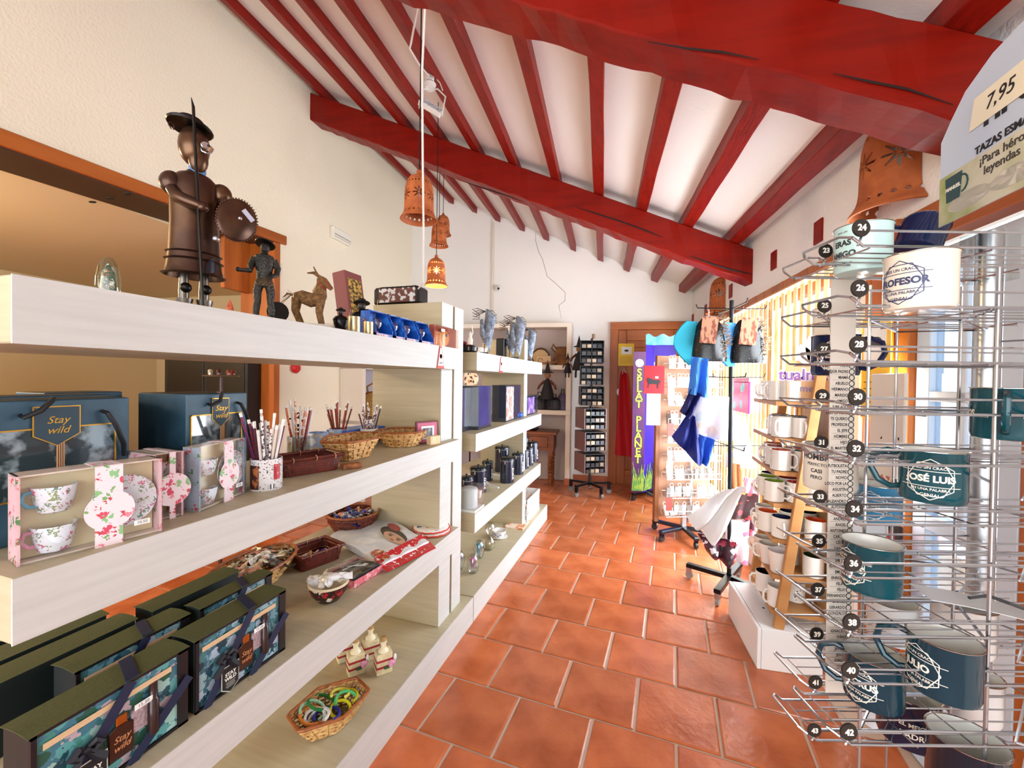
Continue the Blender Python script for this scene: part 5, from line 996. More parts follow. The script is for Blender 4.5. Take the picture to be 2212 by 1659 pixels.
hat(1530, 735, -.10, '1aa0b8', 1, 'black sequin cap with turquoise peak and fur trim on the rack'); hat(1613, 738, -.04, '3f9ae0', 1, 'black sequin cap with sky blue peak right of the rack pole')
def cloth(nm, pts, col, label, cat, dy=0, amp=.012, thick=.004, mt=None, nu=16, nv=16):
    P = [rp(*q, dy) for q in pts]; o = Vector((sum(p.x for p in P)/4, sum(p.y for p in P)/4, min(p.z for p in P)))
    def fn(u, v): a = P[0]*(1-u)+P[1]*u; c = P[3]*(1-u)+P[2]*u; r = a*(1-v)+c*v-o; return (r.x, r.y+amp*1.6*math.sin(11*u+2*v)*(.4+v)+amp*.8*math.sin(6*v), r.z)
    return tag(MB().grid(fn, nu, nv).build(nm, mt or mat(col, .7), loc=o, solid=thick, smooth=1), label, cat)
cloth('scarf', [(1494, 770), (1530, 775), (1528, 860), (1488, 850)], '3f86e6', 'sky blue scarf hanging from the rack, upper piece', 'scarf', -.18, .02)
cloth('scarf', [(1492, 840), (1515, 852), (1490, 905), (1470, 890)], '0f1460', 'dark navy scarf fold just below the sky blue scarf', 'scarf', -.2, .02)
cloth('scarf', [(1488, 890), (1502, 900), (1512, 1008), (1452, 945)], '10207e', 'long deep blue scarf hanging in a point left of the rack', 'scarf', -.22, .02)
cloth('scarf', [(1502, 935), (1545, 950), (1528, 1005), (1506, 1000)], '2f6ae0', 'bright blue scarf end beneath the white tote', 'scarf', -.16, .02)
cloth('tote_bag', [(1495, 850), (1575, 858), (1568, 952), (1484, 940)], 'f4f0f0', 'white printed tote bag hanging in the middle of the rack', 'bag', -.12, .008, .012, patt('f6f2f2', ['f6f2f2', 'e8d0dc', 'd8e2ee', 'f0dcc8', 'f6f2f2'], 14, .5))
cloth('tote_bag', [(1570, 880), (1610, 905), (1628, 1010), (1570, 1010)], 'f2f4f8', 'white bag with yellow flower print right of the pole', 'bag', .06, .008, .01, patt('f2f4f8', ['f2f4f8', 'e8d890', 'd8dcf0', 'f2f4f8'], 14, .5))
cloth('tote_bag', [(1572, 1000), (1598, 1002), (1602, 1060), (1580, 1052)], 'b06a3a', 'brown leather pouch low on the rack', 'bag', .02, .004, .02)
cloth('tote_bag', [(1608, 1030), (1632, 1035), (1630, 1075), (1600, 1062)], 'd888a0', 'pink wrapped pouch beside the green mugs', 'bag', .05, .004, .012)
cloth('tote_bag', [(1568, 1062), (1638, 1066), (1635, 1122), (1566, 1118)], 'a8323a', 'red and black pot printed bag low on the rack', 'bag', -.02, .004, .012, patt('3a1c20', ['d84a50', 'b8323a', 'c89a50', '3a1c20', 'e8707a'], 18, .45))
cloth('tote_bag', [(1568, 1122), (1618, 1126), (1612, 1220), (1566, 1200)], 'e8c8d4', 'pink and white printed bag at the foot of the rack', 'bag', .0, .006, .012, patt('f4e8ee', ['e088a8', 'b83a5a', 'f4e8ee', '6a3a5a'], 16, .45))
cloth('tote_bag', [(1608, 1085), (1632, 1095), (1628, 1160), (1606, 1150)], '8a2a3a', 'dark red printed bag behind the orange mugs', 'bag', .08, .004, .012, patt('4a1c28', ['c83a4a', 'e87a8a', '2a1418'], 20, .45))
cloth('apron', [(1560, 1060), (1610, 1050), (1545, 1178), (1486, 1122)], 'f2f0ee', 'white cotton apron slung low from the rack', 'apron', -.15, .03, .005, mat('f2f0ee', .8))
cloth('shawl', [(1505, 1150), (1590, 1170), (1580, 1225), (1530, 1195)], '7a2a38', 'patterned dark shawl trailing over the rack foot', 'shawl', -.06, .02, .006, patt('3a1420', ['a83a50', 'e8d8dc', '6a2038', '24141c'], 22, .45))
# ================================================================ white wire rack of key rings
P0 = Vector((.36, 4.28, 0)); rzr = .42
t = thing('keyring_rack', 'tall white wire rack crowded with pale key rings on castered feet', 'rack', P0, rzr)
MBr = mat('9a6236', .55, noise=('7c4a24', 8, (1, 1, .15))); M_chr = mat('e6e6e8', .25, .6)
MB().box(-.30, -.02, .16, -.26, .02, 1.72).build('side_board', MBr, t, bevel=.003); MB().box(-.26, .0, .2, .26, .012, 1.72).build('back_board', mat('a8795a', .6), t)
for x in (.05, .30): b = MB(); b.tube([(x, -.03, .14), (x, -.03, 1.75)], .012, 8); b.build('post', M_chr, t, smooth=1)
for k in range(9):
    z = .24+.17*k; b = MB()
    for y, dz in ((-.04, .05), (-.14, 0), (-.14, .05)): b.tube([(-.24, y, z+dz), (.28, y, z+dz)], .003, 5)
    for i in range(14): x = -.24+.04*i; b.tube([(x, -.02, z+.05), (x, -.04, z), (x, -.14, z), (x, -.14, z+.05)], .0016, 4)
    b.build('wire_basket', M_chr, t)
rr = random.Random(2); base = MB().box(-.014, -.006, 0, .014, .006, .075); me0 = None; KC = ['eceae6', 'c9c6c0', '8d8a86', 'dcd6cc', '5a4a40', 'f4f4f4']
kmes = []
for c_ in KC:
    me = bpy.data.meshes.new('key_ring'); bb = MB(); bb.box(-.013, -.005, 0, .013, .005, .06); bb.lathe([(.010, 0), (.0125, 0), (.0125, .003), (.010, .003)], 8, T(0, 0, .07) @ R(PI/2, 'X'), capb=False, capt=False); me.from_pydata(bb.v, [], bb.f); me.materials.append(mat(c_, .3, .2 if c_[0] in 'c8' else 0)); kmes.append(me)
nk = 0; ODN2 = ['first', 'second', 'third', 'fourth', 'fifth', 'sixth', 'seventh', 'eighth', 'ninth', 'tenth', 'eleventh']
for k in range(9):
    for i in range(11):
        o = link('key_ring', rr.choice(kmes), None, None); o.parent = t; o.scale = (1.5, 1.5, 1.5); o.location = (-.21+.042*i+rr.uniform(-.006, .006), -.09+rr.uniform(-.03, .02), .243+.17*k); o.rotation_euler = (rr.uniform(-.5, .2), 0, rr.uniform(-.4, .4)); nk += 1; free(o, f'key ring, {ODN2[i]} from left in {ODN2[k]} basket from below of the wire rack', 'key ring', 'key rings on the white wire rack')
for k in range(4): MB().box(-.25, -.145, .30+.34*k, -.19, -.141, .42+.34*k).build('price_card', mat(['8a3a30', 'e8ded0'][k % 2], .6), t)
for a in (3.5, 4.6, 5.7, 1.0, 2.3):
    o = MB().box(0, -.025, .075, .30, .025, .105).build('foot', mat('3a3d44', .3, .7), t, rz=a, bevel=.006)
    b = MB(); b.lathe([(.001, -.012), (.028, -.012), (.03, 0), (.028, .012), (.001, .012)], 14, T(.28, 0, .031) @ R(PI/2, 'X')); b.build('caster', mat('2a2a2c', .5), o, smooth=1); MB().box(.262, -.012, .04, .298, .012, .076).build('caster_fork', M_blkm, o)
MB().box(-.02, -.02, .1, .02, .02, .25).build('centre_post', M_chr, t)
b = MB(); b.lathe([(.001, 0), (.055, 0), (.055, .006), (.001, .006)], 20, T(.05, -.06, 1.80) @ R(PI/2, 'X')); b.build('mirror_sign', mat('e87a86', .4), t); b = MB(); b.lathe([(.001, 0), (.04, 0), (.04, .002), (.001, .002)], 20, T(.05, -.067, 1.80) @ R(PI/2, 'X')); b.build('mirror_face', M_white, t)
# ================================================================ purple folding display and red toy card
P1 = Vector((.02, 5.52, 0)); t = thing('purple_display', 'purple cardboard toy display with green bubble lettering down its edge', 'display', P1, .20)
M_pur = mat('4a2aa8', .35, noise=('2a1a78', 3, (1, 1, 1), (.3, .7)), key='violet_card'); M_purd = mat('3a1450', .4, noise=('5a1a50', 3, (1, 1, 1)))
MB().box(-.20, -.10, .10, -.05, -.09, 1.84).build('edge_panel', M_purd, t)
b = MB(); b.hexa([(-.05, -.095, .1), (.08, .06, .1), (.08, .07, .1), (-.05, -.085, .1)], [(-.05, -.095, 2.02), (.08, .06, 2.02), (.08, .07, 2.02), (-.05, -.085, 2.02)]); b.build('fold_panel', M_pur, t)
b = MB(); b.hexa([(.08, .06, .1), (.33, -.02, .1), (.33, -.01, .1), (.08, .07, .1)], [(.08, .06, 2.0), (.33, -.02, 2.0), (.33, -.01, 2.0), (.08, .07, 2.0)]); b.build('fold_panel', M_pur, t)
b = MB(); b.grid(lambda u, v: (-.05+.38*u, -.1+.02*math.sin(9*u)+(.155*u*2 if u < .34 else .105-.08*(u-.34)/.66), 1.93+.12*v+.018*math.sin(14*u)*v), 16, 2); b.build('sky_header', mat('3fa0c8', .4, noise=('7ac0d8', 9, (1, 1, 1))), t, solid=.006)
ML = mat('b6c040', .5)
for i, ch in enumerate('SPLAT PLANET'):
    if ch != ' ': text('lettering', ch, .13, frame((-.125, -.1015, 1.58-i*.098), (1, 0, 0), (0, 0, 1)), mat('2a3a10', .5), t, bold=.008); text('lettering', ch, .13, frame((-.125, -.103, 1.58-i*.098), (1, 0, 0), (0, 0, 1)), ML, t, bold=.002)
b = MB(); b.lathe([(.001, 0), (.05, 0), (.05, .004), (.001, .004)], 20, T(-.125, -.101, 1.70) @ R(PI/2, 'X')); b.build('round_mark', mat('d8ccc0', .5), t)
for x0, x1 in ((-.19, -.06), (-.04, .07), (.10, .32)):
    b = MB(); rr = random.Random(int(x0*100))
    for i in range(12):
        x = x0+(x1-x0)*i/11; y = -.104 if x < -.05 else ((-.095+(x+.05)*1.19-.006) if x < .08 else (.06-(x-.08)*.32-.006)); b.tube([(x, y, .12), (x+.01, y, .22+.1*rr.random()), (x+rr.uniform(-.04, .04), y, .34+.14*rr.random())], [.007, .005, .002], 4)
    o = b.build('printed_grass', mat('5aa05a', .5, noise=('b8c850', 20, (1, 1, 1))), t); o['kind'] = 'stuff'
MB().box(.10, .035, .12, .33, .045, .45).build('glow_print', mat('c03a9a', .5, noise=('2a70d0', 4, (1, 1, 1))), t)
for a in (3.8, 5.0, .2, 1.6): 
    o = MB().box(0, -.02, .07, .24, .02, .095).build('foot', mat('6a6e76', .3, .7) if a > 4 else M_blkm, t, rz=a, bevel=.005); b = MB(); b.lathe([(.001, -.012), (.03, -.012), (.032, 0), (.03, .012), (.001, .012)], 14, T(.22, 0, .033) @ R(PI/2, 'X')); b.build('caster', mat('1a1a1c', .5), o, smooth=1)
MB().box(-.03, -.03, .07, .03, .03, .12).build('hub', M_blkm, t)
p = atY(1391, 850, 4.0); q = atY(1437, 790, 4.0); t = thing('bull_card', 'red card pack with a black bull silhouette hanging before the purple display', 'card pack', (p.x, 4.0, p.z), .2); wd, hh = q.x-p.x, q.z-p.z
MB().box(0, 0, 0, wd, .012, hh).build('card', mat('b81420', .4), t)
bull = [(-.9, -.5), (-.78, -.5), (-.7, -.1), (-.45, -.12), (.25, -.1), (.4, -.18), (.42, -.55), (.55, -.55), (.6, -.1), (.75, .15), (.8, -.2), (.84, .2), (.7, .34), (.2, .3), (-.3, .38), (-.55, .5), (-.7, .42), (-.86, .62), (-.84, .45), (-.98, .5), (-1.0, .35), (-1.05, .2), (-.95, .1), (-.85, .12), (-.85, -.1)]
MB().prism([(x*wd*.36, z*hh*.36) for x, z in bull], .0, .003, frame((wd/2, -.001, hh*.38), (1, 0, 0), (0, 0, 1))).build('bull_print', M_ink, t)
MB().box(wd*.55, -.0015, hh*.55, wd*.7, 0, hh*.62).build('price_label', M_stick, t)
b = MB(); b.tube([(wd/2, .006, hh), (wd/2, .006, hh+.03), (wd/2+.06, .2, hh+.03)], .003, 5); b.build('peg', M_chr, t)
p = atY(1396, 918, 4.06); q = atY(1428, 850, 4.06); t = thing('white_notice', 'white paper notice below the bull card', 'notice', (p.x, 4.06, p.z), .2); MB().box(0, 0, 0, q.x-p.x, .003, q.z-p.z).build('sheet', mat('eef0f8', .6), t)
for i in range(4): MB().box(.03, -.001, (q.z-p.z)*(.85-.08*i), .10, 0, (q.z-p.z)*(.87-.08*i)).build('text_line', mat('9a9ab0', .6), t)
# ================================================================ black spinner of small boxes
ODN = ['first', 'second', 'third', 'fourth', 'fifth', 'sixth', 'seventh', 'eighth', 'ninth', 'tenth', 'eleventh']
P2 = Vector((-.68, 5.48, 0)); t = thing('black_spinner', 'black rotating rack of small boxed gifts on castered star feet', 'rack', P2, .1)
b = MB(); b.tube([(0, 0, .1), (0, 0, 2.02)], .016, 10); b.build('pole', M_blk, t, smooth=1)
for a in range(5):
    an = .3+a*2*PI/5; o = MB().box(0, -.02, .13, .28, .02, .155).build('foot', M_blkm, t, rz=an, bevel=.004); b = MB(); b.lathe([(.001, -.012), (.032, -.012), (.035, 0), (.032, .012), (.001, .012)], 14, T(.26, 0, .036) @ R(PI/2, 'X')); b.build('caster', mat('7d7a76', .5), o, smooth=1); MB().box(.24, -.012, .05, .28, .012, .13).build('caster_fork', M_blkm, o)
for k, (z0, h, ang) in enumerate(((.30, .24, .5), (.58, .24, .5), (.86, .26, .45), (1.16, .24, .12), (1.42, .24, .05), (1.70, .28, .05))):
    cr = thing  # each tier: a four sided crate of shelves
    o = MB().box(-.15, .14, z0, .15, .15, z0+h).build('tier_back', M_blk, t, rz=ang)
    for sx in (-.15, .14): MB().box(sx, -.15, z0, sx+.01, .15, z0+h).build('tier_side', mat('7d5e5e', .4) if k < 3 else mat('15151a', .4), t, rz=ang)
    for j in range(4): MB().box(-.14, -.15, z0+j*h/3.05, .14, .14, z0+j*h/3.05+.006).build('tier_shelf', mat('1a1b20', .4), t, rz=ang)
    for j in range(3):
        for i in range(4):
            ci = (i*2+j+k) % 5
            o = MB().box(-.125+.065*i, -.145, z0+j*h/3.05+.006, -.075+.065*i, -.09, z0+j*h/3.05+.05).build('small_box', mat(['2a2420', '3a3a44', '8a7a68', '121216', 'b09a80'][ci], .35), t, rz=ang)
            free(o, ['brown', 'slate', 'taupe', 'black', 'tan'][ci]+f' gift box, {ODN[i]} on {["bottom", "middle", "top"][j]} ledge of spinner tier {ODN[k]} from below', 'gift box', 'small boxes on the black spinner')
b = MB(); b.lathe([(.02, 0), (.02, .05), (.01, .06)], 8, T(.02, 0, 2.02)); b.build('topper', mat('8a6a4a', .5), t)
# ================================================================ pierced clay bell lamps
M_clay = mat('b5622f', .75, noise=('9c4c20', 14, (1, 1, 1)), key='fired_clay'); M_clayin = mat('a85a34', .8)
def bell_mesh(s=1.0, half=False):
    """bell wall with real openings: round holes near the rim and a ring of small ones at the shoulder, eight-pointed crosses round the middle"""
    prof = [(.148, 0), (.146, .008), (.136, .022), (.124, .045), (.117, .07), (.114, .10), (.112, .20), (.108, .26), (.097, .31), (.075, .345), (.04, .365), (.02, .37)]
    def rad(z):
        for (r0, z0), (r1, z1) in zip(prof, prof[1:]):
            if z <= z1: return r0+(r1-r0)*max(0, z-z0)/(z1-z0)
        return prof[-1][0]
    nA, nZ = 240, 110; a1 = PI if half else 2*PI; nA2 = nA//2 if half else nA
    def hole(a, z):
        k = 20; da = ((a*k/(2*PI)+.5) % 1-.5)*2*PI/k*rad(z)
        if (da/.0085)**2+((z-.048)/.0105)**2 < 1: return True
        da = ((a*24/(2*PI)+.5) % 1-.5)*2*PI/24*rad(z)
        if (da/.006)**2+((z-.295)/.008)**2 < 1: return True
        k = 6; x = ((a*k/(2*PI)) % 1-.5)*2*PI/k*.112; y = z-.19; q = math.hypot(x, y)
        if q < .054:
            an = (math.atan2(y, x)/(PI/4)+.5) % 1-.5
            if q > .006 and abs(an) < .47*(1-q/.058): return True
        return False
    vs = []; fs = []; zt = .37
    for i in range(nZ+1):
        z = zt*i/nZ
        for j in range(nA2+1):
            a = a1*j/nA2; r = rad(z); vs.append((r*math.cos(a), r*math.sin(a), z))
    for i in range(nZ):
        for j in range(nA2):
            if not hole(a1*(j+.5)/nA2, zt*(i+.5)/nZ): fs.append((i*(nA2+1)+j, i*(nA2+1)+j+1, (i+1)*(nA2+1)+j+1, (i+1)*(nA2+1)+j))
    return vs, fs
bv, bf = bell_mesh(); bme = MB(); bme.add(bv, bf, Matrix.Scale(1, 4)); 
def solid_mesh(vs, fs, th, mt, name):
    me = bpy.data.meshes.new(name); me.from_pydata(vs, [], fs); bm = bmesh.new(); bm.from_mesh(me)
    bmesh.ops.remove_doubles(bm, verts=bm.verts, dist=1e-5); lo = [v for v in bm.verts if not v.link_faces]
    if lo: bmesh.ops.delete(bm, geom=lo, context='VERTS')
    bmesh.ops.solidify(bm, geom=bm.faces[:], thickness=th); bm.to_mesh(me); bm.free(); me.materials.append(mt); me.shade_smooth(); me.set_sharp_from_angle(angle=.8); return me
BELL = solid_mesh(bv, bf, -.007, M_clay, 'clay_shade')
def pendant(p, s, zc, label, lit=False):
    """p: centre of the rim; zc: height where the flex meets the ceiling"""
    t = thing('bell_lamp', label, 'lamp', p, random.uniform(0, 1), 'clay bell lamps')
    o = link('clay_shade', BELL, t); o.scale = (s, s, s)
    b = MB(); b.lathe([(.022*s, .365*s), (.03*s, .375*s), (.022*s, .392*s), (.026*s, .405*s), (.014*s, .42*s)], 16); b.build('finial', M_clay, t, smooth=1)
    b = MB(); b.tube([(0, 0, .41*s), (0, 0, zc-p[2])], .0035, 6); b.build('flex', M_blk, t)
    b = MB(); b.sph((0, 0, .12*s), .03*s, 12, 8, sc=(1, 1, 1.25)); b.lathe([(.013*s, .15*s), (.013*s, .2*s)], 10); b.build('bulb', mat('ffd890', .3, emis=40) if lit else mat('e8e6e0', .1), t, smooth=1)
    b = MB(); b.tube([(0, 0, .2*s), (0, 0, .37*s)], .008*s, 6); b.build('lamp_holder', M_white, t)
    if lit:
        d = bpy.data.lights.new('lamp_light', 'POINT'); d.energy = 22; d.color = (1, .72, .36); d.shadow_soft_size = .045*s; l = bpy.data.objects.new('lamp_light', d); C.objects.link(l); l.location = Vector(p)+Vector((0, 0, .12*s))
    return t
def lamp_at(px, py_rim, py_top, width, label, rr=.148, lit=False):
    """width in photo pixels fixes the distance for a shade of known real size"""
    th = math.atan((px-1106)/F); D = 2*rr*F/(width*math.cos(th)); p = atD(px, py_rim, D); a, b_ = p.dot(EA), p.dot(EB)
    return p, D
SZ = .148
p, D = lamp_at(905, 476, 365, 78, '', .148*.62); pendant(p, .62, zj(p.dot(EA), p.dot(EB))+.09, 'largest hanging clay bell lamp with star cut-outs, nearest the camera')
p, D = lamp_at(948, 532, 475, 40, '', .148*.62); pendant(p, .62, zj(p.dot(EA), p.dot(EB))+.09, 'unlit clay bell lamp in front of the highest far one')
p, D = lamp_at(957, 508, 466, 34, '', .148*.62); pendant(p, .62, zj(p.dot(EA), p.dot(EB))+.09, 'highest and farthest clay bell lamp')
p, D = lamp_at(942, 618, 555, 48, '', .148*.62); pendant(p, .62, zj(p.dot(EA), p.dot(EB))+.09, 'glowing clay bell lamp, the only lit one', True)
# two half-bell wall lamps
hv, hf = bell_mesh(half=True); HB = solid_mesh(hv, hf, -.007, M_clay, 'half_shade')
def sconce(b_, z, s, label):
    t = thing('wall_lamp', label, 'lamp', AB(1.198, b_, z), BE+PI/2, 'clay wall lamps'); o = link('half_shade', HB, t); o.scale = (s, s, s)
    b = MB(); b.sph((0, .05*s, .2*s), .03*s, 10, 7); b.build('bulb', mat('e8e6e0', .1), t, smooth=1); MB().box(-.03*s, 0, .18*s, .03*s, .03*s, .26*s).build('lamp_holder', M_white, t)
sconce(2.06, 2.20, 1.08, 'half-bell clay wall lamp with starry cut-outs under the near beam'); sconce(4.70, 2.19, 1.0, 'half-bell clay wall lamp under the far beam')
# floodlight under the joist, white flex hanging from the beam
p = atD(928, 235, 2.95); t = thing('floodlight', 'white swivel floodlight with cage bracket under the joists', 'floodlight', p, .5)
MW2 = mat('d9d4cc', .45)
b = MB(); b.box(-.085, -.02, -.01, .085, .02, .05, R(.45, 'Y') @ R(-.5, 'X')); b.build('lamp_head', MW2, t, bevel=.005); b = MB(); b.box(-.08, -.024, -.006, .08, -.018, .03, R(.45, 'Y') @ R(-.5, 'X')); b.build('led_panel', mat('8d939c', .2, noise=('c9ccd0', 60, (1, 1, 1))), t)
b = MB(); b.tube([(-.07, 0, -.005), (-.055, 0, .13), (.055, .02, .16), (.11, .0, .10), (.085, 0, -.04)], .006, 6); b.build('bracket', MW2, t, smooth=1)
b = MB(); b.lathe([(.035, .14), (.045, .17), (.02, .2)], 14); b.build('swivel', MW2, t, smooth=1); a_, b_ = p.dot(EA), p.dot(EB); MB().box(-.03, -.03, .19, .03, .03, .255).build('junction_box', MW2, t, bevel=.004)
b = MB(); b.tube([(0, 0, .25), (0, 0, zj(a_, b_)-p.z+.02)], .012, 8); b.tube([(.02, 0, .24), (.07, 0, .19), (.09, 0, .14)], .004, 5); b.build('stem', MW2, t)
pa = atD(915, 30, 2.0); pts = [(917, 30), (914, 160), (914, 330), (915, 500), (914, 620), (905, 650)]; pw = []
zt = atY(900, 655, 2.09); top = AB(-.82, 1.75, zj(-.82, 1.75)-.27)
e0 = Vector((-1.25, 2.07, 1.8875)); P = [top, top.lerp(e0, .25)+Vector((.0, 0, -.04)), top.lerp(e0, .6)+Vector((0, 0, -.05)), top.lerp(e0, .85)+Vector((0, 0, -.03)), e0+Vector((.01, .0, .05)), e0]
P = [Vector((e0.x+.30, e0.y-.55, zj(-.75, 1.7)-.22)), Vector((e0.x+.22, e0.y-.40, 2.75)), Vector((e0.x+.12, e0.y-.22, 2.4)), Vector((e0.x+.04, e0.y-.07, 2.08)), Vector((e0.x+.01, e0.y-.01, 1.94)), e0+Vector((-.02, .01, .008))]
q = atD(916, 34, 1.78); P[0] = AB(-.62, 1.745, zj(-.62, 1.745)-.02); r_ = [atD(912, 150, 1.85), atD(913, 330, 1.95), atD(915, 500, 2.1), atD(914, 610, 2.22)]
P = [atD(918, 20, 1.76)]+r_+[Vector((-1.26, 2.06, 1.93)), Vector((-1.30, 2.06, 1.9905))]
t = thing('white_flex', 'long white electric flex hanging from the beam to the shelf divider', 'cable'); b = MB(); b.tube(P, .005, 6); b.build('cable', MW2, t, smooth=1)
b = MB(); b.tube([atD(905, 0, 2.2), atD(888, 92, 2.5), atD(885, 105, 2.52), atD(906, 140, 2.7), p+Vector((0, 0, .22))], .006, 6); tag(b.build('flex_loop', MW2, smooth=1), 'white flex bending from the beam to the floodlight', 'cable')
b = MB(); rr = random.Random(3); b.grid(lambda u, v: (-.06+.12*u, -.02+.04*v, .006+.012*rr.random()), 7, 4); tag(b.build('tissue', M_white, loc=(-1.30, 2.08, 1.9855), solid=.003), 'crumpled white tissue where the flex ends on the black tin', 'tissue')
# emergency light, camera, conduit
t = thing('emergency_light', 'white emergency light fitting on the left wall', 'light fitting', AB(-3.0, 4.31, 3.03), BE); MB().box(0, -.17, 0, .05, .17, .13).build('casing', mat('ece6d6', .4), t, bevel=.008); MB().box(.05, -.15, .045, .056, .15, .055).build('slot', mat('a8a294', .5), t); MB().box(.05, -.15, .02, .054, .15, .03).build('slot', mat('c8c2b4', .5), t)
p = atB(1077, 624, 6.19); t = thing('security_camera', 'small white dome security camera on the back wall', 'camera', p, BE); b = MB(); b.lathe([(.001, 0), (.05, 0), (.05, .03), (.001, .03)], 18, R(PI/2, 'X')); b.build('base_plate', M_white, t, smooth=1); b = MB(); b.sph((0, -.035, 0), .042, 14, 9); b.build('dome', mat('dcdad4', .3), t, smooth=1); b = MB(); b.sph((.015, -.07, -.01), .018, 10, 7); b.build('lens', M_blk, t, smooth=1)
p = atB(1066, 480, 6.185); struct(MB().box(-.014, -.012, 0, .014, .012, p.z-2.28).build('trim_4', mat('e2d6c2', .7), loc=(p.x, p.y, 2.28), rz=BE))
# ================================================================ built-in shelving on the back wall with dolls
M_plas = mat('efe2d2', .85, bump=(40, .2)); bi = thing('built_in_shelves', 'cream plastered built-in shelves against the back wall', 'shelving', AB(0, 0, 0), BE)
A0, A1 = -2.95, -.43
for a in (A1-.07, -1.35, -2.2, A0): MB().box(a, 5.9, 0, a+.07, 6.19, 2.25).build('upright', M_plas, bi, bevel=.006)
for z in (.98, 1.62, 2.22): MB().box(A0, 5.89, z, A1, 6.19, z+.065).build('shelf_slab', M_plas, bi, bevel=.006)
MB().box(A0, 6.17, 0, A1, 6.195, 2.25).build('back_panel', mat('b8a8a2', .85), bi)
MB().box(A1-.075, 5.885, 0, A1+.005, 5.91, .09).build('skirting', M_tile, bi)
def bp(px, py, B=5.95): return atB(px, py, B)
def witch(px, py, B, s, label, hang=None):
    p = bp(px, py, B); t = thing('witch_doll', label, 'doll', p, BE, 'witch dolls'); Mk = mat('151114', .7)
    b = MB(); b.lathe([(.09*s, 0), (.07*s, .1*s), (.035*s, .22*s), (.02*s, .25*s)], 12); b.build('dress', Mk, t, smooth=1); b = MB(); b.sph((0, 0, .29*s), .04*s, 10, 7); b.build('head', mat('9a6a4a', .7), t, smooth=1)
    b = MB(); b.lathe([(.075*s, .32*s), (.072*s, .328*s), (.035*s, .34*s), (.018*s, .41*s), (.001, .48*s)], 12); b.build('pointed_hat', Mk, t, smooth=1)
    for sx in (-1, 1): b = MB(); b.tube([(sx*.03*s, 0, .22*s), (sx*.09*s, -.02, .17*s), (sx*.11*s, -.05*s, .12*s)], [.02*s, .016*s, .01*s], 6); b.build('arm', mat('5a2a1a', .7), t, smooth=1); b = MB(); b.tube([(sx*.03*s, -.02*s, .03*s), (sx*.035*s, -.07*s, -.03*s), (sx*.035*s, -.08*s, -.10*s)], .014*s, 6); b.build('leg', Mk, t, smooth=1)
    if hang:
        b = MB(); zz = hang
        for sx in (-1, 1): b.tube([(sx*.1*s, -.04*s, .13*s), (sx*.045*s, 0, zz)], .0018, 4)
        b.build('strings', mat('d8c8a8', .7), t); b = MB(); b.tube([(-.11*s, 0, zz), (.11*s, 0, zz+.02*s)], .011*s, 6); b.tube([(0, 0, zz), (0, 0, zz+.05)], .004, 5); b.build('control_bar', mat('8a5a34', .6), t)
witch(1182, 862, 5.86, 1.15, 'black witch puppet on strings before the middle compartment', .50)
witch(1250, 800, 5.80, 1.0, 'upper black witch puppet hanging on the shelf upright'); witch(1226, 806, 5.84, .6, 'brown jointed witch doll beside the upright')
p = bp(1168, 795, 6.0); t = thing('wooden_carving', 'round dark-rimmed wooden carving on the upper back shelf', 'ornament', (p.x, p.y, 1.6855), BE); b = MB(); b.lathe([(.001, 0), (.10, 0), (.12, .02), (.11, .05), (.001, .06)], 18, T(0, 0, .12) @ R(PI/2-.25, 'X')); b.build('disc', mat('c9a878', .6), t, smooth=1); b = MB(); b.tube([(.12*math.cos(i*.5), -.03, .12+.12*math.sin(i*.5)) for i in range(13)], .014, 6, closed=True); b.build('rim', mat('4a2a14', .6), t, smooth=1)
p = bp(1180, 805, 5.94); t = thing('wooden_case', 'pale wooden case with engraved curl on the upper back shelf', 'box', (p.x-.05, p.y, 1.6855), BE); MB().box(-.09, -.05, 0, .12, .05, .13).build('case', mat('caa67a', .6), t, bevel=.004); b = MB(); b.tube([(-.03+.035*math.cos(i*.6), -.052, .06+.035*math.sin(i*.6)) for i in range(9)], .003, 4); b.build('engraving', mat('3a2412', .6), t)
p = bp(1212, 800, 5.98); t = thing('leather_bag', 'brown suede drawstring bag beside the witch dolls', 'bag', (p.x, p.y, 1.6855), BE); b = MB(); b.lathe([(.09, 0), (.11, .06), (.1, .16), (.07, .22), (.09, .26)], 12, sy=.7); b.build('bag_body', mat('5f3a1a', .8, noise=('8a5a2a', 10, (1, 1, 1))), t, smooth=1); b = MB(); b.tube([(-.06, 0, .22), (-.12, 0, .30), (-.14, 0, .24), (-.08, 0, .18)], .012, 6); b.build('handle', mat('6a4420', .8), t, smooth=1)
for px, w_, h_, col, lab in ((1165, .11, .20, '1a1214', 'dark velvet bag at the left of the middle back shelf'), (1196, .12, .18, '120e12', 'black handbag on the middle back shelf'), (1215, .07, .24, '3a3050', 'violet sheened pouch on the middle back shelf')):
    p = bp(px, 885, 6.0); t = thing('dark_bag', lab, 'bag', (p.x, p.y, 1.0455), BE, 'dark bags on the back shelf'); b = MB(); b.lathe([(w_, 0), (w_*1.08, .04), (w_*.95, h_*.8), (w_*.4, h_)], 14, sy=.6); b.build('bag_body', mat(col, .5, noise=('5a4a6a' if col[0] == '3' else '2a2024', 12, (1, 1, 1))), t, smooth=1); b = MB(); b.tube([(-w_*.3, 0, h_*.9), (-w_*.2, 0, h_*1.25), (w_*.2, 0, h_*1.25), (w_*.3, 0, h_*.9)], .008, 6); b.build('handle', mat('17121a', .5), t, smooth=1)
t = thing('side_table', 'small turned-leg wooden table with drawer under the back shelves', 'table', AB(-1.02, 5.72, 0), BE); M_wal = mat('8a4a22', .4, noise=('6a3414', 10, (.3, 1, 1)), key='table_wood')
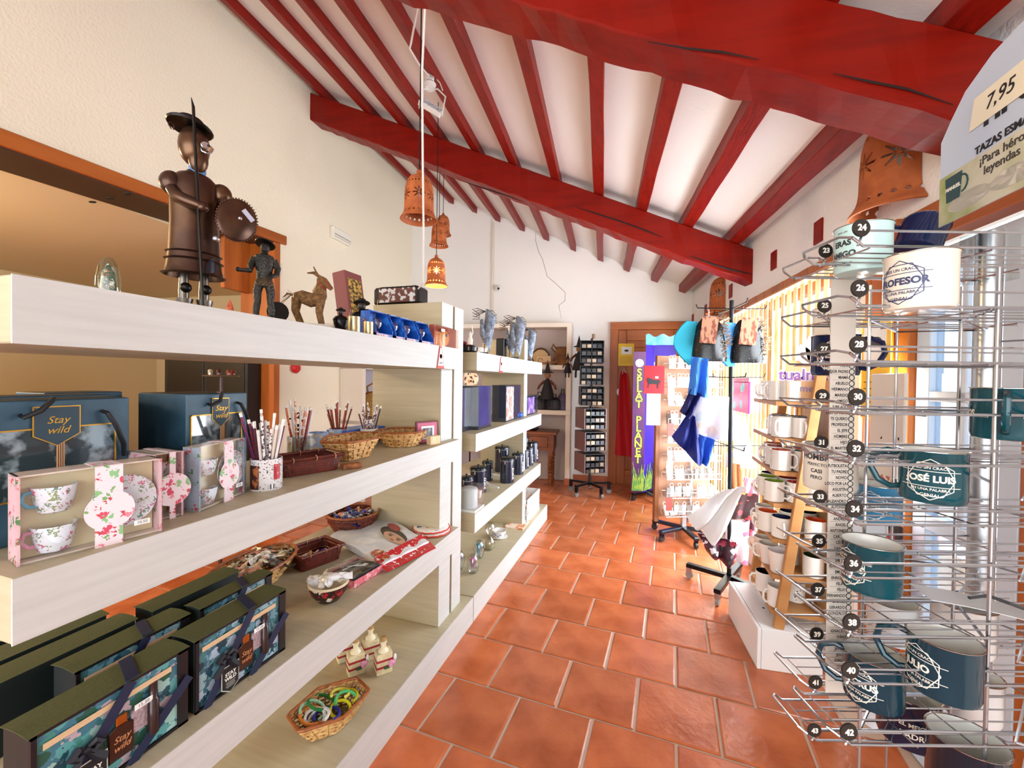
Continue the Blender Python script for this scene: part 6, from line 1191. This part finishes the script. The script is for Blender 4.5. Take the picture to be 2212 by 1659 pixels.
MB().box(-.45, -.02, .72, .42, .40, .755).build('table_top', M_wal, t, bevel=.005); MB().box(-.42, .02, .50, .38, .38, .72).build('apron', M_wal, t, bevel=.003); MB().box(-.34, .008, .54, .30, .022, .69).build('drawer', M_wal, t, bevel=.008)
for x, y in ((.33, .06), (-.37, .06), (.33, .34), (-.37, .34)):
    b = MB(); b.box(x-.03, y-.03, .42, x+.03, y+.03, .5); b.lathe([(.024, 0), (.03, .04), (.02, .08)]+[(.022+.012*(i % 2), .09+.022*i) for i in range(14)]+[(.028, .42)], 12, T(x, y, 0)); b.build('leg', M_wal, t, smooth=1)
p = AB(-1.0, 5.85, .7555); t = thing('red_bundle', 'dark red cloth bundle lying on the turned-leg table', 'cloth', p); b = MB(); b.sph((-.06, 0, .05), .07, 10, 7, sc=(1.2, 1, .75)); b.build('red_part', mat('9a1420', .6), t, smooth=1); b = MB(); b.sph((.06, -.02, .04), .06, 10, 7, sc=(1.3, .9, .7)); b.build('black_part', mat('141012', .4), t, smooth=1)
# decorated plate glimpsed between the units
p = atX(1017, 818, -2.2); t = thing('painted_plate', 'round orange and white painted plate behind the far unit', 'plate', (p.x, p.y, p.z), facing(p)); b = MB(); b.lathe([(.001, .01), (.06, .01), (.10, 0), (.102, .004), (.06, .016), (.001, .016)], 24, R(PI/2, 'X')); b.build('dish', patt('e8d2b0', ['b85a24', '3a2418', 'd88a4a'], 30, .42), t, smooth=1); b = MB(); b.tube([(0, .03, -.1), (0, .05, -p.z)], .012, 6); b.build('stand', M_blkm, t)
# ================================================================ yellow notices, apron, hanger on the back door
p = atB(1335, 790, 6.10); q = atB(1370, 742, 6.10); t = thing('yellow_notice', 'yellow notice card with a small picture hanging on the back door', 'notice', p, BE); w_ = (q-p).dot(EA); h_ = q.z-p.z
MB().box(0, 0, 0, w_, .006, h_).build('card', mat('f2c81a', .5), t); MB().box(w_*.2, -.001, h_*.52, w_*.85, 0, h_*.85).build('white_box', M_white, t); b = MB(); b.sph((w_*.52, -.002, h_*.68), .02, 8, 5, sc=(1.5, .1, .8)); b.build('picture', M_ink, t)
for i in range(6): MB().box(w_*.1, -.001, h_*(.08+.06*i), w_*.88, 0, h_*(.095+.06*i)).build('text_line', mat('a88a20', .5), t)
b = MB(); b.tube([(w_*.5, .003, h_), (w_*.5, .03, 2.2-p.z)], .002, 4); b.build('string', M_ink, t)
t = thing('red_apron', 'bright red polka apron hanging on the back door', 'apron', AB(.30, 6.11, .40), BE); MR = mat('c8101c', .65)
b = MB(); b.grid(lambda u, v: ((-.13+.26*u)*(.35+.65*(1-v)**.7)+.02*(1-v), -.02-.03*math.sin(7*u+2*v), .03*(1-u)+1.18*v), 10, 14); b.build('skirt', MR, t, solid=.006, smooth=1)
b = MB(); b.tube([(-.03, -.02, 1.17), (-.01, -.015, 1.26), (.03, -.02, 1.17)], .006, 6); b.build('neck_loop', mat('d8c8b8', .6), t); b = MB(); b.sph((-.08, -.03, .92), .04, 8, 6, sc=(.6, .4, 1.2)); b.build('clip_card', M_white, t)
# poster, second yellow notice and wall items behind the enamel mug stand
p = atA(1905, 860, 1.19); t = thing('yellow_notice', 'yellow notice card with handwriting pinned to the boards behind the mug stand', 'notice', AB(1.185, 2.16, 1.33), BE-PI/2+PI); t.rotation_euler[2] = BE
MB().box(0, -.10, 0, .005, .10, .45).build('card', mat('f2c01a', .5), t); MB().box(-.001, -.07, .24, 0, .085, .42).build('white_box', M_white, t); b = MB(); b.sph((-.002, 0, .34), .035, 8, 6, sc=(.05, 1.3, .7)); b.build('picture', M_ink, t)
for i in range(5): MB().box(-.001, -.08, .04+.03*i, 0, .08, .045+.03*i).build('text_line', mat('7a6418', .5), t)
t = thing('printed_bag', 'cream printed cloth bag with sketched figures hanging behind the mug stand', 'bag', AB(1.17, 2.06, .93), BE); MB().box(0, -.115, 0, .012, .10, .60).build('cloth', mat('d8d2c8', .8), t, bevel=.004); MB().box(-.0015, -.10, .02, 0, .09, .17).build('figure_print', patt('d8d2c8', ['2a2224', 'a8483a', 'c8a860'], 22, .45), t); MB().box(-.0015, -.09, .28, 0, .07, .34).build('script_print', mat('d8d2c8', .8, noise=('1c1c20', 40, (1, 1, .6), (.60, .62))), t); MB().box(-.0015, -.07, .22, 0, .05, .26).build('script_print', mat('d8d2c8', .8, noise=('1c1c20', 50, (1, 1, .6), (.60, .62))), t)
t = thing('printed_bag', 'black and red rose printed bag hanging low behind the mug stand', 'bag', AB(1.165, 2.03, .42), BE); MB().box(0, -.09, 0, .012, .13, .50).build('cloth', patt('141216', ['b8323c', '8a2a34', '141216', 'd8c8a0', '3a4a2a'], 18, .45), t, bevel=.004)
# ================================================================ left wall: niche shelf, door post, alarm; adjoining room furniture
t = thing('wall_niche', 'white-framed wall cabinet with straw bag on the left wall', 'cabinet', AB(-3.0, 4.35, .55), BE); Mn = mat('e8dccb', .8)
MB().box(0, 0, 0, .30, .06, 1.06).build('side', Mn, t, bevel=.004); MB().box(0, 1.40, 0, .30, 1.46, 1.06).build('side', Mn, t); MB().box(0, 0, 1.02, .30, 1.46, 1.06).build('top_board', Mn, t, bevel=.004); MB().box(0, 0, .38, .30, 1.46, .42).build('shelf_board', Mn, t); MB().box(0, 0, 0, .30, 1.46, .04).build('bottom_board', Mn, t); MB().box(0, .06, .04, .012, 1.4, 1.02).build('back_board', mat('b0a8b0', .8), t)
MB().box(0.02, .06, -.54, .28, .10, 0).build('leg', Mn, t); MB().box(0.02, 1.36, -.54, .28, 1.40, 0).build('leg', Mn, t)
p = AB(-2.80, 4.72, .9705); t = thing('straw_bag', 'round woven straw bag with looped handle in the wall cabinet', 'bag', p, facing(p))
b = MB(); b.lathe([(.001, 0), (.14, 0), (.165, .03), (.165, .07), (.14, .10), (.001, .10)], 26, T(0, 0, .17) @ R(PI/2, 'X')); b.build('body', mat('b8843e', .8, noise=('8a5a20', 30, (1, 1, 1)), bump=(60, 1)), t, smooth=1)
b = MB()
for i in range(6): r_ = .025+.022*i; b.tube([(r_*math.cos(2*PI*j/24), -.103, .17+r_*math.sin(2*PI*j/24)) for j in range(24)], .006, 5, closed=True)
b.build('spiral_weave', mat('caa05a', .8), t); b = MB(); b.tube([(-.05, -.05, .32), (-.06, -.05, .39), (0, -.05, .43), (.06, -.05, .39), (.05, -.05, .32)], .012, 7); b.build('handle', mat('9a6a34', .8), t, smooth=1)
p = AB(-2.99, 3.60, 1.56); t = thing('alarm_bell', 'small red alarm call point on the left wall', 'alarm', p, BE); b = MB(); b.lathe([(.001, 0), (.05, 0), (.055, .02), (.04, .04), (.001, .045)], 14, R(PI/2, 'Y')); b.build('casing', mat('c81818', .4), t, smooth=1)
t = thing('dark_cabinet', 'black-brown cabinet standing in the doorway of the adjoining room', 'cabinet', AB(-4.05, 3.17, 0), BE); Mdk = mat('0e0906', .4)
MB().box(0, 0, 0, .93, .15, 1.95).build('carcass', Mdk, t, bevel=.004); MB().box(.03, -.006, .08, .45, 0, 1.9).build('door', mat('120c08', .35), t, bevel=.004); MB().box(.48, -.006, .08, .90, 0, 1.9).build('door', mat('120c08', .35), t, bevel=.004)
MB().box(0, 0, 1.95, .93, .15, 1.99).build('top', Mdk, t)
p = atX(478, 812, -2.9); t = thing('cake_stand', 'small stand of dark glass and silver trinkets before the dark cabinet', 'stand', (p.x, p.y, p.z-.06), facing(p)); b = MB(); b.lathe([(.001, .05), (.11, .055), (.115, .065), (.001, .065)], 20); b.build('plate', mat('6a5a44', .3, .4), t, smooth=1); b = MB(); b.tube([(0, 0, .05), (0, 0, -(p.z-.06))], .012, 8); b.build('stem', mat('3a1c10', .4), t); 
for i in range(7): a = i*.9; b = MB(); b.lathe([(.014, 0), (.016, .03), (.008, .04)], 8, T(.07*math.cos(a), .07*math.sin(a), .066)); b.build('trinket', mat(['7a3020', 'b0a490', '4a2018'][i % 3], .2, .3), t, smooth=1)
# third shelf unit in the adjoining room
Mtan = mat('c4a678', .7); uc = thing('shelf_unit', 'tan shelf unit lit by lamplight in the adjoining room', 'shelving', AB(-4.95, .9, 0), BE+.0)
for z0, z1 in ((1.50, 1.64), (.95, 1.06), (.45, .56), (0, .12)): MB().box(-.4, 0, z0, .0, 1.55, z1).build('shelf', Mtan, uc, bevel=.003)
for y in (0, .48, 1.46): MB().box(-.38, y, .12, -.01, y+.10, 1.5).build('upright', Mtan, uc)
MB().box(-.4, .1, .56, -.38, 1.46, 1.5).build('back_panel', mat('7a5a2c', .8), uc)
tri = thing('price_tag', 'red price triangle on the tan shelf unit in the adjoining room', 'price tag', AB(-4.948, 1.75, 1.50), BE, 'triangular shelf tags'); MB().prism([(-.02, .12), (-.07, 0), (.07, 0), (.02, .12)][::-1], 0, .003, frame((0, 0, 0), (0, 1, 0), (0, 0, 1))).build('card', mat('c8392c', .5), tri); MB().prism([(-.012, .11), (-.045, .02), (.045, .02), (.012, .11)][::-1], .003, .004, frame((0, 0, 0), (0, 1, 0), (0, 0, 1))).build('card_face', mat('e8dcc8', .5), tri)
p = AB(-5.05, 2.05, 1.0605); t = thing('cream_holder', 'cream ceramic holder with two square glass cups in the adjoining room', 'holder', p, BE); MB().box(-.04, -.15, 0, .04, .15, .16).build('block', mat('e2cf9c', .6), t, bevel=.01)
for y in (-.07, .07): MB().box(.045, y-.045, .0, .10, y+.045, .09).build('glass_cup', mat('b08a44', .15, .5), t, bevel=.005)
p = AB(-5.1, 1.55, 1.0605); t = thing('straw_hat', 'folded pale straw hat on the tan shelf unit', 'hat', p, BE); b = MB(); b.lathe([(.001, .0), (.20, 0), (.19, .015), (.10, .02), (.09, .09), (.001, .10)], 18); b.build('hat_body', mat('dcc48c', .8), t, smooth=1)
# ================================================================ enamel mug stand beside the visitor
RR = Vector((math.cos(YAW), math.sin(YAW), 0)); FF = Vector((-math.sin(YAW), math.cos(YAW), 0))
def uv(u, v, z): return RR*u+FF*v+Vector((0, 0, z))
M_wire = mat('b4b8bd', .25, .9, key='chromed_wire')
ES = thing('enamel_mug_stand', 'chromed wire revolving stand full of enamel mugs beside the camera', 'rack', uv(.985, .87, 0), YAW)
def loc(u, v, z): return (u-.985, v-.87, z)
b = MB(); b.lathe([(.021, .0), (.021, 1.80)], 20); b.build('pole', mat('b9bcbf', .3, .9), ES, smooth=1)
b = MB(); b.lathe([(.2, 0), (.2, .012), (.03, .02)], 28); b.build('base', mat('8d9095', .35, .8), ES, smooth=1)
EV = (497, 625, 745, 857, 968, 1098, 1215, 1343, 1447, 1582); OD = (545, 662, 755, 855, 955, 1072, 1168, 1273, 1370, 1475, 1580)
VE, VO = .665, .83
def zat(px, py, v): return atD(px, py, v).z
M_disc = mat('1d1712', .45)
def pocket(u0, u1, v0, v1, z, num):
    # wire cradle: looped front end with turned-up tip, rails back to the pole, a low fence
    b = MB(); zt = z
    for v in (v0, v1):
        b.tube([loc(u0+.004, v, zt+.012), loc(u0+.02, v, zt), loc(u1, v, zt)], .0021, 6)
    b.tube([loc(u0+.004, v0, zt+.012), loc(u0-.006, v0+.012, zt+.016), loc(u0-.006, v1-.012, zt+.016), loc(u0+.004, v1, zt+.012)], .0021, 6)
    for i in range(1, 4): v = v0+(v1-v0)*i/4; b.tube([loc(u0+.03, v, zt-.003), loc(u1, v, zt-.003)], .0013, 5)
    for u in (u0+.03, u0+.12, u0+.21, u1-.03): b.tube([loc(u, v0, zt-.003), loc(u, v1, zt-.003)], .0013, 4)
    b.tube([loc(u0+.02, v0-.001, zt+.022), loc(u1, v0-.001, zt+.022)], .0018, 6); b.tube([loc(u0+.02, v0-.001, zt+.022), loc(u0+.012, v0, zt)], .0018, 5)
    o = b.build('wire_pocket', M_wire, ES, smooth=1)
    M = frame(loc(u0+.012, v0-.004, zt+.024), (1, 0, 0), (0, 0, 1))
    c = MB(); c.lathe([(.001, 0), (.0125, 0), (.013, .0015), (.0125, .003), (.001, .003)], 22, M); d = c.build('number_disc', M_disc, o)
    text('number', str(num), .0125, M @ T(0, 0, .0034), mat('efe9dc', .5), d, bold=.0004)
zE = []; zO = []
for i, py in enumerate(EV): z = zat(1845, py, VE-.05)-.024; zE.append(z); pocket(atD(1845, 830, VE-.05).dot(RR)-.012, .97, VE-.05, VE+.05, z, 24+2*i)
for i, py in enumerate(OD): z = zat(1772, py, VO-.05)-.024; zO.append(z); pocket(atD(1772, 830, VO-.05).dot(RR)-.012, .97, VO-.05, VO+.05, z, 23+2*i)
for px, v in ((1875, .745), (2072, .745), (1935, .92), (2150, .62)):
    u = atD(px, 830, v).dot(RR); b = MB(); b.tube([loc(u, v, .38), loc(u, v, 1.66)], .0026, 8); b.build('upright_wire', M_wire, ES, smooth=1)
for z in (.38, .62, .86, 1.10, 1.34, 1.60):
    b = MB(); us = [atD(px, 830, v).dot(RR) for px, v in ((1875, .745), (2072, .745), (2150, .62))]
    b.tube([loc(us[0], .745, z), loc(us[1], .745, z), loc(.985, .87, z), loc(atD(1935, 830, .92).dot(RR), .92, z), loc(us[0], .745, z)], .0025, 6); b.tube([loc(us[2], .62, z), loc(us[1], .745, z)], .0025, 6); b.build('tie_wire', M_wire, ES, smooth=1)
# right hand pockets, facing the window side
for i in range(10):
    z = .52+.115*i; b = MB()
    for k in range(4): b.tube([loc(.72+.02*k, .585-.02*k, z), loc(1.02, .80-.05*k, z+.004)], .0018, 5)
    for k in range(3): b.tube([loc(.99+.04*k, .86-.03*k, z+.02), loc(1.12, .56+.04*k, z+.02)], .0018, 5)
    b.tube([loc(.72, .585, z), loc(.86, .50, z), loc(1.1, .56, z)], .002, 5); b.build('wire_pocket', M_wire, ES, smooth=1)
# printed name strip
a = atD(1828, 604, .775); c = atD(1804, 1500, .775)
w_ = .046; M = frame(((a+c)/2), RR, a-c); ht = (a-c).length; t = thing('name_strip', 'long pale strip printed with columns of names on the mug stand', 'label strip', (0, 0, 0))
MB().box(-w_/2, -ht/2, -.001, w_/2, ht/2, .001, M).build('strip', mat('d2c8bb', .6), t)
NM = ['PAPÁ', 'MEJOR PADRE', 'MAMÁ', 'ABUELO', 'HERMANO', 'MARIDO', 'AMIGO', 'JUBILADO', 'ERES ESPECIAL', 'TE QUIERO', 'PROFESOR', 'EL JEFE', 'HOMBRE', 'HIJO', 'EL MARTES', 'DEPORTISTA', 'CICLISTA', 'FUTBOLISTA', 'TU PADRE', 'NOVIO', 'LOCO POR LA', 'AGUSTÍN', 'ALBERTO', 'ALEJANDRO', 'ALFONSO', 'ÁLVARO', 'ANDRÉS', 'ÁNGEL', 'ANTONIO', 'CARLOS', 'CÉSAR', 'DANIEL', 'DAVID', 'DIEGO', 'EDUARDO', 'EMILIO', 'ENRIQUE', 'FELIPE', 'FÉLIX', 'FERNANDO', 'GABRIEL', 'GERARDO', 'GONZALO', 'HÉCTOR', 'HUGO', 'IGNACIO', 'IVÁN', 'JAIME', 'JAVIER', 'JESÚS', 'JORGE', 'JOSÉ', 'JUAN', 'JULIO']
n = len(NM); y0 = ht*.5-.16; dy = (ht-.18)/n; lines = MB(); rings = MB(); tv = MB()
for i, s in enumerate(NM):
    y = y0-i*dy; vs, fs = text_mesh(s, .0078, align='RIGHT', sx=.8, bold=.0002); tv.add([(x+.010, yy, .0013) for x, yy, zz in vs], fs, M @ T(0, y, 0)); lines.box(-w_*.42, y-dy*.45, .001, w_*.2, y-dy*.42, .0014, M); rings.lathe([(.0042, 0), (.0055, 0), (.0055, .0004), (.0042, .0004)], 12, M @ T(.0165, y, .0012), capb=False, capt=False)
o = tv.build('name_lettering', M_ink, t); o['kind'] = 'stuff'; lines.build('rules', mat('6a6460', .6), t)['kind'] = 'stuff'; rings.build('circles', M_ink, t)['kind'] = 'stuff'
# enamel mugs
def enamel(px, py, D, col, label, hdir=None, badge=None, bdir=0, s=1.0, ink='e8e2d4', tilt=None, inner='e8e8e0', z=None):
    p = atD(px, py, D); r, h = .0405*s, .080*s
    if z is not None: p.z = z
    rz = facing(p); t = thing('enamel_mug', label, 'mug', p, rz, 'enamel mugs on the wire stand')
    if tilt: t.rotation_euler = (tilt[0], tilt[1], rz)
    EM = mat(col, .14, coat=.15, spec=.4, key='enamel_'+col)
    b = MB(); b.lathe([(r*.86, 0), (r*.95, .0015), (r, .008), (r, h*.97), (r*1.03, h*.99)], 36, capt=False); b.build('mug_body', EM, t, smooth=1)
    b = MB(); b.lathe([(r*1.015, h*.985), (r*1.05, h*.995), (r*1.05, h*1.005), (r*1.015, h*1.01), (r*.98, h*1.0)], 36, capb=False, capt=False); b.build('steel_rim', mat('b8b4ac', .15, 1), t, smooth=1)
    b = MB(); b.lathe([(r*.99, h*.995), (r*.955, h*.96), (r*.95, .01), (.001, .006)], 36, capb=False, capt=False); b.build('inside', mat(inner, .15), t, smooth=1)
    if hdir is not None:
        Mh = R(hdir); b = MB(); b.tube([(r*.97, 0, h*.88), (r*1.3, 0, h*.92), (r*1.75, 0, h*.80), (r*1.85, 0, h*.55), (r*1.6, 0, h*.28), (r*1.2, 0, h*.17), (r*.97, 0, h*.2)], [.0045*s, .0048*s, .0048*s, .0048*s, .0048*s, .0046*s, .0045*s], 8, M=Mh); b.build('handle', EM, t, smooth=1)
    if badge:
        IM = mat(ink, .4); R1 = r+.0005
        def wrap(vs): return [(R1*math.sin(x/R1+bdir), -R1*math.cos(x/R1+bdir), y) for x, y, *_ in vs]
        def put(nm, vs, fs, mt): bb = MB(); bb.add(wrap(vs), fs); bb.build(nm, mt, t)
        if badge[0] == 'hex':
            for rot, sc in ((0, 1.0), (PI/6, .93)):
                pts = [(.031*s*sc*1.0*math.sin(rot+i*PI/3), h*.48+.031*s*sc*math.cos(rot+i*PI/3)) for i in range(6)]; vs = []; fs = []
                for i in range(6):
                    a_, b_ = Vector(pts[i]), Vector(pts[(i+1) % 6]); nn = Vector((-(b_-a_).y, (b_-a_).x)).normalized()*.0006*s
                    for k in range(5):
                        q0 = a_.lerp(b_, k/5); q1 = a_.lerp(b_, (k+1)/5); m0 = len(vs)
                        vs += [tuple(q0+nn), tuple(q0-nn), tuple(q1-nn), tuple(q1+nn)]; fs.append((m0, m0+1, m0+2, m0+3))
                put('badge_outline', vs, fs, IM)
            for y in (.635, .345): put('badge_rule', [(-.036*s+.006*s*k, h*y+d) for k in range(13) for d in (-.0005, .0005)], [(2*k, 2*k+2, 2*k+3, 2*k+1) for k in range(12)], IM)
        for body, size, y, bo in badge[1]:
            vs, fs = text_mesh(body, size*s, bold=bo); put('lettering', [(x, yy+h*y) for x, yy, zz in vs], fs, IM)
    return t
TEAL, DTEAL, NAVY, MINT, CREAM, LTB = '0d4650', '0b3442', '0c1c40', 'bfe0dc', 'e9e0cf', '3a86b0'
HX = lambda a, b_, c_='GENIAL', top='': ('hex', [(a, .0135, .49, .0006), (top or 'ERES UN CRACK', .0058, .70, .0001), ('EN UNA PALABRA', .0055, .29, .0001), (c_, .0068, .18, .0001)])
enamel(1862, 592, .73, MINT, 'pale mint enamel mug on the highest pocket of the stand', None, ('txt', [('ERES UN', .0048, .86, 0), ('ERAS', .0135, .62, .0006), ('AMIGO', .0135, .38, .0006), ('––––', .016, .2, .0004)]), -.75, 1.0, '20242c')
enamel(1985, 672, .61, CREAM, 'cream enamel mug with blue hexagon badge near the top of the stand', None, HX('PROFESOR', .0), -.55, 1.0, '2a3560')
enamel(1975, 548, .90, NAVY, 'navy enamel mug lying tilted near the top of the stand', PI, None, 0, 1.0, tilt=(-.5, .25))
enamel(1800, 742, .97, CREAM, 'cream enamel mug with orange line of text behind the name strip', None, ('txt', [('JOSÉ', .016, .72, .0006), ('DE UN', .010, .52, .0004), ('LATE', .010, .36, .0004), ('VERUR', .011, .14, .0002)]), .1, 1.0, '20242c')
enamel(1803, 812, .84, NAVY, 'navy enamel mug with white slogan behind the name strip', 0, ('hex', [('FELIX', .017, .50, .0008), ('ES EL QUE MÁS', .006, .32, .0001), ('MEJOR', .0095, .18, .0003)]), -.1)
enamel(1792, 1056, .84, CREAM, 'cream enamel mug with black slogan at the left edge of the stand', 1.0, ('txt', [('HOMBRE', .0135, .74, .0006), ('PERFECTO', .007, .58, .0001), ('CASI', .009, .44, .0003), ('PERO', .008, .3, .0002)]), -.5, 1.12, '26262a')
enamel(1838, 1062, .98, CREAM, 'plain cream enamel mug just behind the left edge one', None, None, 0, 1.0)
enamel(2012, 1080, .675, TEAL, 'teal enamel mug with large two-word badge in the middle of the stand', PI, HX('JOSÉ LUIS', 0), -.05, 1.02)
enamel(2172, 948, .66, TEAL, 'teal enamel mug with its handle turned to the camera at the right edge', -PI/2, ('txt', [('DOS', .013, .5, .0006)]), -1.25, 1.0)
enamel(1880, 1272, .70, TEAL, 'teal enamel mug with badge on pocket thirty-six', None, HX('RUTCAS', 0), -.85, 1.0)
enamel(1885, 1512, .70, DTEAL, 'dark teal enamel mug with badge on pocket forty', PI, HX('TU CRUS', 0), -.55, 1.0)
enamel(2036, 1492, .625, DTEAL, 'dark blue enamel mug with badge low in the middle of the stand', PI, HX('JULIO', 0), -.75, 1.02)
enamel(2078, 1400, .80, 'ece8e2', 'white enamel mug under the paper card at the right', None, None, 0, 1.1); enamel(2098, 1545, .78, 'eceae6', 'white enamel mug low at the right behind the dark blue one', None, ('txt', [('AS', .02, .4, .0008)]), -.9, 1.0, '26306a')
enamel(1895, 1125, .90, LTB, 'light blue enamel mug half hidden behind the wires', None, ('hex', [('SE MI', .014, .5, .0004)]), -.3, 1.0); enamel(1870, 1150, 1.02, 'dfe8ee', 'pale enamel mug deep inside the stand', None, None, 0, 1.0)
enamel(1960, 1592, .80, '141c33', 'navy enamel mug near the foot of the stand', None, ('txt', [('EL MEJOR', .009, .55, .0003), ('PADRE', .012, .35, .0003)]), .2, 1.15); enamel(2085, 1715, .66, '10202c', 'dark enamel mug at the very bottom of the stand', None, None, 0, 1.15); enamel(1900, 1560, .92, 'c9d0d4', 'grey-white enamel mug near the foot of the stand', None, None, 0, 1.0)
enamel(1925, 1380, .86, 'e2e8ea', 'white enamel mug behind pocket thirty-eight', None, None, 0, 1.0)
p = atD(2100, 1292, .70); t = thing('paper_card', 'white card clipped across the wires above the white mugs', 'card', p, YAW-.3); b = MB(); b.grid(lambda u, v: (-.07+.16*u, -.03+.06*v, .004*math.sin(3*u)-.02*u), 6, 2); b.build('card', mat('e9ecec', .6), t, solid=.001); b = MB(); b.tube([(-.01, -.01, .004), (.02, .0, .008), (.04, -.01, .004), (.07, .005, -.008)], .003, 5); b.build('clip', mat('5a5e62', .3, .8), t)
# header card on top of the stand
hd = thing('header_card', 'tall arched advertising card for enamel mugs on top of the stand', 'sign', (0, 0, 0))
b0 = atD(2028, 492, .85); b1 = Vector(uv(.812, .663, b0.z)); ax = (b1-b0); ax.z = 0; ax.normalize(); b1 = b0+ax*.42
Mh = frame(b0, ax, (0, 0, 1))
arch = [(0, 0), (.42, 0), (.42, .17), (.40, .20), (.36, .235), (.30, .262), (.21, .275), (.12, .262), (.06, .235), (.025, .20), (.0, .17)]
MB().prism(arch, -.002, 0, Mh).build('card', mat('c2cfe0', .45), hd)
MB().prism([(0, 0), (.42, 0), (.42, .096), (0, .096)], .0, .0006, Mh).build('landscape', mat('cfcab4', .5, noise=('8a9a4a', 9, (1, 1, 1), (.45, .7))), hd)
text('lettering', 'TAZAS ESMALTADAS', .0185, Mh @ T(.175, .106, .001) @ R(.0), M_ink, hd, bold=.0004); text('lettering', '¡Para héroes,', .021, Mh @ T(.155, .082, .001), mat('3a3634', .5), hd, bold=.0002); text('lettering', 'leyendas', .021, Mh @ T(.145, .062, .001), mat('3a3634', .5), hd, bold=.0002)
text('lettering', 'TIPO', .055, Mh @ T(.155, .160, .001), M_ink, hd, bold=.002)
MB().prism([(.075, .150), (.20, .150), (.205, .205), (.085, .205)], .001, .0022, Mh).build('price_note', mat('efe6cc', .6), hd); text('price', '7,95', .034, Mh @ T(.14, .178, .0026), M_ink, hd, shear=.2)
for cx, rx in ((.075, .05), (.175, .055)): b = MB(); b.lathe([(.001, 0), (1, 0)], 24, Mh @ T(cx, .028, .001) @ Matrix.Diagonal((rx, .017, .1, 1))); b.build('white_oval', mat('efe8d8', .6), hd)
MB().prism([(.022, .040), (.055, .040), (.060, .088), (.018, .088)], .001, .002, Mh).build('printed_mug', mat('16424a', .4), hd); text('lettering', 'MANUEL', .0095, Mh @ T(.039, .064, .0024), mat('e8e2d4', .5), hd, bold=.0003); b = MB(); b.tube([Mh @ Vector((.060+.014*math.sin(i*.52), .064+.016*math.cos(i*.52), .0015)) for i in range(7)], .0016, 5); b.build('printed_handle', mat('16424a', .4), hd)
MB().box(-.03, -.03, 1.70, .03, .03, 1.80).build('card_holder', clear('f0f4f4', .2), ES)
